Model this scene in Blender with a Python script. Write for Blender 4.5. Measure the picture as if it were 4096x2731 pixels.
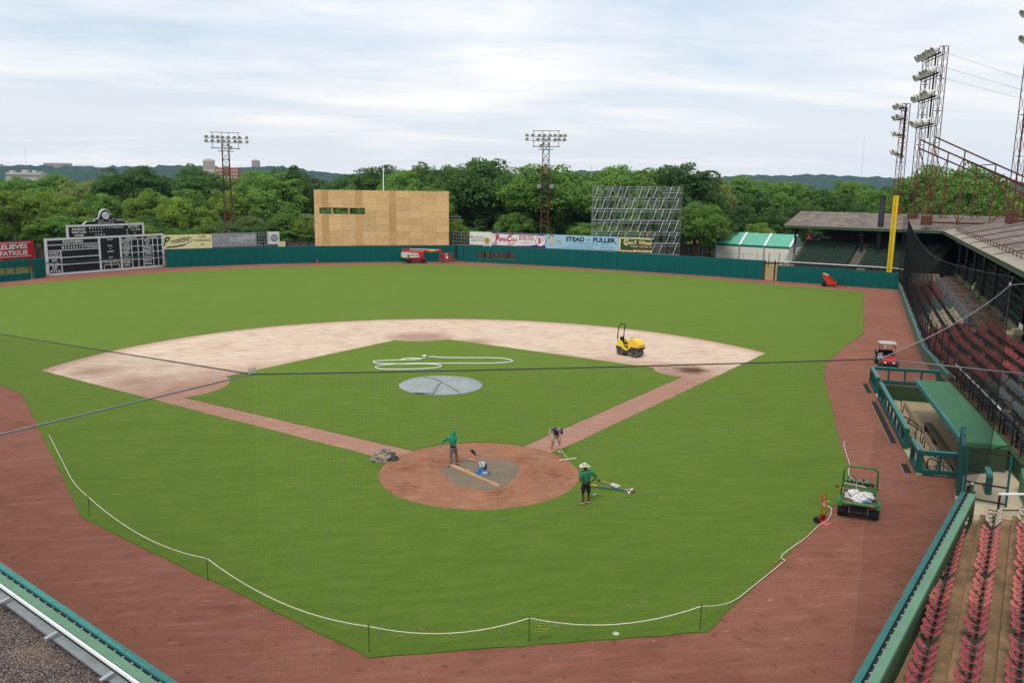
import bpy, bmesh, math, random
import numpy as np
from mathutils import Vector, Matrix
from mathutils.geometry import tessellate_polygon
random.seed(7); RNG = np.random.default_rng(11)
for o in list(bpy.data.objects): bpy.data.objects.remove(o)
SC = bpy.context.scene; COL = SC.collection
R = math.radians

# ------------------------------------------------------------------ camera
CAM = Vector((-5.561, -37.849, 13.373)); YAW, PITCH, ROLL = 0.1836, 0.1814, 0.0134
def cam_axes():
    fw = Vector((math.sin(YAW)*math.cos(PITCH), math.cos(YAW)*math.cos(PITCH), -math.sin(PITCH)))
    rt = Vector((math.cos(YAW), -math.sin(YAW), 0)); up = rt.cross(fw)
    return (rt*math.cos(ROLL)+up*math.sin(ROLL), up*math.cos(ROLL)-rt*math.sin(ROLL), fw)
cd = bpy.data.cameras.new('camera'); cam = bpy.data.objects.new('camera', cd); COL.objects.link(cam)
_r, _u, _f = cam_axes()
cam.matrix_world = Matrix(((_r.x, _u.x, -_f.x, CAM.x), (_r.y, _u.y, -_f.y, CAM.y), (_r.z, _u.z, -_f.z, CAM.z), (0, 0, 0, 1)))
cd.sensor_width = 36; cd.sensor_fit = 'HORIZONTAL'; cd.lens = 29.785; cd.clip_start = 0.2; cd.clip_end = 30000
SC.camera = cam

# ------------------------------------------------------------------ sky and sun
SUN_EL, SUN_AZ = R(58), R(215)          # azimuth measured from +Y towards +X
W = bpy.data.worlds.new('World'); SC.world = W; W.use_nodes = True
nt = W.node_tree; N = nt.nodes; L = nt.links; N.clear()
def nd(t, **k):
    n = N.new(t)
    for a, b in k.items(): setattr(n, a, b)
    return n
out = nd('ShaderNodeOutputWorld'); bg = nd('ShaderNodeBackground'); L.new(bg.outputs[0], out.inputs[0])
sky = nd('ShaderNodeTexSky', sky_type='NISHITA', sun_disc=False, sun_elevation=SUN_EL, sun_rotation=SUN_AZ, altitude=200, air_density=1.2, dust_density=2.0, ozone_density=1.5)
geo = nd('ShaderNodeNewGeometry')
tc = nd('ShaderNodeTexCoord'); sep = nd('ShaderNodeSeparateXYZ'); L.new(tc.outputs['Generated'], sep.inputs[0])
def m2(op, a, b, clamp=False):
    n = nd('ShaderNodeMath', operation=op, use_clamp=clamp)
    for i, v in enumerate((a, b)):
        if isinstance(v, (int, float)): n.inputs[i].default_value = v
        elif v is not None: L.new(v, n.inputs[i])
    return n.outputs[0]
zz = m2('ADD', m2('MAXIMUM', sep.outputs[2], 0.0), 0.11)      # a cloud deck seen in perspective
px = m2('DIVIDE', sep.outputs[0], zz); py = m2('DIVIDE', sep.outputs[1], zz)
cmb = nd('ShaderNodeCombineXYZ'); L.new(px, cmb.inputs[0]); L.new(py, cmb.inputs[1])
def cl_noise(scale, sx, sy, detail, seed, rot=0.0, dist=0.0):
    mp = nd('ShaderNodeMapping'); mp.inputs['Scale'].default_value = (sx, sy, 1); mp.inputs['Location'].default_value = (seed, seed*1.7, 0); mp.inputs['Rotation'].default_value = (0, 0, rot)
    L.new(cmb.outputs[0], mp.inputs[0])
    n = nd('ShaderNodeTexNoise'); n.inputs['Scale'].default_value = scale; n.inputs['Detail'].default_value = detail; n.inputs['Roughness'].default_value = 0.6; n.inputs['Distortion'].default_value = dist
    L.new(mp.outputs[0], n.inputs[0]); return n.outputs[0]
na = cl_noise(0.55, 0.6, 1.1, 6, 3.1, 0.35, 0.5); nb = cl_noise(1.5, 0.5, 1.0, 7, 8.4, 0.25, 0.3)
mixn = m2('ADD', m2('MULTIPLY', na, 0.6), m2('MULTIPLY', nb, 0.4))
cr = nd('ShaderNodeValToRGB'); L.new(mixn, cr.inputs[0])
cr.color_ramp.elements[0].position = 0.36; cr.color_ramp.elements[0].color = (0.2, 0.2, 0.2, 1)
cr.color_ramp.elements[1].position = 0.60; cr.color_ramp.elements[1].color = (1, 1, 1, 1)
hz = nd('ShaderNodeMapRange'); L.new(sep.outputs[2], hz.inputs[0]); hz.inputs[1].default_value = 0.0; hz.inputs[2].default_value = 0.22; hz.inputs[3].default_value = 0.85; hz.inputs[4].default_value = 0.0
cov = m2('MAXIMUM', cr.outputs[0], hz.outputs[0])
# grey undersides of the thicker cloud
shade = nd('ShaderNodeValToRGB'); L.new(nb, shade.inputs[0])
shade.color_ramp.elements[0].position = 0.35; shade.color_ramp.elements[0].color = (0.93, 0.96, 1.0, 1)
shade.color_ramp.elements[1].position = 0.62; shade.color_ramp.elements[1].color = (1.10, 1.09, 1.08, 1)
warm = nd('ShaderNodeMixRGB'); L.new(hz.outputs[0], warm.inputs[0]); L.new(shade.outputs[0], warm.inputs[1]); warm.inputs[2].default_value = (1.12, 1.08, 1.02, 1)
skyd = nd('ShaderNodeMixRGB', blend_type='MULTIPLY'); skyd.inputs[0].default_value = 1.0; L.new(sky.outputs[0], skyd.inputs[1]); skyd.inputs[2].default_value = (0.13, 0.13, 0.13, 1)
skyp = nd('ShaderNodeMixRGB'); skyp.inputs[0].default_value = 0.7; L.new(skyd.outputs[0], skyp.inputs[1]); skyp.inputs[2].default_value = (0.64, 0.79, 0.97, 1)
mx = nd('ShaderNodeMixRGB'); L.new(cov, mx.inputs[0]); L.new(skyp.outputs[0], mx.inputs[1]); L.new(warm.outputs[0], mx.inputs[2])
L.new(mx.outputs[0], bg.inputs[0]); bg.inputs[1].default_value = 1.0

ld = bpy.data.lights.new('sun', 'SUN'); sun = bpy.data.objects.new('sun', ld); COL.objects.link(sun)
ld.energy = 2.2; ld.angle = R(16); ld.color = (1.0, 0.96, 0.90)
sd = Vector((math.sin(SUN_AZ)*math.cos(SUN_EL), math.cos(SUN_AZ)*math.cos(SUN_EL), math.sin(SUN_EL)))
sun.rotation_euler = sd.to_track_quat('Z', 'Y').to_euler(); sun.location = (0, 0, 60)
SC.view_settings.view_transform = 'Standard'; SC.view_settings.look = 'None'; SC.view_settings.exposure = 0.0; SC.view_settings.gamma = 1.0
SC.render.engine = 'CYCLES'; SC.cycles.max_bounces = 6; SC.cycles.diffuse_bounces = 3; SC.cycles.transparent_max_bounces = 12
SC.cycles.volume_bounces = 0; SC.cycles.use_denoising = True
try: SC.cycles.denoiser = 'OPENIMAGEDENOISE'
except Exception: pass

# ------------------------------------------------------------------ materials
def lin(c): return tuple((v/12.92 if v <= 0.04045 else ((v+0.055)/1.055)**2.4) for v in (x/255.0 for x in c))
MATS = {}
def mat(name, c, rough=0.7, var=0.12, vs=3.0, bump=0.0, bs=30.0, metal=0.0, c2=None, k=0.85, stretch=None, spec=0.3, trans=0.0, detail=5.0, coords='Object'):
    """c: seen sRGB colour; k turns it into a base colour; var / c2: mottling by noise"""
    if name in MATS: return MATS[name]
    m = bpy.data.materials.new(name); m.use_nodes = True; n_ = m.node_tree.nodes; l_ = m.node_tree.links
    b = n_['Principled BSDF']; base = [v*k for v in lin(c)]
    b.inputs['Roughness'].default_value = rough; b.inputs['Metallic'].default_value = metal
    b.inputs['Specular IOR Level'].default_value = spec
    t = n_.new('ShaderNodeTexCoord'); src = t.outputs[coords]
    if stretch:
        mp = n_.new('ShaderNodeMapping'); mp.inputs['Scale'].default_value = stretch; l_.new(src, mp.inputs[0]); src = mp.outputs[0]
    nz = n_.new('ShaderNodeTexNoise'); nz.inputs['Scale'].default_value = vs; nz.inputs['Detail'].default_value = detail; nz.inputs['Roughness'].default_value = 0.65
    l_.new(src, nz.inputs[0])
    rp = n_.new('ShaderNodeValToRGB'); l_.new(nz.outputs[0], rp.inputs[0])
    lo = [v*(1-var) for v in base] if c2 is None else [v*k for v in lin(c2)]
    hi = [min(v*(1+var), 1) for v in base]
    rp.color_ramp.elements[0].position = 0.32; rp.color_ramp.elements[1].position = 0.68
    rp.color_ramp.elements[0].color = (*lo, 1); rp.color_ramp.elements[1].color = (*hi, 1)
    l_.new(rp.outputs[0], b.inputs['Base Color'])
    if bump:
        nb_ = n_.new('ShaderNodeTexNoise'); nb_.inputs['Scale'].default_value = bs; nb_.inputs['Detail'].default_value = 6; l_.new(src, nb_.inputs[0])
        bp = n_.new('ShaderNodeBump'); bp.inputs['Strength'].default_value = bump; bp.inputs['Distance'].default_value = 0.02
        l_.new(nb_.outputs[0], bp.inputs['Height']); l_.new(bp.outputs[0], b.inputs['Normal'])
    if trans: b.inputs['Transmission Weight'].default_value = trans
    MATS[name] = m; return m
TEAL = mat('teal_pad', (8, 92, 88), 0.6, 0.10, 0.9, 0.15, 6, k=0.85, spec=0.15)
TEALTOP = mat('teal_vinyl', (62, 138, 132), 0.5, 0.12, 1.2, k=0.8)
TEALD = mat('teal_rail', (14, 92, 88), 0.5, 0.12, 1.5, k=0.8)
GREENC = mat('green_painted_concrete', (108, 150, 122), 0.75, 0.10, 1.5, 0.2, 20, k=0.75)
GREENW = mat('dark_green_wall', (62, 92, 62), 0.8, 0.2, 1.0, 0.2, 15, k=0.8)
BLACK = mat('black_paint', (28, 28, 30), 0.6, 0.2, 5)
BLACKRUB = mat('black_rubber', (34, 33, 33), 0.85, 0.2, 8)
ALU = mat('aluminium', (190, 194, 198), 0.42, 0.06, 4, metal=0.7, k=0.95)
GALV = mat('galvanised_steel', (150, 155, 158), 0.5, 0.15, 2, metal=0.35, k=0.9)
WHITEP = mat('white_paint', (225, 226, 228), 0.55, 0.05, 1.0, k=0.95)
RUST = mat('rusty_steel', (118, 72, 55), 0.9, 0.3, 1.2, 0.2, 14, c2=(70, 48, 42), k=0.8)
RUSTD = mat('dark_rusty_steel', (78, 55, 48), 0.9, 0.3, 1.0, c2=(52, 44, 42), k=0.8)
CONC = mat('concrete', (196, 180, 152), 0.85, 0.12, 0.8, 0.2, 25, k=0.75)
CONCB = mat('brown_stained_concrete', (135, 104, 76), 0.85, 0.2, 0.5, 0.3, 20, c2=(92, 78, 62), k=0.75)
WOODD = mat('weathered_boards', (104, 92, 80), 0.9, 0.25, 2.0, 0.3, 10, c2=(62, 56, 50), stretch=(2, 2, 0.25), k=0.8)
RED = mat('red_paint', (190, 34, 34), 0.4, 0.10, 3, k=0.9)
YEL = mat('yellow_paint', (238, 205, 30), 0.45, 0.06, 3, k=0.9)
GRND = mat('dark_machine_grey', (62, 62, 60), 0.55, 0.15, 6)

# ------------------------------------------------------------------ builders
class MB:
    def __init__(s): s.v = []; s.f = []; s.g = []
    def add(s, vs, fs):
        s.g.append((len(s.v), len(s.f))); b = len(s.v); s.v += [tuple(p) for p in vs]; s.f += [tuple(i+b for i in f) for f in fs]; return s
    def box(s, c, d, rz=0.0, rx=0.0, ry=0.0):
        M = Matrix.Rotation(rz, 3, 'Z') @ Matrix.Rotation(ry, 3, 'Y') @ Matrix.Rotation(rx, 3, 'X'); c = Vector(c); h = [x/2 for x in d]
        vs = [c + M @ Vector((h[0]*i, h[1]*j, h[2]*k)) for i in (-1, 1) for j in (-1, 1) for k in (-1, 1)]
        return s.add(vs, [(0, 1, 3, 2), (4, 6, 7, 5), (0, 4, 5, 1), (2, 3, 7, 6), (0, 2, 6, 4), (1, 5, 7, 3)])
    def bbox(s, c, d, b=0.03, rz=0.0):
        """box with chamfered vertical and top edges"""
        hx, hy, hz_ = d[0]/2, d[1]/2, d[2]/2; M = Matrix.Rotation(rz, 3, 'Z'); c = Vector(c)
        def ring(x, y, z, e): return [(-x+e, -y, z), (x-e, -y, z), (x, -y+e, z), (x, y-e, z), (x-e, y, z), (-x+e, y, z), (-x, y-e, z), (-x, -y+e, z)]
        rg = ring(hx, hy, -hz_, b) + ring(hx, hy, hz_-b, b) + ring(hx-b, hy-b, hz_, b*0.6)
        vs = [c + M @ Vector(p) for p in rg]; fs = [tuple(range(7, -1, -1)), tuple(range(16, 24))]
        for k in (0, 8):
            for i in range(8): fs.append((k+i, k+(i+1) % 8, k+8+(i+1) % 8, k+8+i))
        return s.add(vs, fs)
    def bar(s, a, b, w, h=None, up=(0, 0, 1)):
        a = Vector(a); b = Vector(b); h = h or w; d = (b-a).normalized(); U = Vector(up)
        if abs(d.dot(U)) > 0.98: U = Vector((0, 1, 0))
        x = d.cross(U).normalized()*(w/2); z = x.cross(d).normalized()*(h/2)
        vs = [p + i*x + j*z for p in (a, b) for i, j in ((-1, -1), (1, -1), (1, 1), (-1, 1))]
        return s.add(vs, [(3, 2, 1, 0), (4, 5, 6, 7)] + [(i, (i+1) % 4, 4+(i+1) % 4, 4+i) for i in range(4)])
    def tube(s, a, b, r, n=8, r2=None, caps=True):
        a = Vector(a); b = Vector(b); d = (b-a).normalized(); U = Vector((0, 0, 1)) if abs(d.z) < 0.95 else Vector((1, 0, 0))
        x = d.cross(U).normalized(); y = x.cross(d); r2 = r if r2 is None else r2; vs = []
        for p, q in ((a, r), (b, r2)):
            for i in range(n):
                t = 2*math.pi*i/n; vs.append(p + x*(q*math.cos(t)) + y*(q*math.sin(t)))
        fs = [(i, (i+1) % n, n+(i+1) % n, n+i) for i in range(n)]
        if caps: fs += [tuple(range(n-1, -1, -1)), tuple(range(n, 2*n))]
        return s.add(vs, fs)
    def path(s, pts, r, n=6, closed=False):
        pts = [Vector(p) for p in pts]; m = len(pts); vs = []
        for i, p in enumerate(pts):
            a = pts[(i-1) % m] if closed or i else p; b = pts[(i+1) % m] if closed or i < m-1 else p
            d = (b-a).normalized(); U = Vector((0, 0, 1)) if abs(d.z) < 0.95 else Vector((1, 0, 0))
            x = d.cross(U).normalized(); y = x.cross(d)
            for k in range(n):
                t = 2*math.pi*k/n; vs.append(p + x*(r*math.cos(t)) + y*(r*math.sin(t)))
        fs = [(i*n+k, i*n+(k+1) % n, ((i+1) % m)*n+(k+1) % n, ((i+1) % m)*n+k) for i in range(m if closed else m-1) for k in range(n)]
        if not closed: fs += [tuple(range(n-1, -1, -1)), tuple(range((m-1)*n, m*n))]
        return s.add(vs, fs)
    def lathe(s, prof, o=(0, 0, 0), n=16, axis=(0, 0, 1)):
        """prof: (r, h) along axis"""
        d = Vector(axis).normalized(); U = Vector((0, 0, 1)) if abs(d.z) < 0.95 else Vector((1, 0, 0)); x = d.cross(U).normalized(); y = x.cross(d); o = Vector(o); vs = []
        for r, h in prof:
            for i in range(n):
                t = 2*math.pi*i/n; vs.append(o + d*h + x*(r*math.cos(t)) + y*(r*math.sin(t)))
        fs = [(j*n+i, j*n+(i+1) % n, (j+1)*n+(i+1) % n, (j+1)*n+i) for j in range(len(prof)-1) for i in range(n)]
        fs += [tuple(range(n-1, -1, -1)), tuple(range((len(prof)-1)*n, len(prof)*n))]
        return s.add(vs, fs)
    def prism(s, pts, axis, a, b):
        """pts 2D polygon; axis 'x','y','z' extruded from a to b. x:(y,z) y:(x,z) z:(x,y)"""
        def P(p, t): return {'x': (t, p[0], p[1]), 'y': (p[0], t, p[1]), 'z': (p[0], p[1], t)}[axis]
        n = len(pts); vs = [P(p, a) for p in pts] + [P(p, b) for p in pts]
        tri = tessellate_polygon([[Vector((p[0], p[1], 0)) for p in pts]])
        fs = [tuple(t) for t in tri] + [tuple(i+n for i in t[::-1]) for t in tri] + [(i, (i+1) % n, n+(i+1) % n, n+i) for i in range(n)]
        return s.add(vs, fs)
    def quad(s, *p): return s.add(p, [tuple(range(len(p)))])
    def split(s, name, m, parent=None, smooth=False):
        """every primitive added becomes an object of its own"""
        res = []
        for i, (a, c) in enumerate(s.g):
            a1, c1 = s.g[i+1] if i+1 < len(s.g) else (len(s.v), len(s.f))
            q = MB(); q.add(s.v[a:a1], [tuple(k-a for k in f) for f in s.f[c:c1]]); res.append(q.build(name, m, parent, smooth=smooth))
        return res
    def mesh(s, name):
        me = bpy.data.meshes.new(name); me.from_pydata(s.v, [], s.f); bm = bmesh.new(); bm.from_mesh(me)
        bmesh.ops.recalc_face_normals(bm, faces=bm.faces); bm.to_mesh(me); bm.free(); return me
    def build(s, name, m, parent=None, world=False, smooth=False, label=None, kind=None):
        """world: vertices are world coordinates and are moved into the parent's frame"""
        if world and parent is not None:
            l = parent.get('_o', None); q = Vector(l) if l else parent.location; s.v = [(a-q[0], b-q[1], c-q[2]) for a, b, c in s.v]
        me = s.mesh(name); me.materials.append(m)
        if smooth:
            me.polygons.foreach_set('use_smooth', [True]*len(me.polygons))
        o = bpy.data.objects.new(name, me); COL.objects.link(o); o.parent = parent
        if label: o['label'] = label
        if name.endswith('lettering') or kind: o['kind'] = kind or 'stuff'
        return o
def thing(name, label, cat, loc=(0, 0, 0), rz=0.0, group=None):
    o = bpy.data.objects.new(name, None); o.empty_display_size = 0.2; COL.objects.link(o); o.location = loc; o.rotation_euler = (0, 0, rz)
    o['label'] = label; o['category'] = cat
    if group: o['group'] = group
    return o
def tag(o, label, cat, group=None):
    o['label'] = label; o['category'] = cat
    if group: o['group'] = group
    return o
def struct(o, kind='structure'): o['kind'] = kind; return o
def inst(name, me, m, parent, loc=(0, 0, 0), rot=None, scale=None):
    """one more object on shared mesh data"""
    o = bpy.data.objects.new(name, me); COL.objects.link(o); o.parent = parent; o.location = loc
    if rot is not None:
        if len(rot) == 4: o.rotation_mode = 'QUATERNION'; o.rotation_quaternion = rot
        else: o.rotation_euler = rot
    if scale is not None: o.scale = scale
    if m is not None:
        if not me.materials: me.materials.append(m)
        if me.materials[0] is not m: o.material_slots[0].link = 'OBJECT'; o.material_slots[0].material = m
    return o
_U = {}
def unit(kind):
    if kind not in _U:
        b = MB()
        if kind == 'rod': b.tube((0, 0, 0), (0, 0, 1), 1.0, 6)
        else: b.box((0, 0, 0.5), (1, 1, 1))
        me = b.mesh('unit_'+kind); _U[kind] = me
    return _U[kind]
def rod(name, a, b, r, m, parent, kind='rod'):
    """a bar as its own object on a shared unit mesh (parent frame unrotated, coordinates local)"""
    a = Vector(a); b = Vector(b); d = b-a
    me = unit(kind).copy() if False else unit(kind)
    key = (kind, m.name)
    if key not in _U: c = me.copy(); c.materials.append(m); _U[key] = c
    rr = r if isinstance(r, tuple) else (r, r)
    return inst(name, _U[key], None, parent, a, d.to_track_quat('Z', 'Y'), (rr[0], rr[1], d.length))
def text_into(mb, s, x, z, w=None, h=1.0, y=0.0, bold=0.0, shear=0.0, align='C', thick=0.0):
    """flat letters in the local xz plane (reading along +x), fitted to width w and height h, centre / left at x, bottom at z"""
    cu = bpy.data.curves.new('t', 'FONT'); cu.body = s; cu.size = 1.0; cu.offset = bold; cu.shear = shear; cu.resolution_u = 3
    ob = bpy.data.objects.new('t', cu); me = ob.to_mesh()
    P = [v.co.copy() for v in me.vertices]; F = [tuple(p.vertices) for p in me.polygons]; ob.to_mesh_clear(); bpy.data.objects.remove(ob); bpy.data.curves.remove(cu)
    if not P: return mb
    x0 = min(p.x for p in P); x1 = max(p.x for p in P); y0 = min(p.y for p in P); y1 = max(p.y for p in P)
    sy = h/(y1-y0); sx = (w/(x1-x0)) if w else sy; off = {'C': -(x0+x1)/2*sx, 'L': -x0*sx, 'R': -x1*sx}[align]
    return mb.add([(x+off+p.x*sx, y, z+(p.y-y0)*sy) for p in P], F)
def ordn(i):
    return ['first', 'second', 'third', 'fourth', 'fifth', 'sixth', 'seventh', 'eighth', 'ninth', 'tenth'][i-1] if i <= 10 else '%d%s' % (i, {1: 'st', 2: 'nd', 3: 'rd'}.get(i % 10, 'th') if i % 100 not in (11, 12, 13) else 'th')
# ------------------------------------------------------------------ ground sheets
def sheet(name, outer, holes, z, m, lip=None):
    loops = [[Vector((x, y, 0)) for x, y in outer]] + [[Vector((x, y, 0)) for x, y in h] for h in holes]
    tri = tessellate_polygon(loops); P = [p for l in loops for p in l]; b = MB()
    b.add([(p.x, p.y, z) for p in P], [tuple(t) for t in tri])
    if lip is not None:
        for l in loops:
            n = len(l)
            for i in range(n):
                a, c = l[i], l[(i+1) % n]; b.add([(a.x, a.y, z), (c.x, c.y, z), (c.x, c.y, lip), (a.x, a.y, lip)], [(0, 1, 2, 3)])
    me = bpy.data.meshes.new(name); me.from_pydata(b.v, [], b.f); bm = bmesh.new(); bm.from_mesh(me)
    for f in bm.faces:
        f.normal_update()
        if f.normal.z < -0.5: f.normal_flip()
    bm.to_mesh(me); bm.free(); me.materials.append(m)
    o = bpy.data.objects.new(name, me); COL.objects.link(o); return struct(o)
def arc(cx, cy, r, a0, a1, n=24): return [(cx+r*math.cos(a0+(a1-a0)*i/n), cy+r*math.sin(a0+(a1-a0)*i/n)) for i in range(n+1)]

def ground_mat(name, cols, scales, rough=0.95, bump=0.3, bs=40, k=0.82, stretch=(1, 1, 1), extra=None, sheen=0.0, grain=(0.7, 1.24), tint=(0.72, 0.92, 0.16, 1)):
    """three-tone mottled ground: broad patches, medium mottling, fine grain; extra(n_, l_, colour socket, coords) adds stains"""
    m = bpy.data.materials.new(name); m.use_nodes = True; n_ = m.node_tree.nodes; l_ = m.node_tree.links; b = n_['Principled BSDF']
    b.inputs['Roughness'].default_value = rough; b.inputs['Specular IOR Level'].default_value = 0.1
    t = n_.new('ShaderNodeTexCoord'); mp = n_.new('ShaderNodeMapping'); mp.inputs['Scale'].default_value = stretch; l_.new(t.outputs['Object'], mp.inputs[0])
    def nz(s, d=6, r=0.65):
        n = n_.new('ShaderNodeTexNoise'); n.inputs['Scale'].default_value = s; n.inputs['Detail'].default_value = d; n.inputs['Roughness'].default_value = r; l_.new(mp.outputs[0], n.inputs[0]); return n.outputs[0]
    def ramp(src, p0, p1):
        r = n_.new('ShaderNodeMapRange'); l_.new(src, r.inputs[0]); r.inputs[1].default_value = p0; r.inputs[2].default_value = p1; return r.outputs[0]
    def mix(f, a, c, mode='MIX'):
        x = n_.new('ShaderNodeMixRGB'); x.blend_type = mode
        if isinstance(f, float): x.inputs[0].default_value = f
        else: l_.new(f, x.inputs[0])
        for i, s in ((1, a), (2, c)):
            if isinstance(s, tuple): x.inputs[i].default_value = (*s[:3], 1)
            else: l_.new(s, x.inputs[i])
        return x.outputs[0]
    C = [tuple(v*k for v in lin(c)) for c in cols]
    col = mix(ramp(nz(scales[0]), 0.36, 0.64), C[0], C[1]); col = mix(ramp(nz(scales[1]), 0.52, 0.72), col, C[2])
    gr = ramp(nz(scales[2], 3), 0.2, 0.8)
    gm = n_.new('ShaderNodeMapRange'); l_.new(gr, gm.inputs[0]); gm.inputs[3].default_value = grain[0]; gm.inputs[4].default_value = grain[1]
    cb = n_.new('ShaderNodeCombineXYZ'); [l_.new(gm.outputs[0], cb.inputs[i]) for i in range(3)]
    if extra: col = extra(n_, l_, col, t.outputs['Object'], mix, ramp, nz)
    col = mix(1.0, col, cb.outputs[0], 'MULTIPLY'); l_.new(col, b.inputs['Base Color'])
    if bump:
        bp = n_.new('ShaderNodeBump'); bp.inputs['Strength'].default_value = bump; bp.inputs['Distance'].default_value = 0.03; l_.new(nz(bs, 4), bp.inputs['Height']); l_.new(bp.outputs[0], b.inputs['Normal'])
    if sheen: b.inputs['Sheen Weight'].default_value = sheen; b.inputs['Sheen Roughness'].default_value = 0.6; b.inputs['Sheen Tint'].default_value = tint
    return m
def spot(n_, l_, co, x, y, r0, r1):
    """1 inside r0, 0 beyond r1 (metres on the ground)"""
    sb = n_.new('ShaderNodeVectorMath'); sb.operation = 'SUBTRACT'; l_.new(co, sb.inputs[0]); sb.inputs[1].default_value = (x, y, 0)
    ln = n_.new('ShaderNodeVectorMath'); ln.operation = 'LENGTH'; l_.new(sb.outputs[0], ln.inputs[0])
    nz = n_.new('ShaderNodeTexNoise'); nz.inputs['Scale'].default_value = 0.9; nz.inputs['Detail'].default_value = 5; l_.new(co, nz.inputs[0])
    ad = n_.new('ShaderNodeMath'); ad.operation = 'MULTIPLY_ADD'; l_.new(nz.outputs[0], ad.inputs[0]); ad.inputs[1].default_value = (r1-r0)*0.9; l_.new(ln.outputs[1], ad.inputs[2])
    mr = n_.new('ShaderNodeMapRange'); l_.new(ad.outputs[0], mr.inputs[0]); mr.inputs[1].default_value = r0+(r1-r0)*0.45; mr.inputs[2].default_value = r1+(r1-r0)*0.45; mr.inputs[3].default_value = 1; mr.inputs[4].default_value = 0
    return mr.outputs[0]
def stretched_noise(n_, l_, co, sc, scale, d=6):
    mp = n_.new('ShaderNodeMapping'); mp.inputs['Scale'].default_value = sc; l_.new(co, mp.inputs[0])
    n = n_.new('ShaderNodeTexNoise'); n.inputs['Scale'].default_value = scale; n.inputs['Detail'].default_value = d; l_.new(mp.outputs[0], n.inputs[0]); return n.outputs[0]
def grass_extra(n_, l_, col, co, mix, ramp, nz):
    s = stretched_noise(n_, l_, co, (0.5, 2.2, 1), 1.1)
    col = mix(ramp(s, 0.35, 0.75), col, tuple(0.45*v for v in lin((112, 142, 52))))
    s4 = stretched_noise(n_, l_, co, (0.7, 1.4, 1), 2.6, 7); col = mix(ramp(s4, 0.5, 0.9), col, tuple(0.45*v for v in lin((78, 116, 34))))
    s5 = stretched_noise(n_, l_, co, (1.0, 1.6, 1), 0.5, 9); col = mix(ramp(s5, 0.62, 0.9), col, tuple(0.45*v for v in lin((130, 146, 64))))
    s2 = stretched_noise(n_, l_, co, (0.25, 1.0, 1), 0.35, 8)
    return mix(ramp(s2, 0.55, 0.8), col, tuple(0.45*v for v in lin((78, 116, 34))))
GRASS = ground_mat('mown_grass', [(88, 130, 40), (80, 124, 34), (98, 136, 48)], (0.06, 0.5, 20), bump=0.5, bs=60, k=0.43, grain=(0.62, 1.34), extra=grass_extra, sheen=0.26)
def track_extra(n_, l_, col, co, mix, ramp, nz):
    s = stretched_noise(n_, l_, co, (1.0, 1.0, 1), 0.55, 8)
    col = mix(ramp(s, 0.56, 0.86), col, tuple(0.66*v for v in lin((112, 64, 50))))
    s2 = stretched_noise(n_, l_, co, (0.6, 1.6, 1), 2.3, 8)
    s6 = stretched_noise(n_, l_, co, (0.25, 1.1, 1), 2.4, 9); col = mix(ramp(s6, 0.48, 0.95), col, tuple(0.66*v for v in lin((178, 124, 102))))
    s3 = stretched_noise(n_, l_, co, (1.5, 1.5, 1), 1.7, 10); col = mix(ramp(s3, 0.6, 0.7), col, tuple(0.66*v for v in lin((128, 78, 62))))
    return mix(ramp(s2, 0.66, 0.76), col, tuple(0.72*v for v in lin((190, 146, 118))))
TRACK = ground_mat('red_track_clay', [(164, 106, 86), (150, 92, 74), (160, 102, 82)], (0.12, 0.8, 22), k=0.6, grain=(0.6, 1.34), sheen=0.12, tint=(1.0, 0.62, 0.48, 1), extra=track_extra, bump=0.5, bs=25)
def infield_extra(n_, l_, col, co, mix, ramp, nz):
    red = tuple(0.8*v for v in lin((176, 134, 116)))
    far = spot(n_, l_, co, 0, 0, 25.5, 31.0); col = mix(far, col, red)
    wet = tuple(0.78*v for v in lin((180, 148, 130)))
    for x, y, a, b in ((0, 36.6, 1.6, 3.6), (4.5, 34.0, 0.4, 2.2), (-20.5, 21.5, 0.2, 3.0), (-24, 25.5, 0.2, 2.6), (17.5, 21.5, 0.3, 2.2)): col = mix(spot(n_, l_, co, x, y, a, b), col, wet)
    col = mix(spot(n_, l_, co, 19.0, 20.6, 0.7, 1.6), col, tuple(0.75*v for v in lin((112, 72, 58))))
    s = stretched_noise(n_, l_, co, (0.8, 2.0, 1), 0.8, 9)
    col = mix(ramp(s, 0.5, 0.78), col, tuple(0.8*v for v in lin((188, 152, 132))))
    # a redder rim along the grass
    sb = n_.new('ShaderNodeVectorMath'); sb.operation = 'DISTANCE'; l_.new(co, sb.inputs[0]); sb.inputs[1].default_value = (0, 18.44, 0)
    mr = n_.new('ShaderNodeMapRange'); l_.new(sb.outputs['Value'], mr.inputs[0]); mr.inputs[1].default_value = 27.4; mr.inputs[2].default_value = 28.9; mr.inputs[4].default_value = 0.7
    return mix(mr.outputs[0], col, tuple(0.8*v for v in lin((178, 132, 112))))
INFIELD = ground_mat('tan_infield_dirt', [(228, 208, 186), (216, 190, 168), (226, 202, 178)], (0.25, 0.9, 24), k=0.78, extra=infield_extra)
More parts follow.
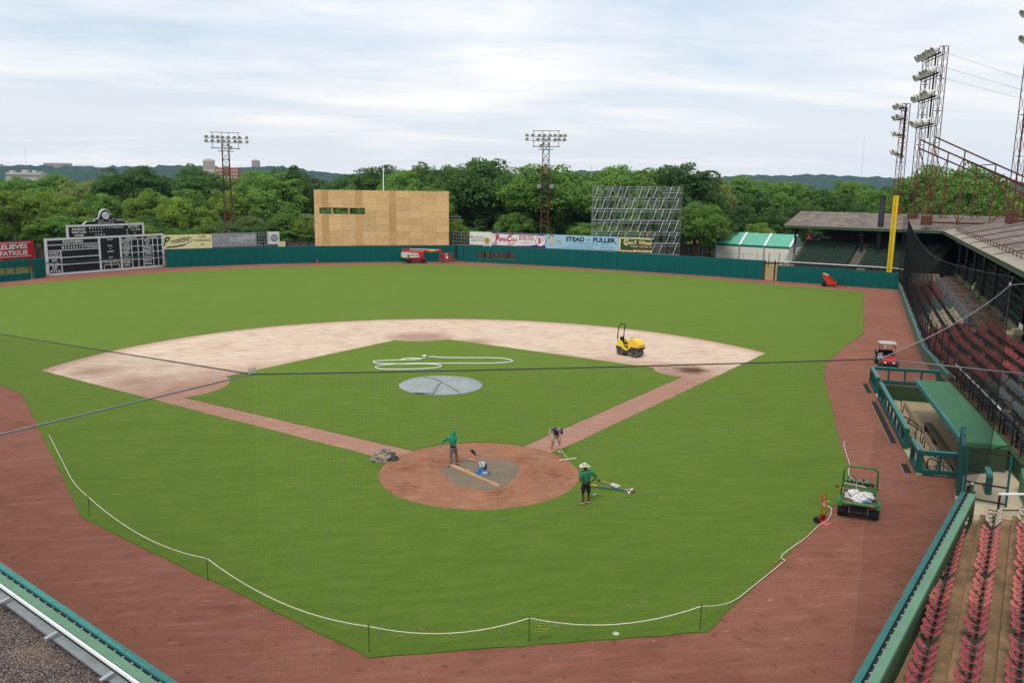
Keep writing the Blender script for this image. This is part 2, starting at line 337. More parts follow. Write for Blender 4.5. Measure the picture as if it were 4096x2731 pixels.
def home_extra(n_, l_, col, co, mix, ramp, nz):
    strk = ramp(stretched_noise(n_, l_, co, (0.7, 2.4, 1), 2.2, 9), 0.42, 0.62)
    def soft(f, a, c):
        q = n_.new('ShaderNodeMath'); q.operation = 'MULTIPLY'; l_.new(f, q.inputs[0]); l_.new(strk, q.inputs[1]); return mix(q.outputs[0], a, c)
    s = stretched_noise(n_, l_, co, (0.7, 1.5, 1), 1.4, 9); col = mix(ramp(s, 0.5, 0.95), col, tuple(0.72*v for v in lin((194, 148, 120))))
    for x, y, a, b in ((3.2, -0.6, 0.3, 1.5), (-3.6, -1.4, 0.2, 1.1), (0.5, -2.7, 0.2, 1.0), (-1.6, 2.2, 0.3, 1.4), (-3.4, 1.2, 0.2, 1.0), (2.4, 1.8, 0.2, 1.0)):
        col = soft(spot(n_, l_, co, x, y, a, b), col, tuple(0.74*v for v in lin((138, 86, 62))))
    return col
HOMED = ground_mat('home_plate_clay', [(180, 128, 100), (166, 114, 88), (188, 140, 112)], (0.5, 1.8, 24), k=0.68, grain=(0.65, 1.3), extra=home_extra)
GREYC = ground_mat('grey_wet_clay', [(146, 130, 112), (128, 118, 104), (118, 114, 96)], (0.9, 3, 25), k=0.76)
DRY = ground_mat('dry_ground', [(96, 100, 56), (84, 98, 48), (120, 108, 72)], (0.05, 0.3, 8), k=0.6)
DIRTP = ground_mat('bare_dirt', [(186, 150, 116), (150, 134, 84), (196, 168, 136)], (0.15, 0.5, 10), k=0.7)

RI, HR, HY, WO, WI, RA, MY = 28.92, 4.74, 0.17, 1.126, 0.721, 28.92, 18.44
s2 = math.sqrt(0.5)
def along(side, off, t): return (side*(off*s2+t*s2), -off*s2+t*s2)           # a point on a line parallel to the foul line
def hit_circle(side, off, cx, cy, r, big=True):
    # parameter t on that line where it meets a circle
    px0, py0 = along(side, off, 0); dx, dy = side*s2, s2; fx, fy = px0-cx, py0-cy; b_ = fx*dx+fy*dy; c_ = fx*fx+fy*fy-r*r; q = math.sqrt(b_*b_-c_)
    return -b_+q if big else -b_-q
tR = hit_circle(1, WO, 0, MY, RA); tH = hit_circle(1, WO, 0, HY, HR)
cR = along(1, WO, tR); hR = along(1, WO, tH); cL = (-cR[0], cR[1]); hL = (-hR[0], hR[1])
aR = math.atan2(cR[1]-MY, cR[0]); aH = math.atan2(hR[1]-HY, hR[0])
dirt = arc(0, MY, RA, aR, math.pi-aR, 60) + [hL] + arc(0, HY, HR, math.pi-aH, 2*math.pi+aH, 48)[1:]
# infield grass island
tHi = hit_circle(1, -WI, 0, HY, HR); hRi = along(1, -WI, tHi); aHi = math.atan2(hRi[1]-HY, hRi[0])
BX = 19.395
def cut(cx, cy, r, p, q, n=12):
    a0 = math.atan2(p[1]-cy, p[0]-cx); a1 = math.atan2(q[1]-cy, q[0]-cx)
    while a1 > a0: a1 -= 2*math.pi
    return arc(cx, cy, math.hypot(p[0]-cx, p[1]-cy), a0, a1, n)
island = [hRi, (17.33, 18.5)] + cut(18.6, 20.6, 0, (17.33, 18.5), (14.6, 22.6))[1:] + [(2.3, 35.5)] + cut(0, 38.4, 0, (2.3, 35.5), (-2.3, 35.5))[1:] + [(-14.6, 22.6)] + cut(-18.6, 20.6, 0, (-14.6, 22.6), (-17.33, 18.5))[1:] + [(-hRi[0], hRi[1])] + arc(0, HY, HR, math.pi-aHi, aHi, 20)[1:-1]
field = [(-49.6, 77.9), (-46, 83), (-42.1, 87.5), (-37.5, 92), (-32.4, 96), (-23.5, 101), (-13.8, 104.4), (-3, 106.6), (7.8, 107), (13, 105.6), (21.9, 101.2), (31, 95.6), (40.4, 88.7), (45.5, 83.2), (49.6, 77.8), (56.3, 71), (61.5, 65), (51.5, 49.5), (42, 34.5), (36, 28), (30.5, 21.7), (27.5, 16.7), (19.8, 1.9), (17, -3.8), (13.1, -7.7), (4.8, -15.4), (-5.4, -15.2), (-16.6, -3), (-26.5, 19), (-30.5, 24), (-44, 37), (-63, 62), (-58, 69)]
DHOLE = [(29.91, 14.52), (33.7, 12.58), (24.68, -5.05), (20.9, -3.11)]
sheet('ground', [(math.cos(t*math.pi/24)*6000, math.sin(t*math.pi/24)*6000) for t in range(48)], [DHOLE], -0.06, DRY)
sheet('warning_track', [(-75, 60), (-60, 76), (-52.5, 86), (-37, 103.5), (-34.8, 103.4), (-19.7, 109.4), (-6.8, 112), (11.9, 113.2), (13.4, 112.8), (36.6, 100), (54.4, 80.8), (55.9, 78.9), (68.2, 67.2), (69, 66), (37.6, 17.5), (35.5, 13.5), (27.5, -5), (22.2, -8), (7.5, -22), (5, -23), (-8, -22.5), (-18, -9.8), (-45, 30)], [DHOLE], 0.0, TRACK)
sheet('dirt_path', [(54.7, 80.3), (55.8, 78.6), (64, 88), (74, 96), (72, 106), (62, 104), (50, 96)], [], -0.03, DIRTP)
def ragged(P, amp=0.045, st=0.7):
    Q = []; rg_ = random.Random(3)
    for i, a in enumerate(P):
        c = P[(i+1) % len(P)]; n = max(1, int(math.hypot(c[0]-a[0], c[1]-a[1])/st))
        for k in range(n): Q.append((a[0]+(c[0]-a[0])*k/n+rg_.uniform(-amp, amp), a[1]+(c[1]-a[1])*k/n+rg_.uniform(-amp, amp)))
    return Q
sheet('grass_field', ragged(field), [ragged(dirt, 0.03)], 0.03, GRASS, lip=0.0)
sheet('infield_grass', ragged(island, 0.03), [], 0.034, GRASS, lip=0.0)
sheet('infield_dirt', dirt, [], 0.006, INFIELD)
sheet('home_plate_circle', arc(0, HY, HR-0.01, 0, 2*math.pi, 63)[:-1], [], 0.012, HOMED)
clay = [(-1.75, 0.7), (-1.3, 1.6), (-0.4, 2.05), (0.8, 2.0), (1.9, 1.6), (2.1, 0.6), (1.75, -0.6), (1.0, -1.7), (0.3, -2.2), (-0.5, -2.2), (-1.3, -1.4), (-1.7, -0.4)]
sheet('clay_patch', [(x+0.08*math.sin(7*i), y+0.08*math.cos(5*i)) for i, (x, y) in enumerate(clay)], [], 0.016, GREYC)
# ------------------------------------------------------------------ far hills
HILL = ground_mat('wooded_hill', [(58, 84, 40), (46, 70, 36), (72, 98, 48)], (0.004, 0.012, 0.05), k=0.6, bump=0.0)
def hill(name, pts, z0, depth, seed):
    """pts: (bearing from the camera axis in px units of the 2352 wide view, ridge height in m, distance)"""
    rg = np.random.default_rng(seed); b = MB(); xs = np.linspace(pts[0][0], pts[-1][0], 420); hs = np.interp(xs, [p[0] for p in pts], [p[1] for p in pts]); ds = np.interp(xs, [p[0] for p in pts], [p[2] for p in pts])
    sm = np.convolve(rg.normal(0, 1, 420+8), np.ones(5)/5, 'same')[4:-4]; fine = rg.normal(0, 1, 420)
    rows = 12; V = []
    for j in range(rows+1):
        f = j/rows
        for i in range(420):
            a = YAW+math.atan((xs[i]-1176)*0.000514); d = ds[i]-depth*(1-f); prof = math.sin(f*math.pi/2)**1.2
            z = z0+(hs[i]+sm[i]*2.5*0.7+fine[i]*2.2-z0)*prof+rg.normal(0, 2.6)*(f > 0.05)
            V.append((CAM.x+d*math.sin(a), CAM.y+d*math.cos(a), z))
    F = [(j*420+i, j*420+i+1, (j+1)*420+i+1, (j+1)*420+i) for j in range(rows) for i in range(419)]
    # back side down to the ground
    base = len(V)
    for i in range(420):
        a = YAW+math.atan((xs[i]-1176)*0.000514); d = ds[i]+depth*0.5; V.append((CAM.x+d*math.sin(a), CAM.y+d*math.cos(a), z0))
    F += [(rows*420+i, rows*420+i+1, base+i+1, base+i) for i in range(419)]
    b.add(V, F); return struct(b.build(name, HILL, smooth=False))
hill('hills', [(-900, 70, 4300), (-300, 72, 4300), (0, 66, 4300), (120, 72, 4300), (250, 70, 4300), (380, 80, 4200), (450, 83, 4200), (560, 80, 4200), (640, 88, 4200), (720, 72, 4300), (800, 58, 4500), (900, 76, 5000), (1000, 96, 5200), (1080, 108, 5200), (1130, 104, 5200), (1220, 80, 5200), (1330, 108, 5000), (1440, 92, 5000), (1560, 70, 5000), (1650, 78, 5000), (1700, 88, 4800), (1780, 84, 4800), (1860, 92, 4800), (1960, 84, 4800), (2080, 72, 4800), (2200, 66, 4800), (2350, 62, 4800), (3000, 80, 4800)], -1, 900, 5)
# ------------------------------------------------------------------ outfield walls
def wall(name, label, pts, h, pw=1.22, openings=(), thick=0.16, capm=None):
    """padded wall, one object per pad; openings: (s0, s1, z0, z1) along the whole run"""
    pts = [Vector((*p, 0)) for p in pts]; root = thing(name, label, 'wall', pts[0]); s_acc = 0.0
    sh = MB().bbox((0, 0, 0.5), (1, thick, 1), 0.022).mesh('panel'); sh.materials.append(TEAL)
    for a, b in zip(pts, pts[1:]):
        d = b-a; ln = d.length; n = max(1, round(ln/pw)); w = ln/n; rz = math.atan2(d.y, d.x); u = d.normalized()
        for i in range(n):
            s0 = s_acc+i*w; s1 = s0+w; c = a+u*((i+0.5)*w)-pts[0]; jig = random.uniform(-0.012, 0.012); nn = Vector((-u.y, u.x, 0))*jig
            segs = [(0.02, h)]
            for o0, o1, z0, z1 in openings:
                if s1 > o0+0.1 and s0 < o1-0.1: segs = [(0.02, z0), (z1, h)]
            for z0, z1 in segs: inst('panel', sh, None, root, c+nn+Vector((0, 0, z0)), (0, 0, rz), (w-0.006, 1, z1-z0))
        s_acc += ln
    b = MB()
    for a, c in zip(pts, pts[1:]):
        k = max(2, int((c-a).length/3))
        for i in range(k+1):
            p = a+(c-a)*(i/k)+Vector((-(c-a).normalized().y, (c-a).normalized().x, 0))*0.25; b.bar(p-pts[0], p-pts[0]+Vector((0, 0, h-0.2)), 0.09)
    b.split('back_post', GRND, root)
    return root
wall('outfield_wall', 'long teal padded wall across centre field behind the red boom lift', [(-34.8, 103.1), (-19.7, 109.2), (-6.8, 111.7), (11.95, 113.1)], 2.87)
wall('outfield_wall', 'teal padded wall in right centre below the row of painted signs', [(13.5, 112.3), (30, 101.8), (44.4, 89.9), (54.5, 80.3)], 2.9, openings=[(2.4, 9.3, 0.76, 1.94)])
wall('outfield_wall', 'lower teal padded wall in the right field corner behind the red sweeper', [(55.9, 78.5), (68.0, 67.0)], 2.32)
wall('outfield_wall', 'teal wall with window openings at the left edge beside the scoreboard', [(-66, 69.2), (-62, 73.3), (-49, 86.8)], 2.72, openings=[(20.9, 24.2, 0.94, 1.85), (16.5, 20.4, 0.94, 1.85)])
wall('outfield_wall', 'short teal wall end standing at the left edge of the scoreboard', [(-48.9, 87.8), (-48.2, 89.9)], 2.72, pw=3)
g = thing('wall_gate', 'narrow teal padded gate leaf standing ajar in centre field wall', 'gate', (12.35, 113.5, 0), R(-28))
MB().bbox((0.6, 0, 1.47), (1.1, 0.14, 2.85), 0.02).build('gate_leaf', TEAL, g); MB().box((-0.02, 0.02, 1.4), (0.07, 0.1, 2.8)).build('gate_post', BLACK, g)
for nm, p in (('left', (54.75, 80.2)), ('right', (55.7, 78.9))):
    t_ = thing('gate_post', 'black steel gate post at the %s side of the right field opening' % nm, 'post', (*p, 0))
    MB().box((0, 0, 1.5), (0.14, 0.16, 3.0)).build('post', BLACK, t_); b = MB()
    for z in (0.5, 1.4, 2.4): b.box((0.02, -0.12, z), (0.2, 0.1, 0.12))
    b.split('hinge', BLACK, t_)

# ------------------------------------------------------------------ scoreboard
SBW = mat('scoreboard_white', (212, 213, 216), 0.6, 0.06, 0.8, k=0.92); SBK = mat('scoreboard_black', (26, 28, 32), 0.55, 0.2, 0.6); SBL = mat('scoreboard_letters', (205, 207, 208), 0.6, 0.05, 2, k=0.9)
sa = math.atan2(13.7, 12.9)
sb = thing('scoreboard', 'old black scoreboard in white frame with a round clock on top', 'scoreboard', (-48.3, 90.7, 0), sa)
def rect(b, x0, x1, z0, z1, y, t=0.06): b.box(((x0+x1)/2, y, (z0+z1)/2), (x1-x0, t, z1-z0))
b = MB(); rect(b, 0.1, 18.7, 0.08, 5.2, 0.1, 0.3); b.build('lower_board', SBK, sb)
b = MB(); rect(b, 3.4, 15.45, 5.2, 6.95, 0.15, 0.3); b.build('upper_board', SBK, sb)
b = MB()
for r in ((0, 18.82, 4.98, 5.28), (0, 18.82, 0.05, 0.36), (0, 0.38, 0.05, 5.0), (18.44, 18.82, 0.05, 5.0), (7.92, 8.22, 0.3, 5.0), (11.3, 11.6, 0.3, 5.0)): rect(b, *r, -0.06, 0.1)
b.split('frame_bar', SBW, sb)
b = MB()
for r in ((3.3, 15.55, 6.75, 7.03), (3.3, 3.62, 5.28, 6.8), (15.25, 15.55, 5.28, 6.8)): rect(b, *r, -0.02, 0.1)
b.split('frame_bar', SBW, sb)
b = MB()
for z in (4.28, 3.5): rect(b, 0.3, 8.0, z, z+0.1, -0.1)
for z in (2.45, 1.45): rect(b, 0.3, 8.0, z, z+0.12, -0.1)
rect(b, 2.15, 2.3, 0.3, 3.55, -0.1)
rect(b, 8.2, 11.35, 1.6, 1.68, -0.1); rect(b, 8.2, 11.35, 1.38, 1.45, -0.1); rect(b, 9.72, 9.8, 0.55, 1.6, -0.1); rect(b, 8.55, 8.62, 0.3, 1.02, -0.1); rect(b, 11.0, 11.07, 0.3, 1.02, -0.1); rect(b, 8.55, 11.07, 0.96, 1.03, -0.1)
for z in (4.55, 3.5, 2.55, 1.5): rect(b, 11.5, 18.5, z, z+0.09, -0.1)
for x in (13.2, 14.25, 15.1, 16.8, 17.65): rect(b, x, x+0.1, 0.3, 4.6 if x != 15.1 else 5.0, -0.1)
b.split('divider', SBW, sb)
b = MB()
def tx(s, x, z, w, h, **k): text_into(b, s, x, z, w, h, y=-0.115, bold=0.045, **k)
tx('SOUTHERN', 4.1, 4.5, 3.0, 0.4)
for i in range(13): tx(str(i+1), 2.55+i*0.42, 3.72, 0.24 if i < 9 else 0.36, 0.42)
for i, s_ in enumerate(('CHAT', 'NASH')): tx(s_, 1.25, 3.02-0.48*i, 1.55, 0.38)
for i, s_ in enumerate(('NO', 'MOBL')): tx(s_, 1.25, 2.0-0.46*i, 0.8 if i == 0 else 1.6, 0.36)
for i, s_ in enumerate(('LR', 'ATLA')): tx(s_, 1.25, 1.0-0.52*i, 0.8 if i == 0 else 1.6, 0.4)
for s_, z, w in (('AT BAT', 4.62, 1.0), ('BALL', 3.72, 0.75), ('3', 3.3, 0.2), ('STRIKE', 2.85, 1.05), ('OUT', 2.0, 0.6)): tx(s_, 9.75, z, w, 0.22)
for s_, x in (('H', 8.95), ('E', 9.45), ('H', 10.15), ('E', 10.75)): tx(s_, x, 1.12, 0.16, 0.2)
tx('VISITORS', 8.95, 1.47, 0.9, 0.1); tx('HOME', 10.4, 1.47, 0.6, 0.1)
tx('AMERICAN', 13.2, 4.68, 1.9, 0.24); tx('NATIONAL', 16.85, 4.68, 1.9, 0.24)
for k_, (x, L_) in enumerate(((12.35, ('BOST', 'CHI', 'WASH', 'DET', 'NY', 'CLEV', 'PHIL', 'STL')), (15.95, ('STL', 'NY', 'CINC', 'BOST', 'CHI', 'BKLN', 'PITT', 'PHIL')))):
    for i, s_ in enumerate(L_): tx(s_, x, (4.12, 3.68, 3.1, 2.66, 2.12, 1.68, 1.06, 0.6)[i], 0.32*len(s_)+0.05, 0.34)
b.build('lower_lettering', SBL, sb)
b = MB()
def ty(s, x, z, w, h, **k): text_into(b, s, x, z, w, h, y=-0.04, bold=0.04, **k)
ty('INNINGS', 5.15, 6.25, 2.0, 0.34); ty('VISITORS', 5.15, 5.8, 2.2, 0.34); ty('HOME', 5.15, 5.36, 1.4, 0.32)
for i, s_ in enumerate(('1', '2', '3', '4', '5', '6', '7', '8', '9', '10', '11', '12', 'TTL')): ty(s_, 6.85+i*0.43, 6.36, 0.18 if i < 9 else 0.3, 0.3)
for i in range(5): ty('0', 6.85+i*0.43, 5.88, 0.17, 0.24)
for i, s_ in enumerate(('0', '0', '1', '8')): ty(s_, 7.7+i*0.43, 5.42, 0.17, 0.24)
ty('BATTERY', 13.85, 6.36, 1.9, 0.3)
for s_, x, z in (('P', 12.75, 5.85), ('P', 13.95, 5.85), ('C', 12.75, 5.38), ('C', 13.95, 5.38), ('9', 13.5, 5.9), ('5', 14.35, 5.9), ('8', 14.75, 5.9)): ty(s_, x, z, 0.24, 0.3)
b.build('upper_lettering', SBL, sb)
def crest(k, dz=0.0):
    c = 9.4; P = [(3.62*k, 7.0), (2.95*k, 7.48), (1.75*k, 7.48), (1.75*k, 7.72), (1.25*k, 7.82), (0.98*k, 8.05), (0.95*k, 8.35)]
    top = [(0.95*k*math.cos(t), 8.3+0.95*k*math.sin(t)) for t in [R(a) for a in range(15, 166, 15)]]
    R_ = [(c+x, z) for x, z in P] + [(c+x, z) for x, z in top] + [(c-x, z) for x, z in P[::-1]]
    return R_
MB().prism(crest(1.0), 'y', 0.05, 0.25).build('crest_rim', SBW, sb); MB().prism([(9.4+(x-9.4)*0.955, 7.0+(z-7.0)*0.955) for x, z in crest(1.0)], 'y', -0.03, 0.06).build('crest', SBK, sb)
MB().path([(9.4+0.84*math.cos(t), -0.05, 8.3+0.84*math.sin(t)) for t in [R(a) for a in range(0, 181, 12)]], 0.045, 5).build('crest_moulding', SBW, sb)
ck = MB().lathe([(0.56, 0), (0.56, 0.12)], (9.4, -0.03, 8.28), 28, (0, -1, 0)).build('clock', SBW, sb)
b = MB().bar((9.4, -0.17, 8.28), (9.1, -0.17, 8.12), 0.06, 0.02, up=(0, 1, 0)).bar((9.4, -0.18, 8.28), (9.8, -0.18, 8.5), 0.045, 0.02, up=(0, 1, 0))
for i in range(12):
    t = i*math.pi/6; b.bar((9.4+0.44*math.sin(t), -0.16, 8.28+0.44*math.cos(t)), (9.4+0.52*math.sin(t), -0.16, 8.28+0.52*math.cos(t)), 0.04, 0.01, up=(0, 1, 0))
b.split('hand', SBK, ck)
b = MB(); text_into(b, 'BROWN', 8.6, 7.5, 0.8, 0.17, -0.045, 0.015); text_into(b, 'SERVICE', 10.25, 7.5, 0.95, 0.17, -0.045, 0.015); text_into(b, 'LIBERTY NATIONAL LIFE', 9.4, 7.14, 2.6, 0.2, -0.045, 0.015); b.build('crest_lettering', SBL, sb)
b = MB()
for x in (1, 4.5, 8, 11.5, 15, 18): b.bar((x, 0.9, 0), (x, 0.9, 5.1 if x < 3 or x > 16 else 7), 0.14); b.bar((x, 0.9, 4.9), (x, 0.25, 4.9), 0.1); b.bar((x, 1.8, 0), (x, 0.9, 4), 0.1)
b.split('support_strut', RUSTD, sb)
tag(MB().bar((-48.3, 90.2, 1.9), (-35.2, 104.0, 1.92), 0.09, 0.11).build('guard_bar', TEALD), 'thin teal bar stretched across the front of the scoreboard', 'bar')

# ------------------------------------------------------------------ painted signs on frames
def sign(name, label, A, B, s0, s1, z0, z1, m, cat='sign', posts=True, t=0.07):
    a = Vector((*A, 0)); d = Vector((*B, 0))-a; rz = math.atan2(d.y, d.x); u = d.normalized()
    r = thing(name, label, cat, a+u*s0, rz); w = s1-s0
    b = MB(); b.box((w/2, 0, (z0+z1)/2), (w-0.03, t, z1-z0)); b.build('board', m, r)
    if posts:
        b = MB(); n = max(2, int(w/2.4)+1)
        for i in range(n): x = 0.3+(w-0.6)*i/(n-1); b.bar((x, 0.16, 0), (x, 0.16, z1-0.1), 0.12)
        b.bar((0, 0.1, z1+0.03), (w, 0.1, z1+0.03), 0.14, 0.06); b.split('post', GRND, r)
    return r, w
LA, LB_ = (-37.4, 106.9), (-18.5, 114.5); RA_, RB_ = (16, 116), (42.5, 98.5)
CREAM = mat('cream_sign', (232, 220, 160), 0.6, 0.05, 1, k=0.92); GREYS = mat('bare_metal_sign', (158, 158, 160), 0.55, 0.2, 1.6, stretch=(3, 1, 0.4), k=0.85, c2=(122, 122, 126)); NAVY = mat('navy_lettering', (40, 52, 72), 0.6, 0.05)
REDS = mat('red_sign', (196, 36, 48), 0.5, 0.06, 0.8, k=0.92); LTBLUE = mat('light_blue_sign', (158, 202, 222), 0.55, 0.05, 0.8, k=0.9); OFFW = mat('off_white_sign', (226, 222, 210), 0.6, 0.06, 1.2, k=0.92); GRNS = mat('dark_green_sign', (40, 82, 52), 0.55, 0.08, 1, k=0.9)
REDL = mat('red_lettering', (184, 40, 52), 0.55, 0.05, k=0.9); DKL = mat('dark_lettering', (34, 44, 56), 0.6, 0.05); WHL = mat('white_lettering', (228, 228, 230), 0.6, 0.04, k=0.95); GRYL = mat('faded_white_lettering', (200, 202, 204), 0.6, 0.05, k=0.9)
r, w = sign('painted_sign', 'cream sign with dark script lettering right of the scoreboard', LA, LB_, 1.1, 9.08, 2.58, 4.86, CREAM)
def stroke(b, pts, wd, y=-0.05):
    pts = [Vector((x, y, z)) for x, z in pts]
    for p, q in zip(pts, pts[1:]): b.bar(p, q, wd, 0.012, up=(0, 1, 0))
b = MB(); z0 = 2.58
text_into(b, 'rotective', 2.95, z0+0.72, 3.0, 0.78, -0.05, 0.012, 0.45); text_into(b, 'P', 0.85, z0+0.5, 1.05, 1.4, -0.05, 0.02, 0.35)
b.v = [(x, y, z+(x-0.5)*0.12) for x, y, z in b.v]
stroke(b, [(0.9, z0+0.35), (2.4, z0+0.5), (3.6, z0+0.72), (4.55, z0+1.05), (4.85, z0+1.4), (4.75, z0+1.75), (4.45, z0+1.9), (3.5, z0+1.75), (2.6, z0+1.6)], 0.07)
stroke(b, [(0.75, z0+0.22), (2.4, z0+0.36), (3.7, z0+0.6)], 0.12); stroke(b, [(0.1, z0+0.5), (0.05, z0+0.9), (0.4, z0+1.45), (0.95, z0+1.75), (1.55, z0+1.8)], 0.09)
for s_, z, wd in (('LIFE', 1.72, 1.0), ('INSURANCE', 1.12, 2.5), ('CO.', 0.42, 0.72)): text_into(b, s_, 6.45, z0+z, wd, 0.38, -0.05, 0.01)
b.build('lettering', NAVY, r)
r, w = sign('painted_sign', 'bare grey metal sign with faded white lettering left of centre', LA, LB_, 9.1, 16.4, 2.7, 4.96, GREYS)
b = MB(); text_into(b, 'SLOSS', 4.0, 3.6, 2.0, 0.72, -0.05, 0.02); text_into(b, 'INDUST', 6.1, 3.85, 2.2, 0.72, -0.05, 0.02); text_into(b, 'CORPORATION', 5.5, 3.25, 3.0, 0.26, -0.05, 0.0); b.build('lettering', GRYL, r)
r = thing('sign_frame', 'open steel lattice frame between the grey sign and the round emblem', 'frame', (-37.4+0.9279*16.42, 106.9+0.3731*16.42, 0), math.atan2(7.6, 18.9))
for i in range(5): rod('upright', (0.05+i*0.43, 0, 2.6), (0.05+i*0.43, 0, 5.0), 0.035, GALV, r)
for i in range(5): rod('crossbar', (0, 0, 2.85+i*0.53), (1.8, 0, 2.85+i*0.53), 0.03, GALV, r)
for x in (0.05, 1.77): rod('post', (x, 0.1, 0), (x, 0.1, 5.0), 0.06, GRND, r)
r, w = sign('painted_sign', 'off white sign with a round grey emblem near the plywood wall', LA, LB_, 18.3, 20.4, 2.95, 5.08, OFFW)
EMB = mat('emblem_grey', (128, 136, 142), 0.6, 0.05)
eb = MB().lathe([(0.66, 0), (0.66, 0.02)], (1.18, -0.04, 4.02), 28, (0, -1, 0)).build('emblem', EMB, r)
b = MB()
for i, s_ in enumerate(('ESTABLISHED', 'AT', 'BIRMINGHAM', 'RENTAL CARS', '& TRUCK', 'WORKS')): text_into(b, s_, 1.18, 4.42-i*0.17, (0.7, 0.2, 0.95, 0.95, 0.7, 0.5)[i], 0.11, -0.07, 0.01)
b.build('lettering', WHL, eb)
b = MB(); stroke(b, [(0.05, 4.9), (0.25, 4.5), (0.1, 4.2), (0.3, 3.9), (0.1, 3.6), (0.28, 3.3)], 0.09); b.build('scroll', EMB, r, kind='stuff')
r, w = sign('small_sign', 'small cream sign just above the wall left of the plywood', LA, LB_, 20.1, 21.4, 2.4, 3.36, CREAM)
b = MB(); [b.box((0.65, -0.045, 3.2-i*0.13), (0.9-0.1*(i % 2), 0.01, 0.03)) for i in range(4)]; b.build('lettering', GRYL, r)
r, w = sign('painted_sign', 'red sign reading relieves fatigue at the left edge', (-70, 76), (-54, 96), 19.5, 28.5, 2.1, 4.56, REDS)
b = MB(); text_into(b, 'RELIEVES', 5.7, 3.45, 4.5, 0.68, -0.05, 0.03); text_into(b, 'FATIGUE', 5.9, 2.55, 4.1, 0.68, -0.05, 0.03); b.box((5.2, -0.05, 4.33), (6.5, 0.01, 0.08)); b.box((5.2, -0.05, 2.36), (6.5, 0.01, 0.08)); b.build('lettering', WHL, r)
# right hand row
ua = Vector((26.5, -17.5)).normalized(); ra = math.atan2(-17.5, 26.5)
r = thing('sign_frame', 'open steel lattice frame left of the pale signs right of centre', 'frame', (16-5.1*ua.x, 116-5.1*ua.y, 0), ra)
for i in range(8): rod('upright', (0.05+i*0.55, 0, 2.5), (0.05+i*0.55, 0, 5.02), 0.035, GALV, r)
for i in range(5): rod('crossbar', (0, 0, 2.6+i*0.6), (3.9, 0, 2.6+i*0.6), 0.03, GALV, r)
for x in (0.05, 3.9): rod('post', (x, 0.1, 0), (x, 0.1, 5.0), 0.06, GRND, r)
r, w = sign('painted_sign', 'weathered cream sign with a small round seal next to lattice frame', RA_, RB_, -1.18, 3.24, 2.74, 5.1, OFFW)
b = MB(); text_into(b, 'illion Drivers', 1.5, 3.95, 2.8, 0.42, -0.05, 0.0); text_into(b, 'State Farm', 1.6, 3.4, 2.5, 0.42, -0.05, 0.0); b.build('lettering', DKL, r)
MB().lathe([(0.6, 0), (0.6, 0.02)], (3.5, -0.04, 3.6), 24, (0, -1, 0)).build('seal', mat('seal_ochre', (206, 182, 130), 0.6, 0.25, 6), r)
b = MB(); b.lathe([(0.38, 0), (0.38, 0.02)], (3.5, -0.06, 3.6), 20, (0, -1, 0)).build('seal_centre', mat('seal_brown', (176, 140, 84), 0.6, 0.3, 8), r)
r, w = sign('painted_sign', 'white soft drink sign with red script and five cents roundel', RA_, RB_, 3.26, 13.74, 2.7, 5.1, mat('white_sign', (228, 224, 222), 0.55, 0.04, 1, k=0.94))
MB().prism([(0, 2.71), (10.4, 2.71), (10.4, 3.15), (8.6, 3.2), (7.4, 2.98), (4.5, 2.86), (0, 2.85)], 'y', -0.05, -0.04).build('blue_band', mat('blue_band', (36, 56, 120), 0.55, 0.05, k=0.9), r); MB().box((5.2, -0.045, 4.98), (10.4, 0.01, 0.2)).build('blue_band', MATS['blue_band'], r)
b = MB(); text_into(b, 'P', 1.05, 3.25, 0.8, 1.45, -0.06, 0.05, 0.25); text_into(b, 'EPSI', 2.15, 3.55, 1.5, 0.62, -0.06, 0.035, 0.15); text_into(b, 'C', 3.45, 3.5, 0.85, 1.2, -0.06, 0.05, 0.2); text_into(b, 'OLA', 4.4, 3.6, 1.1, 0.62, -0.06, 0.035, 0.15)
b.box((2.98, -0.06, 3.85), (0.16, 0.012, 0.1)); stroke(b, [(0.6, 3.3), (0.3, 3.25), (0.25, 3.05), (0.6, 3.0), (1.2, 3.25)], 0.13, -0.06); stroke(b, [(3.1, 3.35), (3.3, 3.1), (3.8, 3.08), (4.3, 3.25), (4.5, 3.4)], 0.12, -0.06); stroke(b, [(0.4, 4.2), (0.7, 4.7), (1.4, 4.75)], 0.1, -0.06); stroke(b, [(3.2, 4.3), (3.5, 4.72), (4.2, 4.85)], 0.1, -0.06)
text_into(b, 'BIGGER DRINK', 6.75, 4.42, 2.8, 0.36, -0.06, 0.02); text_into(b, 'BETTER TASTE', 6.75, 3.92, 2.8, 0.36, -0.06, 0.02); text_into(b, 'Bottled by the', 6.75, 3.55, 1.1, 0.13, -0.06, 0.0); text_into(b, 'Buffalo Rock Bottling Co.', 6.75, 3.32, 2.3, 0.16, -0.06, 0.0); text_into(b, 'Birmingham', 6.75, 3.12, 0.7, 0.1, -0.06)
text_into(b, '5', 9.25, 3.42, 0.55, 1.0, -0.09, 0.06); text_into(b, 'c', 9.85, 3.9, 0.28, 0.34, -0.09, 0.03); b.box((9.85, -0.09, 4.07), (0.05, 0.01, 0.5))
lt = b.build('lettering', REDL, r)
rd = MB().lathe([(0.98, 0), (0.98, 0.015)], (9.45, -0.055, 3.9), 32, (0, -1, 0)).build('roundel', WHL, r)
MB().path([(9.45+0.95*math.cos(t), -0.075, 3.9+0.95*math.sin(t)) for t in [i*math.pi/16 for i in range(32)]], 0.05, 5, True).build('ring', REDL, rd)
r, w = sign('painted_sign', 'light blue insurance sign with a drawn smiling face', RA_, RB_, 13.78, 26.88, 2.68, 5.08, LTBLUE)
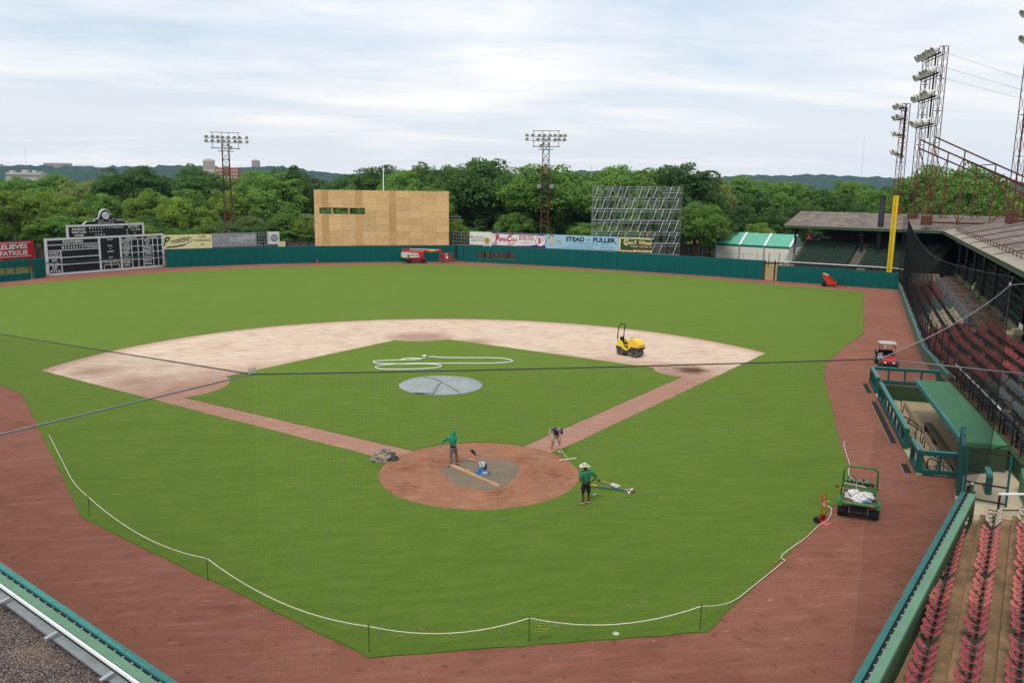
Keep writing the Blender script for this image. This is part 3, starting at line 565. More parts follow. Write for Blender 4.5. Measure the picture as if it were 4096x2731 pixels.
b = MB(); text_into(b, 'STEAD', 5.35, 4.05, 3.4, 0.78, -0.06, 0.04); text_into(b, 'FULLER', 10.6, 4.05, 4.0, 0.78, -0.06, 0.04); text_into(b, 'and', 7.75, 4.25, 0.6, 0.42, -0.06, 0.0); stroke(b, [(12.5, 4.15), (12.8, 3.85)], 0.14, -0.06); b.build('title_lettering', DKL, r)
b = MB(); text_into(b, 'I N S U R A N C E ,  I N C .', 8.2, 3.55, 7.0, 0.4, -0.06, 0.0); text_into(b, 'Joe. E. Fuller  &  C. D. Denson', 6.3, 3.14, 4.5, 0.25, -0.06); text_into(b, '205-414-1476', 11.1, 3.14, 2.3, 0.25, -0.06); text_into(b, "YOUR REPRESENTATIVES FOR STATE AUTO INSURANCE", 5.95, 2.84, 5.9, 0.15, -0.06); text_into(b, 'www.steadandfuller.com', 11.2, 2.8, 2.9, 0.18, -0.06); b.build('lettering', mat('slate_lettering', (84, 102, 116), 0.6, 0.05), r)
fc = MB().prism([(0.45+x, 3.9+z) for x, z in [(0.1, 0.2), (0.05, 0.6), (0.25, 0.95), (0.6, 1.0), (0.95, 0.85), (1.0, 0.4), (0.9, -0.2), (0.7, -0.7), (0.45, -0.75), (0.2, -0.4)]], 'y', -0.05, -0.04).build('drawn_face', mat('face_cream', (226, 206, 186), 0.6, 0.04), r)
b = MB(); stroke(b, [(0.55, 4.25), (0.5, 4.65), (0.8, 4.95), (1.2, 4.9), (1.45, 4.6)], 0.14, -0.07); stroke(b, [(0.7, 4.3), (0.9, 4.33)], 0.05, -0.07); stroke(b, [(1.1, 4.3), (1.3, 4.25)], 0.05, -0.07); stroke(b, [(1.0, 4.2), (0.98, 3.9), (1.1, 3.88)], 0.03, -0.07); stroke(b, [(0.75, 3.65), (0.95, 3.5), (1.2, 3.62)], 0.05, -0.07); stroke(b, [(0.55, 3.9), (0.7, 3.3), (0.95, 3.12), (1.2, 3.3), (1.42, 3.9), (1.48, 4.4)], 0.03, -0.07); b.build('drawn_lines', DKL, fc, kind='stuff')
cdp = MB().box((2.3, -0.05, 4.0), (1.5, 0.015, 1.45), ry=R(-8)).build('note_card', mat('card_blue', (190, 214, 224), 0.6, 0.03), r)
b = MB(); text_into(b, 'Why Worry?', 2.3, 4.35, 1.2, 0.24, -0.065, 0.0, 0.2); text_into(b, 'INSURE', 2.3, 3.92, 1.15, 0.26, -0.065, 0.01, 0.2); text_into(b, 'InSTEAD', 2.3, 3.5, 1.2, 0.26, -0.065, 0.01, 0.2); b.build('lettering', DKL, cdp)
r, w = sign('painted_sign', 'green tinners and roofers sign with cream scrolled border', RA_, RB_, 26.92, 32.8, 2.7, 5.1, GRNS)
b = MB(); b.box((0.18, -0.05, 3.9), (0.3, 0.02, 2.36)); b.box((2.95, -0.05, 5.0), (5.7, 0.02, 0.16)); b.box((1.4, -0.05, 2.8), (2.6, 0.02, 0.16)); b.box((4.25, -0.05, 2.86), (3.1, 0.02, 0.3)); stroke(b, [(0.4, 4.9), (1.8, 4.75), (3.6, 4.9), (3.8, 4.65), (4.0, 4.9), (5.6, 4.75)], 0.07, -0.05); b.build('border', CREAM, r, kind='stuff')
b = MB(); text_into(b, 'G', 1.25, 3.72, 0.8, 1.05, -0.06, 0.05); text_into(b, 'eo.F. Wheel', 3.7, 3.92, 4.0, 0.68, -0.06, 0.04); b.build('title_lettering', mat('cream_red_lettering', (236, 196, 140), 0.6, 0.1, 4), r)
b = MB(); text_into(b, 'TINNERS - ROOFERS - W', 3.9, 3.5, 3.7, 0.2, -0.06, 0.02); b.build('lettering', CREAM, r)
b = MB(); text_into(b, 'MANUFACTURERS & DISTRIBUTORS', 3.2, 3.12, 4.8, 0.22, -0.06, 0.02); text_into(b, 'ESTABLISHED 1883', 4.3, 2.78, 2.4, 0.16, -0.075, 0.02); b.build('lettering', mat('wine_lettering', (130, 52, 52), 0.6, 0.1), r)
r, w = sign('number_sign', 'small white number sign behind the wall above the window openings', (15.5, 112.6), (31, 103), 1.6, 3.05, 2.4, 3.1, WHITEP)
b = MB(); text_into(b, '126', 0.72, 2.62, 1.0, 0.42, -0.05, 0.03); b.build('lettering', DKL, r)

# ------------------------------------------------------------------ plywood batter's eye
def ply(name, st, c, c2):
    m = bpy.data.materials.new(name); m.use_nodes = True; n_ = m.node_tree.nodes; l_ = m.node_tree.links; b_ = n_['Principled BSDF']; b_.inputs['Roughness'].default_value = 0.75; b_.inputs['Specular IOR Level'].default_value = 0.2
    t = n_.new('ShaderNodeTexCoord'); oi = n_.new('ShaderNodeObjectInfo'); ad = n_.new('ShaderNodeVectorMath'); ad.operation = 'MULTIPLY_ADD'; cb = n_.new('ShaderNodeCombineXYZ'); [l_.new(oi.outputs['Random'], cb.inputs[i]) for i in range(3)]
    l_.new(cb.outputs[0], ad.inputs[0]); ad.inputs[1].default_value = (37, 53, 71); l_.new(t.outputs['Object'], ad.inputs[2])
    mp = n_.new('ShaderNodeMapping'); mp.inputs['Scale'].default_value = st; l_.new(ad.outputs[0], mp.inputs[0])
    nz = n_.new('ShaderNodeTexNoise'); nz.inputs['Scale'].default_value = 1.3; nz.inputs['Detail'].default_value = 3; l_.new(mp.outputs[0], nz.inputs[0])
    mu = n_.new('ShaderNodeMath'); mu.operation = 'MULTIPLY'; l_.new(nz.outputs[0], mu.inputs[0]); mu.inputs[1].default_value = 16
    fr = n_.new('ShaderNodeMath'); fr.operation = 'PINGPONG'; l_.new(mu.outputs[0], fr.inputs[0]); fr.inputs[1].default_value = 1.0
    rp = n_.new('ShaderNodeValToRGB'); l_.new(fr.outputs[0], rp.inputs[0]); rp.color_ramp.elements[0].position = 0.15; rp.color_ramp.elements[1].position = 0.75
    rp.color_ramp.elements[0].color = (*[v*0.88 for v in lin(c2)], 1); rp.color_ramp.elements[1].color = (*[v*0.88 for v in lin(c)], 1)
    mr = n_.new('ShaderNodeMapRange'); l_.new(oi.outputs['Random'], mr.inputs[0]); mr.inputs[3].default_value = 0.86; mr.inputs[4].default_value = 1.06
    mm = n_.new('ShaderNodeMixRGB'); mm.blend_type = 'MULTIPLY'; mm.inputs[0].default_value = 1; l_.new(rp.outputs[0], mm.inputs[1]); cc = n_.new('ShaderNodeCombineXYZ'); [l_.new(mr.outputs[0], cc.inputs[i]) for i in range(3)]; l_.new(cc.outputs[0], mm.inputs[2])
    l_.new(mm.outputs[0], b_.inputs['Base Color']); return m
PLH = ply('plywood_across', (0.7, 1, 2.4), (234, 196, 144), (212, 168, 114)); PLV = ply('plywood_upright', (2.4, 1, 0.7), (218, 176, 122), (196, 150, 98))
pa = -0.1836
pw = thing('plywood_screen', 'tall plain plywood screen with three small openings in centre field', 'screen', (-12.8, 121.9, 0), pa)
cx = [0, 1.37, 2.6, 5.1, 7.54, 8.77, 11.24, 13.64, 14.87, 17.27, 19.7, 22.11, 24.5]; ZT = 12.25
zr = [ZT-1.22*i for i in range(11)] + [0.0]
ops = [((262-195)/72.95, (425-195)/72.95), ((440-195)/72.95, (648-195)/72.95), ((662-195)/72.95, (868-195)/72.95)]; oz0, oz1 = ZT-(522-207)/72.95, ZT-(437-207)/72.95
def sub(rects, o):
    res = []
    for x0, x1, z0, z1 in rects:
        a0, a1, c0, c1 = o
        if x1 <= a0 or x0 >= a1 or z1 <= c0 or z0 >= c1: res.append((x0, x1, z0, z1)); continue
        if x0 < a0: res.append((x0, a0, z0, z1))
        if x1 > a1: res.append((a1, x1, z0, z1))
        m0, m1 = max(x0, a0), min(x1, a1)
        if z0 < c0: res.append((m0, m1, z0, c0))
        if z1 > c1: res.append((m0, m1, c1, z1))
    return res
for i in range(len(cx)-1):
    vert = (cx[i+1]-cx[i]) < 1.3 and i > 0; zs = zr if not vert else [ZT, ZT-2.44, ZT-4.88, ZT-7.32, ZT-9.76, 0]
    for z1, z0 in zip(zs, zs[1:]):
        rs = [(cx[i], cx[i+1], z0, z1)]
        for o in ops: rs = sub(rs, (o[0], o[1], oz0, oz1))
        for x0, x1, q0, q1 in rs:
            if x1-x0 < 0.02 or q1-q0 < 0.02: continue
            b = MB(); b.box((0, 0, 0), (x1-x0-0.018, 0.03, q1-q0-0.018)); o_ = b.build('panel', PLV if vert else PLH, pw); o_.location = ((x0+x1)/2, random.uniform(-0.012, 0.012), (q0+q1)/2)
for o in ops: b = MB(); [b.box((x, -0.02, (oz0+oz1)/2), (0.05, 0.08, oz1-oz0)) for x in o]; b.box(((o[0]+o[1])/2, -0.02, oz1), (o[1]-o[0], 0.08, 0.05)); b.split('opening_trim', PLV, pw)
for i in range(13):
    for y in (0.35, 2.2): rod('scaffold_upright', (0.2+i*2.0, y, 0), (0.2+i*2.0, y, ZT-0.15), 0.05, GALV, pw)
for z in (2, 4.2, 6.4, 10.2, 11.9):
    for y in (0.35, 2.2): rod('scaffold_ledger', (0.1, y, z), (24.4, y, z), 0.04, GALV, pw)
for i in range(0, 12, 2): rod('scaffold_brace', (0.2+i*2, 2.25, 6.4 if i % 4 else 10.2), (2.2+i*2, 2.25, 10.2 if i % 4 else 6.4), 0.035, GALV, pw)
for x0, sg in ((0, -1), (24.5, 1)):
    for z in (7.25, 7.75): rod('side_bracket', (x0-sg*0.5, 0.3, z), (x0+sg*2.1, 0.3, z), 0.045, GALV, pw)
    rod('side_bracket', (x0+sg*2.1, 0.3, 7.2), (x0+sg*2.1, 0.3, 7.8), 0.05, GALV, pw)
rod('side_bracket', (-0.15, 0.3, 4.7), (-0.15, 0.3, 5.9), 0.06, GALV, pw)
fp = thing('flagpole', 'bare white flagpole rising behind the plywood screen', 'pole', (-0.2, 124.5, 0)); b = MB().tube((0, 0, 0), (0, 0, 16.3), 0.11, 10, 0.07); b.build('pole', WHITEP, fp, smooth=True); MB().lathe([(0.02, 0), (0.12, 0.06), (0.12, 0.14), (0.02, 0.22)], (0, 0, 16.3), 10).build('finial', ALU, fp)
# cone
cn = thing('traffic_cone', 'small orange traffic cone at foot of the centre field wall', 'cone', (-12.0, 109.9, 0)); MB().lathe([(0.17, 0), (0.03, 0.6), (0.02, 0.62)], (0, 0, 0.04), 12).build('cone', mat('orange', (232, 88, 40), 0.5, 0.05), cn, smooth=True); MB().box((0, 0, 0.02), (0.42, 0.42, 0.04)).build('base', MATS['orange'], cn)

# ------------------------------------------------------------------ light towers
LAMPW = mat('lamp_enamel', (224, 224, 220), 0.4, 0.08, 2.0, k=0.95, c2=(196, 194, 186)); LAMPG = mat('lamp_lens', (150, 160, 150), 0.3, 0.1, 4)
_lm = MB().lathe([(0.10, -0.42), (0.16, -0.40), (0.2, -0.12), (0.34, 0.05), (0.46, 0.26), (0.50, 0.48), (0.50, 0.53), (0.46, 0.53), (0.40, 0.3), (0.05, 0.12)], (0, 0, 0), 16).mesh('lamp'); _lm.materials.append(LAMPW); _lm.polygons.foreach_set('use_smooth', [True]*len(_lm.polygons))
def lamp(parent, p, d, s=1.0):
    return inst('lamp', _lm, None, parent, p, Vector(d).to_track_quat('Z', 'Y'), (s, s, s))
def lattice(root, p0, p1, w0, w1, levels, m, r=0.05, diag=True, both=False):
    """square lattice mast between heights, four legs, each member an object"""
    c = [(-1, -1), (1, -1), (1, 1), (-1, 1)]
    def P(t, k): z = p0[2]+(p1[2]-p0[2])*t; w = (w0+(w1-w0)*t)/2; return Vector((p0[0]+(p1[0]-p0[0])*t+c[k][0]*w, p0[1]+(p1[1]-p0[1])*t+c[k][1]*w, z))
    for k in range(4): rod('leg', P(0, k), P(1, k), r*1.25, m, root)
    for i in range(levels):
        t0, t1 = i/levels, (i+1)/levels
        for k in range(4):
            j = (k+1) % 4
            if i % 2 == 0: rod('strut', P(t1, k), P(t1, j), r*0.7, m, root)
            rod('brace', P(t0, k if i % 2 else j), P(t1, j if i % 2 else k), r*0.6, m, root)
            if both: rod('brace', P(t0, j if i % 2 else k), P(t1, k if i % 2 else j), r*0.6, m, root)
def outfield_tower(loc, H, label, kind):
    t = thing('light_tower', label, 'light tower', loc, math.atan2(loc[0], loc[1])*-1)
    lattice(t, (0, 0, 0), (0, 0, 11), 1.5, 1.3, 8, RUST, 0.07); lattice(t, (0, 0, 11), (0, 0, H-1.0), 1.3, 1.15, 8, RUSTD, 0.06, both=kind)
    for z in (H, H-2.85): rod('platform_rail', (-2.6, -0.6, z), (2.6, -0.6, z), 0.07 if z < H else 0.05, RUSTD, t)
    rod('platform_rail', (-1.4, -0.6, H-3.4), (1.4, -0.6, H-3.4), 0.06, RUSTD, t)
    for x in (-2.3, -0.65, 0.65, 2.3): rod('upright', (x, -0.6, H-2.9), (x, -0.6, H), 0.05, RUSTD, t)
    for z in (H-1.05, H-1.8): rod('lamp_bar', (-3.0, -0.6, z), (3.2, -0.6, z), 0.05, RUSTD, t)
    for j, z in enumerate((H-1.05, H-1.8)):
        n = 8
        for i in range(n):
            if kind and j == 1 and i in (1,): continue
            x = -3.3+i*6.8/(n-1)+random.uniform(-0.12, 0.12); dx = (-0.5 if i == 0 and kind else 0.9 if i == n-1 and not kind else 0)+random.uniform(-0.15, 0.15)
            lamp(t, (x, -0.85, z+0.3), (dx, -0.9, -0.45+random.uniform(-0.1, 0.1)), 0.72)
    lamp(t, (-0.9 if kind else 0.75, -0.8, H-2.6), (0.1, -0.9, -0.5), 0.8)
    b = MB().box((0, 0, H-7.0), (0.75, 0.6, 1.6)); b.box((0, 0, H-6.1), (1.0, 0.8, 0.1)); b.split('transformer_box', mat('tan_box', (150, 132, 106), 0.7, 0.15), t)
    if kind:
        for x in (-1.15, 1.15): b = MB().box((x, -0.3, 13.4), (0.7, 0.5, 0.7)); b.build('floodlight_box', GALV, t)
        rod('bracket', (-1.2, -0.3, 13.0), (1.2, -0.3, 13.0), 0.08, RUSTD, t)
    MB().box((0, -0.6, 3.2), (0.22, 0.12, 2.6)).build('conduit', ALU, t)
    return t
outfield_tower((-29.1, 131.4, 0), 22.4, 'rusty lattice light tower behind the left centre field signs', 0)
outfield_tower((29.8, 120.4, 0), 23.5, 'rusty lattice light tower behind the white soft drink sign', 1)

# ------------------------------------------------------------------ scaffold
sc = thing('scaffold', 'tall open tube scaffold behind the green and blue signs', 'scaffold', (34.7, 104.2, 0), math.atan2(101.4-104.2, 49.5-34.7))
NX, SW, LZ = 13, 15.05/12, 1.94
for i in range(NX):
    for y in (0, 1.3, 2.6): rod('standard', (i*SW, y, 0), (i*SW, y, 13.6), 0.032, GALV, sc)
for j in range(1, 8):
    z = min(j*LZ, 13.5)
    for y in (0, 1.3, 2.6): rod('ledger', (-0.1, y, z), (15.15, y, z), 0.036, GALV, sc); rod('ledger', (-0.1, y, z-0.45), (15.15, y, z-0.45), 0.025, GALV, sc)
    for i in range(0, NX): rod('transom', (i*SW, -0.1, z), (i*SW, 2.7, z), 0.025, GALV, sc)
    if j < 7:
        for i in range(NX-1):
            if (i+j) % 4 != 3: rod('steep_brace', (i*SW+0.15, -0.05, z), (i*SW+0.15+0.62, -0.05, z+LZ), 0.04, WHITEP, sc)
            if (i+2*j) % 3 == 0: rod('diagonal_brace', (i*SW, 1.3, z+LZ), (i*SW+SW, 1.3, z), 0.03, GALV, sc)
            if (i+j) % 3 == 1: rod('diagonal_brace', (i*SW, 2.6, z), (i*SW+SW, 2.6, z+LZ), 0.03, GALV, sc)
for j in (2, 4, 5): b = MB().box((7.5, 0.5, j*LZ+0.08), (15, 0.6, 0.06)); b.build('deck_board', ALU, sc)
b = MB().box((13.4, 0.4, 12.6), (3.4, 0.7, 0.08)); b.build('deck_board', ALU, sc)

# ------------------------------------------------------------------ tent
TGREEN = mat('tent_green', (96, 170, 146), 0.6, 0.08, 0.5, k=0.9); TGD = mat('tent_valance', (24, 110, 82), 0.6, 0.06); TWHITE = mat('tent_wall', (226, 224, 216), 0.7, 0.05, 0.8, 0.4, 2.2, k=0.9)
tt = thing('tent', 'large marquee with teal green roof and white side walls', 'tent', (63.1, 117.2, 0), math.atan2(106.8-117.2, 10.0)); TL = 14.4; TW = 7.0
for i in range(3):
    x0, x1 = i*TL/3, (i+1)*TL/3
    for y0, y1, z0, z1 in ((0, TW/2, 2.95, 5.1), (TW, TW/2, 2.95, 5.1)):
        b = MB(); n = 6; V = []
        for k in range(n+1):
            f = k/n; sag = -0.12*math.sin(f*math.pi)
            for q in range(5): g_ = q/4; V.append((x0+0.12+(x1-x0-0.24)*g_, y0+(y1-y0)*f, z0+(z1-z0)*f+sag*math.sin(g_*math.pi)))
        b.add(V, [(k*5+q, k*5+q+1, (k+1)*5+q+1, (k+1)*5+q) for k in range(n) for q in range(4)]); b.build('roof_panel', TGREEN, tt, smooth=True)
    MB().box(((x0+x1)/2, -0.02, 2.82), (x1-x0-0.2, 0.04, 0.34)).build('valance', TGD, tt)
    b = MB(); V = []
    for k in range(13):
        x = x0+0.1+(x1-x0-0.2)*k/12; V += [(x, 0.02+0.05*math.sin(k*2.4+i), 0.05), (x, 0.02, 2.7)]
    b.add(V, [(2*k, 2*k+2, 2*k+3, 2*k+1) for k in range(12)]); b.build('side_wall', TWHITE, tt, smooth=True)
for i in range(4):
    x = i*TL/3
    b = MB().bar((x, 0, 2.98), (x, TW/2, 5.14), 0.36, 0.06); b.bar((x, TW, 2.98), (x, TW/2, 5.14), 0.36, 0.06); b.split('roof_strip', WHITEP, tt)
    for y in (0, TW): MB().tube((x, y-0.04, 0), (x, y-0.04, 3.0), 0.06).build('pole', ALU, tt)
MB().prism([(0, 2.95), (TW, 2.95), (TW/2, 5.08)], 'x', TL-0.02, TL+0.02).build('gable', TGREEN, tt)
b = MB(); [b.bar((TL+0.05, y, 2.95), (TL+0.05, y, 2.95+2.13*(1-abs(y-TW/2)/(TW/2))), 0.05) for y in (1.5, 2.5, 3.5, 4.5, 5.5)]; b.split('gable_rib', ALU, tt)
MB().box((TL, TW/2, 1.4), (0.04, TW, 2.8)).build('end_wall', TWHITE, tt); MB().box((TL/2, TW, 1.4), (TL, 0.04, 2.8)).build('side_wall', TWHITE, tt)
# old boundary wall far behind the outfield
def backwall(label, pts, h):
    pts = [Vector((*p, 0)) for p in pts]; r = thing('boundary_wall', label, 'wall', pts[0]); b = MB(); c = MB()
    for a, d in zip(pts, pts[1:]):
        b.bar(a-pts[0]+Vector((0, 0, h/2)), d-pts[0]+Vector((0, 0, h/2)), 0.25, h); n = int((d-a).length/4); c.bar(a-pts[0]+Vector((0, 0, h+0.04)), d-pts[0]+Vector((0, 0, h+0.04)), 0.4, 0.1)
        for i in range(n+1): p = a+(d-a)*(i/max(n, 1))-pts[0]; c.box((p.x, p.y-0.1, h/2), (0.3, 0.3, h+0.05))
    b.split('wall', WOODD, r); c.build('pilasters_and_coping', RUSTD, r)
backwall('old dark stained boundary wall behind left and centre field', [(-95, 72), (-62, 102), (-44, 114), (-22, 122.5), (10, 124), (18.5, 121)], 2.7)
backwall('old streaked boundary wall between the scaffold and the tent', [(18.5, 121), (44, 112), (62.5, 118.5)], 2.75)
cf = thing('chain_link_fence', 'low galvanised fence rails and posts in front of the tent', 'fence', (58.5, 112.5, 0), math.atan2(-9, 9.5))
for i in range(5): rod('post', (i*2.6, 0, 0), (i*2.6, 0, 1.9 if i % 2 else 2.3), 0.045, GALV, cf)
rod('rail', (0, 0, 1.75), (10.4, 0, 1.75), 0.03, GALV, cf)
for i, p in enumerate(((65.0, 99.0), (66.4, 98.2))):
    t_ = thing('fence_post', ('leaning' if i == 0 else 'slim upright') + ' bare metal post in the right field opening', 'post', (*p, 0)); MB().tube((0, 0, 0), (0.15*i+0.05, 0, 2.6), 0.06, 8).build('post', RUSTD, t_); MB().lathe([(0.07, 0), (0.07, 0.06)], (0.15*i+0.05, 0, 2.58), 8).build('cap', GALV, t_)
# ------------------------------------------------------------------ first base stands: s runs from the right field corner towards home, o outwards from the field wall
SA = Vector((68, 67, 0)); SU = Vector((-0.5386, -0.8426, 0)); SN = Vector((0.8426, -0.5386, 0))
def Wp(s, o, z=0.0): return SA + SU*s + SN*(o+max(0.0, (s-53)*0.085)) + Vector((0, 0, z))
FE = Vector((0.722, -0.692, 0)); FM = Vector((0.692, 0.722, 0)); F0 = Vector((55.8, 78.4, 0))
def Fp(t, o, z=0.0): return F0 + FE*t + FM*o + Vector((0, 0, z))
def strip(b, ss, o0, o1, z0, z1, f=Wp):
    """a solid band following the stand between two offsets"""
    n = len(ss); V = []
    for s in ss: V += [f(s, o0, z0), f(s, o1, z0), f(s, o1, z1), f(s, o0, z1)]
    F = [(0, 1, 2, 3), tuple((n-1)*4+i for i in (3, 2, 1, 0))]
    for i in range(n-1):
        for k in range(4): F.append((i*4+k, i*4+(k+1) % 4, (i+1)*4+(k+1) % 4, (i+1)*4+k))
    return b.add(V, F)
SS = [-1, 8, 16, 24, 32, 40, 46, 53, 58, 63.5]; SS2 = SS + [70, 76, 82, 88]
OLIVE = mat('olive_wall', (100, 116, 88), 0.8, 0.15, 0.8, 0.2, 10, k=0.8)
r = thing('field_wall', 'low olive wall with turquoise cap along the first base seats', 'wall', Wp(0, 0))
def wb(b, nm, m, root): b.v = [tuple(Vector(p)-root.location) for p in b.v]; return b.build(nm, m, root)
wb(strip(MB(), SS, -0.02, 0.14, 0, 0.95), 'wall', OLIVE, r); wb(strip(MB(), SS, -0.06, 0.1, 0.95, 1.03), 'cap', TEALTOP, r); wb(strip(MB(), SS, 0.1, 0.2, 0.95, 1.0), 'cable_strip', BLACK, r)
b = MB(); [b.bar(Wp(s, 0.14, 1.0), Wp(s+5.6, 0.14, 1.12), 0.03) for s in range(0, 63, 6)]
b.v = [tuple(Vector(p)-r.location) for p in b.v]; b.split('top_tube', ALU, r)
# stepped concrete of the box seats, walkway, upper stand
b = MB(); NR = 6
def row_o(k): return 0.35+0.88*k
def row_z(k): return 0.55+0.27*k
for k in range(NR): strip(b, SS2, row_o(k), row_o(k)+0.89, -0.05, row_z(k))
struct(b.build('box_seat_terrace', CONCB)); b = MB(); strip(b, SS2, row_o(6), 6.95, -0.05, 2.1); struct(b.build('walkway', mat('brown_walkway', (150, 112, 78), 0.8, 0.15, 0.6, 0.2, 12, c2=(112, 86, 62), k=0.78)))
b = MB(); strip(b, SS2, 6.95, 7.25, 0, 2.5); o_ = b.build('stand_kerb', mat('pale_green_kerb', (128, 142, 98), 0.8, 0.15, 1, k=0.75)); tag(o_, 'pale green concrete kerb between the walkway and the bench stand', 'kerb')
b = MB(); UZ = lambda k: 2.35+0.33*k; UO = lambda k: 7.3+0.78*k
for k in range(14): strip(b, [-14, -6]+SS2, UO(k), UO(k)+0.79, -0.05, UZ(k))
struct(b.build('bench_terrace', mat('shaded_stand_floor', (64, 56, 46), 0.85, 0.25, 0.6, k=0.6)));  # floor tone kept low, shade below the roof is put into its colour
# green benches of the first base stand
BG = mat('shaded_green_bench', (72, 116, 94), 0.65, 0.15, 2.0, k=0.6); BGD = mat('bench_steel', (92, 100, 92), 0.6, 0.2, 3)  # bench green darkened in its base colour to carry the roof's shade
def bench(label, pts, group=None, w=0.3, backs=False):
    """pts: plank end points at seat height; legs down to the step"""
    a, c = Vector(pts[0]), Vector(pts[1]); r = thing('bleacher_bench', label, 'bench', a, 0, group); d = c-a
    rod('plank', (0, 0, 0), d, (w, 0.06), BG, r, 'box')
    n = max(2, int(d.length/2.6))
    for i in range(n+1): p = d*((i+0.1)/(n+0.2)); rod('leg', p-Vector((0, 0, 0.42)), p-Vector((0, 0, 0.03)), (0.06, 0.06), BGD, r, 'box')
    if backs: 
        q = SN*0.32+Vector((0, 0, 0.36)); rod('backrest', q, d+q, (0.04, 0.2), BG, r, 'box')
secs = [(-12.5, -2), (0.5, 12), (13, 24.5), (25.6, 37), (38.2, 50), (51, 62), (63, 74)]
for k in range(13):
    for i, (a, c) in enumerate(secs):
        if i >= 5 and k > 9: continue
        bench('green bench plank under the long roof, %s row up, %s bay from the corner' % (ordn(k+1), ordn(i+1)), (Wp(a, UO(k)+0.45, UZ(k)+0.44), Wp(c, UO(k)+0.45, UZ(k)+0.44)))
# posts, roof
POSTS = [1.1, 9.4, 17.5, 25.6, 34, 42.3, 50.5, 58.7, 67, 75]
EZ, RZ, BZ = 7.85, 9.9, 8.4
for i, s in enumerate(POSTS):
    r = thing('roof_post', 'black steel roof post, %s from the corner along the walkway' % ordn(i+1), 'post', Wp(s, 7.1, 2.1)); MB().box((0, 0, 3.0), (0.3, 0.3, 6.0)).build('column', BLACK, r)
    b = MB().bar((0, 0, 4.6), (-1.2*SN.x, -1.2*SN.y, 5.75), 0.12); b.bar((0, 0, 4.6), (1.4*SN.x, 1.4*SN.y, 5.95), 0.12); b.split('knee_brace', BLACK, r); MB().box((0, 0, 0.1), (0.5, 0.5, 0.2)).build('base', BLACK, r)
for i, t in enumerate((-0.3, 9.6)):
    r = thing('roof_post', ('left end' if i == 0 else 'middle') + ' black roof post at the front of right field bleachers', 'post', Fp(t, 9.9, 0.6)); MB().box((0, 0, 3.7), (0.26, 0.26, 7.4)).build('column', BLACK, r)
    b = MB().bar((0, 0, 5.4), (1.8*FM.x, 1.8*FM.y, 7.2), 0.12); b.bar((0, 0, 6.2), (-0.8*FM.x, -0.8*FM.y, 7.1), 0.1); b.split('knee_brace', BLACK, r)
def meet(o1, o2):
    """plan corner of a first base line at offset o1 and a right field line at offset o2"""
    p, d = SA+SN*o1, SU; q, e = F0+FM*o2, FE; den = d.x*e.y-d.y*e.x; k = ((q.x-p.x)*e.y-(q.y-p.y)*e.x)/den; return p+d*k
OB = [5.5, 15.0, 22.0]; OR = [9.0, 18.5, 25.5]; ZB = [EZ, RZ, BZ]
TAR = mat('weathered_tar_roof', (142, 130, 122), 0.9, 0.2, 0.7, 0.3, 8, c2=(104, 92, 84), k=0.72, stretch=(1, 1, 1), detail=8); TARL = mat('pale_roof_edge', (166, 158, 144), 0.9, 0.15, 0.8, 0.2, 8, k=0.72); GEAVE = mat('green_eave', (64, 88, 64), 0.7, 0.2, 1.2, k=0.75)
rb = thing('grandstand_roof', 'long weathered grey roof over the first base grandstand', 'roof', Wp(30, 10, 7.8)); rr = thing('bleacher_roof', 'weathered grey roof over the right field corner bleachers', 'roof', Fp(8, 14, 7.8))
def roof_piece(b, root, P, th=0.06):
    P = [Vector(p)-root.location for p in P]; n = len(P); b.add(P + [p-Vector((0, 0, th)) for p in P], [tuple(range(n)), tuple(range(2*n-1, n-1, -1))] + [(i, (i+1) % n, n+(i+1) % n, n+i) for i in range(n)])
def lerp3(a, t): # offsets/heights along the section 0..2
    i = min(int(t), 1); f = t-i; return a[i]+(a[i+1]-a[i])*f
NS = 22
for j in range(NS):
    t0, t1 = 2*j/NS, 2*(j+1)/NS+0.012
    lift = 0.03 if j % 2 else 0.0; jz = random.uniform(0, 0.02)
    for root, end in ((rb, 'B'), (rr, 'R')):
        q = []
        for t in (t0, t1):
            t = min(t, 2.0); ob, orr, z = lerp3(OB, t), lerp3(OR, t), lerp3(ZB, t); c = meet(ob, orr)
            if end == 'B': q.append((Wp(92, ob-3.3, z), Wp(53, ob, z), Vector((c.x, c.y, z))))
            else: q.append((Vector((c.x, c.y, z)), Fp(-2.0, orr, z)))
        P = list(q[0]) + list(q[1])[::-1]; b = MB(); roof_piece(b, root, [Vector(p)+Vector((0, 0, lift*0+jz+(0.025 if p in q[0] else 0)*1)) for p in P]); b.build('roof_strip', TARL if (end == 'B' and j < 2) else TAR, root)
# eave boards, gutters and dark ceiling
for root, pts in ((rb, [Wp(92, OB[0]-3.3, EZ-0.12), Wp(53, OB[0], EZ-0.12), meet(OB[0], OR[0])+Vector((0, 0, EZ-0.12))]), (rr, [meet(OB[0], OR[0])+Vector((0, 0, EZ-0.12)), Fp(-2.0, OR[0], EZ-0.12)])):
    b = MB()
    for a, c in zip(pts, pts[1:]): b.bar(a-root.location, c-root.location, 0.12, 0.3)
    b.split('eave_board', GEAVE, root); b = MB()
    for a, c in zip(pts, pts[1:]): b.path([a-root.location+Vector((0, 0, -0.2)), c-root.location+Vector((0, 0, -0.2))], 0.09, 6)
    b.split('gutter', GEAVE, root)
b = MB()
for k in range(14): s = -4+k*6.8; b.bar(Wp(s, 5.6, EZ-0.35)-rb.location, Wp(s, 14.9, RZ-0.4)-rb.location, 0.14, 0.4); b.bar(Wp(s, 14.9, RZ-0.4)-rb.location, Wp(s, 21.5, BZ-0.4)-rb.location, 0.14, 0.4)
b.split('rafter', BLACK, rb); b = MB()
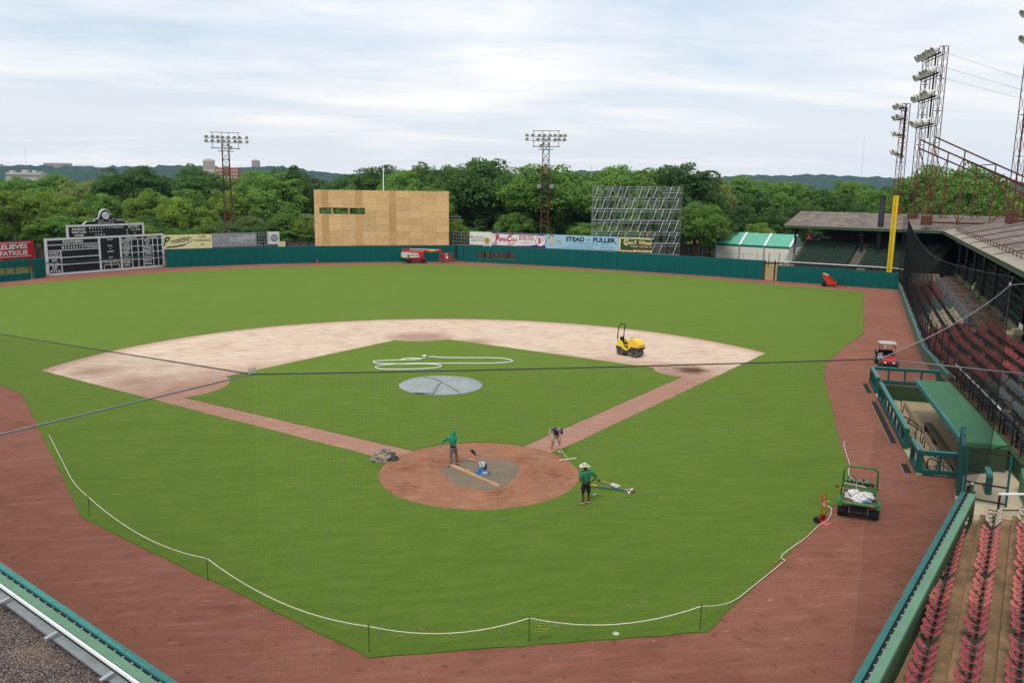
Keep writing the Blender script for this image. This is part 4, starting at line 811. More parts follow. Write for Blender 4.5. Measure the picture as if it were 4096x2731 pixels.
for k in range(4): t = -1.2+k*6; b.bar(Fp(t, 9.2, EZ-0.35)-rr.location, Fp(t, 18.4, RZ-0.4)-rr.location, 0.14, 0.4); b.bar(Fp(t, 18.4, RZ-0.4)-rr.location, Fp(t, 25, BZ-0.4)-rr.location, 0.14, 0.4)
b.split('rafter', BLACK, rr)
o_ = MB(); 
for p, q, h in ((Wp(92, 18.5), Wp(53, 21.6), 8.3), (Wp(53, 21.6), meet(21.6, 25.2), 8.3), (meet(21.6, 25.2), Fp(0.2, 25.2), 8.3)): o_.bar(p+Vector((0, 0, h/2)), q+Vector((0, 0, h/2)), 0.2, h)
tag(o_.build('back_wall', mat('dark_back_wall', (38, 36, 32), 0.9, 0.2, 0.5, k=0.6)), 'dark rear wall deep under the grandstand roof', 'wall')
rl = thing('roof_walkway_rail', 'low rusty rail running along the edge of the grandstand roof', 'rail', Wp(20, 6.7, EZ+0.2))
for k in range(34): s = -3.0+k*2.0; rod('stanchion', Wp(s, 6.7, EZ+0.25)-rl.location, Wp(s, 6.7, EZ+0.75)-rl.location, 0.04, RUST, rl)
for z in (0.45, 0.75): rod('rail', Wp(-3, 6.7, EZ+z)-rl.location, Wp(53, 6.7, EZ+z)-rl.location, 0.035, RUST, rl)
for k in range(5): s = 6+k*9; rod('roof_batten', Wp(s, 5.6, EZ+0.08)-rl.location, Wp(s+1.0, 14.8, RZ+0.08)-rl.location, 0.05, RUST, rl)
# horn loudspeakers
for i, (p, nm) in enumerate(((Wp(-2.5, 7.2, 7.0), 'at the roof corner'), (Fp(9.2, 11, 7.1), 'on the middle bleacher post'))):
    t_ = thing('horn_speaker', 'teal horn loudspeaker hanging %s' % nm, 'speaker', p); MB().lathe([(0.06, 0.9), (0.08, 0.55), (0.16, 0.3), (0.36, 0.06), (0.5, 0.0)], (0, 0, -0.5), 14, (0.1, 0.1, 1)).build('horn', mat('horn_teal', (96, 134, 122), 0.6, 0.1), t_, smooth=True); MB().tube((0.1, 0.1, 0.3), (0.12, 0.12, 0.9), 0.04).build('bracket', BLACK, t_)
# ------------------------------------------------------------------ right field bleachers
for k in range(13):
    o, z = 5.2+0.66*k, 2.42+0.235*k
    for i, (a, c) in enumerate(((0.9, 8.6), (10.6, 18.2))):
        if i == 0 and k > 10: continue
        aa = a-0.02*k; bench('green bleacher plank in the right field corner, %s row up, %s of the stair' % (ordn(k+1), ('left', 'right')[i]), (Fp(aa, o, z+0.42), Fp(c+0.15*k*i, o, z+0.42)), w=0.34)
b = MB(); [strip(b, [0.4, 10, 20+0.1*k], 5.0+0.66*k, 5.67+0.66*k, -0.05, 2.42+0.235*k, Fp) for k in range(14)]; strip(b, [0.4, 17], 2.2, 5.0, -0.05, 1.5, Fp); struct(b.build('bleacher_terrace', mat('bleacher_boards', (60, 62, 52), 0.85, 0.3, 0.8, k=0.6)))
b = MB(); r = thing('bleacher_stair', 'pale wooden stair treads between the right field bleacher sections', 'stairs', Fp(9.6, 5, 1.5))
for k in range(12): p = Fp(9.6, 5.35+0.66*k, 2.6+0.235*k)-r.location; b.box(p, (1.3, 0.34, 0.06), rz=math.atan2(FE.y, FE.x))
b.split('tread', mat('pale_tread', (176, 172, 160), 0.8, 0.15, 3), r)
r = thing('bleacher_rail', 'white pipe railing along the front of right field bleachers', 'railing', Fp(0, 2.5, 1.2)); rod('top_rail', Fp(0.2, 2.5, 2.75)-r.location, Fp(15.6, 2.5, 2.75)-r.location, 0.06, WHITEP, r)
rod('top_rail', Fp(15.6, 2.5, 2.75)-r.location, Fp(17.4, 2.6, 2.55)-r.location, 0.05, WHITEP, r); rod('lower_rail', Fp(0.2, 2.5, 2.2)-r.location, Fp(16.6, 2.5, 2.2)-r.location, 0.03, GRND, r)
for k in range(11): rod('post', Fp(0.2+k*1.6, 2.5, 1.2)-r.location, Fp(0.2+k*1.6, 2.5, 2.75)-r.location, 0.035, GRND, r)
b = MB(); [b.box(Fp(1.0+i*10.0, 3.6, 1.6+0.22*k)-r.location+Vector((0, 0, 0)), (1.1, 0.28, 0.05), rz=math.atan2(FE.y, FE.x)) for i in range(2) for k in range(4)]; b.split('step', MATS['pale_tread'], r)
# end wall lattice of the bleachers and little scoreboard inside
r = thing('bleacher_end_frame', 'sloping steel stair frame at the left end of right field bleachers', 'frame', Fp(-0.2, 5, 0.5))
for k in range(9): p0 = Fp(-0.2, 5+k*0.95, 0.5+0.0*k); rod('upright', p0-r.location, Fp(-0.2, 5+k*0.95, 3.3+0.34*k)-r.location, 0.04, GALV, r)
for z in (3.3, 2.7): rod('rail', Fp(-0.2, 5, z)-r.location, Fp(-0.2, 12.6, z+2.72)-r.location, 0.04, GALV, r)
b = MB(); [b.box(Fp(0.35, 6+k*0.66, 2.7+0.235*k)-r.location, (0.9, 0.3, 0.05), rz=math.atan2(FE.y, FE.x)) for k in range(9)]; b.split('tread', MATS['pale_tread'], r)
r = thing('stand_scoreboard', 'small black ball and strike scoreboard with red drink panel in bleachers', 'scoreboard', Fp(0.5, 13.2, 5.65), math.atan2(FE.y, FE.x))
MB().box((0.45, 0, 0.45), (0.92, 0.1, 0.9)).build('drink_panel', REDS, r); MB().box((2.3, 0.02, 0.45), (2.75, 0.1, 0.9)).build('score_panel', SBK, r)
b = MB(); b.lathe([(0.1, 0), (0.1, 0.2), (0.05, 0.36), (0.045, 0.5)], (0.45, -0.06, 0.28), 8); text_into(b, 'Coca-Cola', 0.45, 0.08, 0.75, 0.16, -0.06, 0.01, 0.3); b.build('emblem', WHL, r, kind='stuff')
b = MB()
for s_, x, z in (('BALL', 1.25, 0.68), ('STRIKE', 1.85, 0.68), ('OUT', 2.45, 0.68), ('GUEST', 1.3, 0.42), ('HOME', 2.5, 0.36), ('INNING', 1.9, 0.06), ('POSSESSION', 3.2, 0.28)): text_into(b, s_, x, z, 0.11*len(s_), 0.15, -0.045, 0.01)
b.build('lettering', SBL, r)
# foul pole
fpole = thing('foul_pole', 'tall yellow foul pole with narrow mesh screen in right field', 'pole', (67.95, 69.3, 0)); rod('pole', (0.32, 0, 0), (0.32, 0, 12.75), 0.13, YEL, fpole); rod('screen_edge', (-0.22, 0.12, 2.2), (-0.22, 0.12, 12.7), 0.06, YEL, fpole)
for z in (2.2, 3.7, 5.3, 6.9, 8.4, 10.0, 11.5, 12.7): rod('cross_bar', (-0.22, 0.12, z), (0.32, 0, z), 0.05, YEL, fpole)
b = MB(); [b.bar((-0.22+0.54*i/9, 0.12-0.12*i/9, 2.2), (-0.22+0.54*i/9, 0.12-0.12*i/9, 12.7), 0.05, 0.02) for i in range(1, 9)]; b.build('mesh_screen', mat('yellow_mesh', (222, 190, 30), 0.6, 0.08), fpole, kind='stuff')
bp = thing('black_pole', 'thick black net pole standing behind the yellow foul pole', 'pole', (71.5, 77.5, 0)); MB().tube((0, 0, 0), (0, 0, 12.6), 0.42, 14).build('pole', BLACK, bp, smooth=True); MB().lathe([(0.45, 0), (0.45, 0.12)], (0, 0, 12.55), 14).build('cap', BLACK, bp)

# ------------------------------------------------------------------ roof light towers
def roof_tower(label, base, along_, H, arms, sp=2.0, stays=True, stay_dir=SN, stay_len=24, seed=1, fw=None, ext=(1.3, 1.3), sgs=(-1, 1), ls=1.12):
    rg = random.Random(seed); t = thing('roof_light_tower', label, 'light tower', base); A_ = Vector(along_).normalized(); fw = fw or Vector((-stay_dir.x, -stay_dir.y, 0))
    for sg in sgs:
        c = A_*(sp*sg); MB().box((c.x, c.y, 0.5), (1.1, 1.1, 1.3)).build('base_box', RUST, t); lattice(t, (c.x, c.y, 0.6), (c.x, c.y, H), 0.95, 0.85, 11, RUST, 0.045)
    for z, n in arms:
        a = A_*(-sp-ext[0]); c = A_*(sp+ext[1]); q = fw*0.55; rod('cross_arm', a+q+Vector((0, 0, z)), c+q+Vector((0, 0, z)), (0.16, 0.22), RUSTD, t, 'box'); rod('cross_arm', a+q*0.2+Vector((0, 0, z-0.25)), c+q*0.2+Vector((0, 0, z-0.25)), 0.07, RUSTD, t)
        for i in range(n):
            f = (i+0.5)/n; p = a+(c-a)*f+fw*1.0+Vector((0, 0, z+0.55+rg.uniform(-0.15, 0.15))); rod('lamp_bracket', a+(c-a)*f+q+Vector((0, 0, z)), p, 0.05, RUSTD, t); lamp(t, p, fw*0.9+A_*rg.uniform(-0.35, 0.35)+Vector((0, 0, -0.55+rg.uniform(-0.15, 0.15))), ls)
    rod('ladder_mast', A_*0.2+Vector((0, 0, H*0.5)), A_*0.2+Vector((0, 0, H-0.5)), 0.12, RUSTD, t)
    if stays:
        for sg in (-1, 1):
            c = A_*(sp*sg); top = c+Vector((0, 0, H*0.5)); low = c+stay_dir*stay_len+Vector((0, 0, 0.9)); m_ = RUST
            for dz in (0, -1.3): rod('raker', top+Vector((0, 0, dz)), low+Vector((0, 0, dz*0.6)), 0.11, m_, t)
            pr = c
            for k in range(1, 6):
                f = k/6; p = c+stay_dir*(stay_len*f); zt = H*0.5*(1-f)+0.9*f; rod('prop', Vector((p.x, p.y, 0.0)), Vector((p.x, p.y, zt)), 0.09, m_, t); rod('diagonal', Vector((pr.x, pr.y, 0.1)), Vector((p.x, p.y, zt-1.0)), 0.07, m_, t)
                if k % 2: rod('diagonal', Vector((p.x, p.y, 0.1)), Vector((pr.x, pr.y, zt+0.4)), 0.06, m_, t)
                pr = p
        for k in (2, 4): f = k/6; zt = H*0.5*(1-f)+0.9*f; rod('tie', A_*-sp+stay_dir*(stay_len*f)+Vector((0, 0, zt)), A_*sp+stay_dir*(stay_len*f)+Vector((0, 0, zt)), 0.07, RUST, t)
        rod('sill_beam', -A_*sp+Vector((0, 0, 0.25)), -A_*sp+stay_dir*stay_len+Vector((0, 0, 0.25)), (0.3, 0.3), RUST, t, 'box'); rod('sill_beam', A_*sp+Vector((0, 0, 0.25)), A_*sp+stay_dir*stay_len+Vector((0, 0, 0.25)), (0.3, 0.3), RUST, t, 'box')
    return t
roof_tower('tall rusty light tower with four tiers of lamps on the roof corner', Fp(16.8, 12.6, 8.75), Vector((-0.33, -0.94, 0)), 24.5, [(23.6, 7), (20.9, 6), (17.8, 6), (14.0, 3)], 3.4, seed=3, fw=Vector((-0.94, 0.33, 0)), ext=(1.0, 0.6))
roof_tower('rusty light tower cut by the right edge on the grandstand roof', Vector((77.2, 56.6, 9.6)), Vector((-0.33, -0.94, 0)), 29.0, [(28.2, 7), (25.6, 6), (22.2, 3)], 3.2, seed=5, stay_len=18, fw=Vector((-0.94, 0.33, 0)), ext=(1.0, 0.6))
roof_tower('smaller distant light tower standing on the bleacher roof ridge', Fp(12.6, 18.4, 9.9), Vector((-0.33, -0.94, 0)), 16.6, [(15.9, 4), (14.3, 3), (11.9, 2), (9.0, 2)], 0.0, seed=8, stays=False, stay_dir=FM, stay_len=14, fw=Vector((-0.94, 0.33, 0)), ext=(1.6, 1.6), sgs=(1,), ls=0.95)
for i, (p, q) in enumerate(((Fp(17.6, 12.6, 33), Wp(30, 40, 12)), (Fp(17.6, 12.6, 31), Wp(32, 40, 12)), (Fp(17.6, 12.6, 29.5), Wp(34, 40, 12)))):
    tag(MB().tube(p, q, 0.02, 4).build('guy_wire', GALV), '%s of three thin wires sagging right from the tall roof tower' % ('uppermost', 'middle', 'lowest')[i], 'wire')
wb_ = thing('white_drum', 'white drum hung in the rusty truss above the grandstand roof', 'drum', Wp(10, 16, 13.0)); MB().lathe([(0.5, 0), (0.55, 0.1), (0.55, 1.1), (0.45, 1.2)], (0, 0, 0), 14).build('drum', WHITEP, wb_, smooth=True); MB().tube((0, 0, 1.2), (0, 0, 2.2), 0.05).build('hanger', RUST, wb_)

# ------------------------------------------------------------------ stadium seats
SR_ = mat('faded_red_seat', (204, 122, 112), 0.65, 0.15, 5.0, c2=(172, 84, 78), k=0.85, spec=0.4); SRD = mat('worn_red_seat', (176, 92, 92), 0.65, 0.18, 5.0, c2=(136, 58, 60), k=0.8, spec=0.4); SWH = mat('cream_seat', (200, 184, 162), 0.55, 0.1, 3, k=0.85, spec=0.4); SGY = mat('grey_green_seat', (112, 126, 126), 0.5, 0.15, 3, k=0.8, spec=0.4); SFAR = mat('dull_maroon_seat', (164, 78, 76), 0.65, 0.2, 2.0, c2=(124, 56, 58), k=0.75); SGF = mat('dull_grey_seat', (100, 110, 110), 0.6, 0.2, 2.0, k=0.7); SFR = mat('seat_iron', (70, 78, 76), 0.6, 0.2, 5)
def shell(n=6, h=0.38, w=0.46, bow=0.07):
    """petal shaped plate in xz, bowed in y, with thickness"""
    V = []; F = []
    prof = [(0.78, 0.0), (0.95, 0.2), (1.0, 0.5), (0.95, 0.75), (0.78, 0.92), (0.5, 1.0)]
    for f_, t in prof:
        for k in range(5):
            g_ = -1+k*0.5; V.append((g_*w/2*f_, bow*(g_*g_)-bow*0.6*math.sin(t*math.pi), t*h))
    m = len(V); V += [(x, y-0.03, z) for x, y, z in V]; R_ = len(prof)
    for j in range(R_-1):
        for k in range(4):
            q = (j*5+k, j*5+k+1, (j+1)*5+k+1, (j+1)*5+k); F.append(q); F.append(tuple(i+m for i in q[::-1]))
    rim = [k for k in range(5)] + [j*5+4 for j in range(1, R_)] + [(R_-1)*5+k for k in (3, 2, 1, 0)] + [j*5 for j in range(R_-2, 0, -1)]
    for i in range(len(rim)): a, c = rim[i], rim[(i+1) % len(rim)]; F.append((a, a+m, c+m, c))
    return V, F
def place(V, tilt, y, z): c, s = math.cos(tilt), math.sin(tilt); return [(x, y+yy*c-zz*s, z+yy*s+zz*c) for x, yy, zz in V]
_sv, _sf = shell(); backV = place(_sv, R(34), -0.1, 0.43); seatV = place([(x, -y, z) for x, y, z in _sv], R(-46), 0.02, 0.41)
def frameMB():
    b = MB(); b.box((-0.245, -0.05, 0.2), (0.03, 0.1, 0.4)); b.box((-0.245, -0.03, 0.03), (0.035, 0.36, 0.05)); b.bar((-0.245, -0.3, 0.7), (-0.245, -0.05, 0.35), 0.03, 0.05); b.bar((-0.245, -0.16, 0.64), (-0.245, 0.2, 0.62), 0.045, 0.025); b.bar((-0.245, 0.2, 0.62), (-0.245, 0.16, 0.45), 0.03, 0.03); b.bar((-0.245, 0.16, 0.45), (-0.245, 0.0, 0.3), 0.03, 0.03); b.bar((-0.25, -0.13, 0.42), (0.25, -0.13, 0.42), 0.04, 0.05); return b
seat_me = {}
for nm, m in (('red', SR_), ('worn', SRD), ('cream', SWH), ('grey', SGF), ('maroon', SFAR)):
    for part, V in (('backrest', backV), ('seat', seatV)):
        b = MB(); b.add(V, _sf); me = b.mesh(part); me.materials.append(m); me.polygons.foreach_set('use_smooth', [True]*len(me.polygons)); seat_me[nm, part] = me
_fm = frameMB(); fme = _fm.mesh('frame'); fme.materials.append(SFR)
CNAME = {'red': 'faded red', 'worn': 'worn red', 'cream': 'cream', 'grey': 'grey green'}
def seat(p, facing, colour, label, group):
    r = thing('stadium_seat', label, 'seat', p, facing, group)
    inst('backrest', seat_me[colour, 'backrest'], None, r); inst('seat', seat_me[colour, 'seat'], None, r, rot=(random.uniform(-0.06, 0.12), 0, 0)); inst('frame', fme, None, r)
def soup(spots, name, label):
    """the many seats that show small, as one object per colour"""
    for col_ in ('red', 'grey', 'cream'):
        q = [s for s in spots if s[2] == col_]
        if not q: continue
        b = MB()
        for p, a, _ in q:
            M = Matrix.Translation(p) @ Matrix.Rotation(a, 4, 'Z')
            for V in (backV, seatV): b.add([M @ Vector(v) for v in V], _sf)
        me = bpy.data.meshes.new(name); me.from_pydata(b.v, [], b.f); me.materials.append({'red': SFAR, 'grey': SGF, 'cream': SWH}[col_]); o = bpy.data.objects.new(name, me); COL.objects.link(o); tag(o, '%s %s' % ({'red': 'red', 'grey': 'grey', 'cream': 'cream'}[col_], label), 'seats'); o['kind'] = 'stuff'
    b = MB()
    for p, a, _ in spots:
        M = Matrix.Translation(p) @ Matrix.Rotation(a, 4, 'Z'); b.add([M @ Vector(v) for v in _fm.v], _fm.f)
    me = bpy.data.meshes.new(name); me.from_pydata(b.v, [], b.f); me.materials.append(SFR); o = bpy.data.objects.new('seat_frames', me); COL.objects.link(o); tag(o, 'iron frames of the distant seat rows along first base', 'seat frames'); o['kind'] = 'stuff'
faceB = math.atan2(-SN.y, -SN.x)-math.pi/2
far = []; 
for k in range(NR):
    s = 5.0; i = 0; g_ = 0
    while s < 86:
        if i == 9: i = 0; s += 0.5; g_ += 1
        if 56.4 < s < 57.4: s = 57.5; i = 0
        if k >= 4 and s < 47: s += 0.52; i += 1; continue
        col_ = 'red' if s < 24 else 'grey' if s < 33.5 else 'cream' if s < 44 else 'red' if s < 66.5 else 'grey'
        p = Wp(s, row_o(k)+0.42, row_z(k)); fa = faceB+(R(4.9) if s > 53 else 0)
        if s >= 65.2 and s < 82: seat(p, fa, 'grey' if col_ == 'grey' else 'maroon', '%s seat above dugout, %s row back, %s from the home end' % ('grey green' if col_ == 'grey' else 'worn red', ordn(k+1), ordn(int((82-s)/0.52)+1)), 'box seats above the dugout')
        else: far.append((p, fa, col_))
        s += 0.52; i += 1
faceF = math.atan2(-FM.y, -FM.x)-math.pi/2
for k in range(5):
    for i in range(9): far.append((Wp(4.0-0.95*k, 0.7+0.42*k*0+i*0.5, 0.6+0.25*k)+Vector((0, 0, 0)), math.atan2(SU.y, SU.x)-math.pi/2, 'cream'))
soup(far, 'distant_seats', 'stadium seats in rows along first base far from the dugout')
# black posts of the low screen along the front row and dark rail behind the dugout
r = thing('screen_posts', 'row of thin black posts carrying the net along the front row', 'posts', Wp(40, 0.25, 0.6))
for k in range(17): s = 38+k*2.6; rod('post', Wp(s, 0.3, 0.6)-r.location, Wp(s, 0.3, 3.4 if s < 64 else 2.2)-r.location, 0.04, BLACK, r)
r = thing('dugout_back_rail', 'dark pipe rail with bright tubes behind the dugout roof', 'rail', Wp(64, 0.5, 1.4))
for k in range(5): rod('bright_tube', Wp(63.5+k*3.4, 0.42, 1.75)-r.location, Wp(66.4+k*3.4, 0.42, 1.72)-r.location, 0.045, WHITEP if k < 4 else BLACK, r)
rod('rail', Wp(63.5, 0.5, 1.6)-r.location, Wp(86, 0.5, 1.55)-r.location, (0.16, 0.12), BLACK, r, 'box')
for k in range(9): rod('post', Wp(64+k*2.6, 0.5, 0.3)-r.location, Wp(64+k*2.6, 0.5, 1.6)-r.location, 0.05, BLACK, r)
# raised platforms with grey barriers
def barrier(label, s0, s1, o, z, h=1.1, dirn=None):
    a = Wp(s0, o, z); c = Wp(s1, o, z) if dirn is None else Wp(s0, dirn, z); r = thing('barrier', label, 'barrier', a); d = c-a
    for f in (0, 1): rod('post', d*f, d*f+Vector((0, 0, h+0.1)), 0.05, GALV, r)
    for z_ in (0.12, h): rod('rail', Vector((0, 0, z_)), d+Vector((0, 0, z_)), 0.035, GALV, r)
    n = 9
    if dirn is None: MB().box(d/2+Vector((0, 0, h/2+0.06)), (d.length*0.86, 0.03, h-0.25), rz=math.atan2(d.y, d.x)).build('mesh_infill', mat('barrier_mesh', (150, 158, 160), 0.5, 0.1, 20, metal=0.2, k=0.8), r)
    else:
        for i in range(1, n): rod('baluster', d*(i/n)+Vector((0, 0, 0.12)), d*(i/n)+Vector((0, 0, h)), 0.015, GALV, r)
pl = 0
for i, (s0, s1) in enumerate(((8, 12), (12.6, 16.6), (17.2, 21.0), (24.0, 28.4), (29, 33.2), (33.8, 38), (38.6, 43.4))):
    barrier('grey mesh barrier panel on the seat platform, %s from the corner' % ordn(i+1), s0, s1, 3.95, 1.75); barrier('grey barred side rail of the seat platform, %s from the corner' % ordn(i+1), s1, s1, 4.0, 1.75, dirn=5.4)
for i, (s0, s1) in enumerate(((7.6, 21.4), (23.6, 44.0))):
    b = MB(); strip(b, [s0, s1], 3.9, 5.5, 0.5, 1.75); tag(b.build('seat_platform', mat('platform_green', (54, 74, 60), 0.7, 0.2, 1)), ('far' if i == 0 else 'near') + ' dark green raised platform between seats and walkway', 'platform')
for i, (s0, s1) in enumerate(((68.6, 71.5), (71.9, 75.5))):
    barrier('grey mesh barrier at the right edge above the dugout seats, %s' % ('upper one' if i == 0 else 'lower one'), s0, s1, 5.35, 2.1)
ex = thing('fire_extinguisher', 'red fire extinguisher on the walkway kerb', 'extinguisher', Wp(50.3, 6.8, 2.1)); MB().lathe([(0.09, 0), (0.1, 0.05), (0.1, 0.5), (0.05, 0.6), (0.04, 0.66)], (0, 0, 0), 12).build('bottle', RED, ex, smooth=True); MB().box((0.03, 0, 0.7), (0.14, 0.05, 0.08)).build('valve', BLACK, ex)
st = thing('stair_block', 'pale concrete entrance block beside the fire extinguisher', 'steps', Wp(51.8, 6.2, 2.1), math.atan2(SU.y, SU.x)); MB().box((0.6, 0, 0.25), (2.2, 1.0, 0.5)).build('block', CONC, st); MB().box((1.4, 0.2, 0.7), (1.2, 0.6, 0.4)).build('step', CONC, st); MB().box((0.9, 0.5, 0.9), (1.6, 0.05, 0.7)).build('white_board', WHITEP, st)
# ------------------------------------------------------------------ dugout (local x along the field rail from its near corner, y away from the field)
DUO = Vector((20.9, -3.0, 0)); DUA = math.atan2(17.8, 9.1)-0.0
DG = mat('dugout_green', (72, 132, 92), 0.6, 0.08, 1.0, k=0.75); DGW = mat('dugout_wall_green', (50, 76, 44), 0.7, 0.15, 1, k=0.75); TAN = mat('tan_floor', (190, 170, 138), 0.85, 0.1, 0.8, 0.2, 20, k=0.75)
def dpt(x, y, z=0): c, s = math.cos(DUA), math.sin(DUA); return Vector((DUO.x+x*c+y*s, DUO.y+x*s-y*c, z))
du = thing('dugout', 'sunken dugout with green roof and turquoise padded rails', 'dugout', DUO, DUA)
def dbox(b, x0, x1, y0, y1, z0, z1): b.box(((x0+x1)/2, -(y0+y1)/2, (z0+z1)/2), (x1-x0, y1-y0, z1-z0)); return b
dbox(MB(), -0.4, 20.2, -0.2, 4.8, -1.05, -0.95).build('floor', TAN, du)
dbox(MB(), 19.6, 19.9, 0.0, 4.5, -0.95, 0.04).build('end_wall', DGW, du); dbox(MB(), -0.2, 0.0, 0.1, 4.4, -0.95, 0.0).build('end_wall', DGW, du); dbox(MB(), -0.2, 19.8, -0.08, 0.15, -0.95, 0.05).build('front_kerb', CONC, du); dbox(MB(), -0.2, 19.9, 4.28, 4.6, -0.95, 1.0).build('rear_wall', DGW, du)

dbox(MB(), 1.3, 15.6, 2.15, 4.05, 1.22, 1.42).build('roof', DG, du); dbox(MB(), 1.2, 15.7, 2.05, 2.2, 1.2, 1.46).build('roof_edge_pad', TEALTOP, du)
for x in (1.6, 5, 8.5, 12, 15.3): dbox(MB(), x-0.08, x+0.08, 3.7, 3.9, -0.95, 1.22).build('roof_post', DGW, du)
def padrail(x0, y0, x1, y1, n, h=1.06):
    a, c = Vector((x0, -y0, 0)), Vector((x1, -y1, 0)); d = c-a
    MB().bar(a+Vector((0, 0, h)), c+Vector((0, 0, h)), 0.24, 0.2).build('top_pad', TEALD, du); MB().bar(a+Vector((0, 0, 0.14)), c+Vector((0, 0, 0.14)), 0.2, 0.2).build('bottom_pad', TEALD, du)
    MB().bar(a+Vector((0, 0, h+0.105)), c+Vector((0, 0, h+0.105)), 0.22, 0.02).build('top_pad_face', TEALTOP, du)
    for i in range(n+1): p = a+d*((i+0.08)/(n+0.16)); rod('rail_post', p+Vector((0, 0, 0.1)), p+Vector((0, 0, h-0.05)), (0.2, 0.2) if i in (0, n) else (0.12, 0.12), TEALD, du, 'box')
padrail(20.4, 0, 16.7, 0, 3); padrail(15.4, 0, 3.9, 0, 8); padrail(2.0, 0, 0, 0, 1); padrail(0, 0, 0.1, 1.85, 2); padrail(20.4, 0, 20.5, 4.4, 4)
for x0, x1 in ((16.9, 19.9), (5.0, 14.6), (-0.1, 1.4)):
    dbox(MB(), x0, x1, -0.615, -0.6, 0.0, 0.015).build('mat_border', CONC, du); dbox(MB(), x0+0.04, x1-0.04, -0.6, -0.28, 0.0, 0.02).build('rubber_mat', BLACKRUB, du)
def handrail(x, y, dx=0.0, dy=1.1):
    b = MB().path([(x, -y, -0.9), (x, -y, 0.35), (x+dx*0.1, -y-dy*0.08, 0.46), (x+dx*0.2, -y-dy*0.2, 0.46), (x+dx, -y-dy, -0.1), (x+dx, -y-dy, -0.9)], 0.035, 6); b.build('stair_rail', BLACK, du)
for x, y in ((15.6, 0.3), (9.2, 0.5), (7.9, 0.5), (2.5, 0.5), (1.2, 0.6)): handrail(x, y)
for x in (8.5, 1.8): dbox(MB(), x-0.7, x+0.7, 0.2, 0.7, -0.95, -0.35).build('step', DGW, du); dbox(MB(), x-0.7, x+0.7, 0.7, 1.1, -0.95, -0.65).build('step', DGW, du)
BW = mat('bench_tan_wood', (178, 150, 120), 0.75, 0.1, 3, k=0.75, stretch=(0.4, 3, 3)); BWD = mat('bench_brown_wood', (104, 86, 70), 0.8, 0.12, 3, k=0.75)
def dbench(label, x0, x1, y, back):
    r = thing('dugout_bench', label, 'bench', dpt(x0, y, -0.95), DUA); L_ = x1-x0; m_ = BW if back else BWD
    for k in range(2 if back else 3): b = MB().box((L_/2, -0.05-0.16*k, 0.48), (L_, 0.14, 0.04)); b.build('seat_plank', m_, r)
    if back: MB().box((L_/2, -0.5, 0.85), (L_, 0.04, 0.34), rx=R(12)).build('backrest', BW, r)
    n = max(2, int(L_/2.2))
    for i in range(n+1):
        x = 0.2+(L_-0.4)*i/n
        if back: b = MB().bar((x, 0.0, 0), (x, 0.0, 0.46), 0.05); b.bar((x, -0.4, 0), (x, -0.45, 0.75), 0.05); b.bar((x, 0, 0.44), (x, -0.42, 0.44), 0.05); b.bar((x, 0, 0.03), (x, -0.42, 0.03), 0.05); b.build('leg', BLACK, r)
        else: MB().box((x, -0.2, 0.23), (0.3, 0.36, 0.46)).build('leg', DGW, r)
dbench('tan wooden bench with backrest at the far end of the dugout', 9.3, 14.9, 0.95, True); dbench('tan wooden bench with backrest in the middle of the dugout', 3.0, 7.8, 1.0, True); dbench('short tan bench at the near end of the dugout', 0.2, 1.3, 1.1, True); dbench('long brown bench without backrest under the dugout roof edge', 1.2, 12.0, 2.2, False)
# green walls, steps and floor at the near end of the dugout
struct(sheet('concourse', [(20.2, -6.5), (22.3, -4.0), (25.2, -3.6), (27.5, -4.2), (31, -10), (26, -16), (20.6, -9.7), (18.8, -8.7)], [], 0.14, CONC, lip=-0.02))
gw = thing('ramp_wall', 'green concrete wall with sloping top at the near end of dugout', 'wall', dpt(1.3, 3.0)); L0 = gw.location
b = MB(); P = [dpt(1.3, 2.3), dpt(1.3, 4.2), dpt(-3.6, 4.9), dpt(-3.6, 4.5), dpt(0.6, 4.0), dpt(0.9, 2.3)]; b = MB(); 
MB().prism([(0, 0), (5.2, 0), (5.2, 0.45), (2.0, 1.05), (0, 1.05)], 'y', -0.2, 0.2)
b = MB().prism([(0, 0), (5.0, 0), (5.0, 0.5), (1.4, 1.0), (0, 1.3)], 'y', -0.28, 0.28); q = b.build('wall', DG, gw); q.location = dpt(1.3, 4.0)-L0; q.rotation_euler = (0, 0, DUA+math.pi-0.12)
b = MB().box((0, 0, 0.6), (0.25, 1.8, 1.24)); q = b.build('end_wall', DGW, gw); q.location = dpt(1.2, 3.1)-L0; q.rotation_euler = (0, 0, DUA)
MB().path([(0, 0, 0.1), (0, 0, 0.9), (0.5, -0.45, 1.35), (1.2, -1.0, 1.7), (1.2, -1.0, 0.2)], 0.04, 6).build('hand_rail', BLACK, gw); gw.children[-1].location = dpt(-1.9, 4.1)-L0+Vector((0, 0, 0))
CHAIN = mat('chain_link_wire', (60, 66, 62), 0.6, 0.1)
def chain_panel(root, w, h, step=0.09, x0=0.0, z0=0.1):
    b = MB(); n = int((w+h)/step)
    for i in range(n):
        c = i*step
        for sg in (0, 1):
            a = (max(0, c-h), min(c, h)); d = (min(c, w), max(0, c-w))
            p0 = (a[0], a[1]); p1 = (d[0], d[1])
            if sg: p0 = (w-p0[0], p0[1]); p1 = (w-p1[0], p1[1])
            b.bar((x0+p0[0], 0, z0+p0[1]), (x0+p1[0], 0, z0+p1[1]), 0.006)
    return b.build('chain_link', CHAIN, root, kind='stuff')
g1 = thing('field_gate', 'tall turquoise padded gate seen edge on beside the dugout', 'gate', (22.5, -3.75, 0), math.atan2(-2.65, -2.05))
for x in (0.1, 1.65, 3.2): MB().bbox((x, 0, 1.25), (0.2, 0.22, 2.5), 0.03).build('padded_post', TEALD, g1)
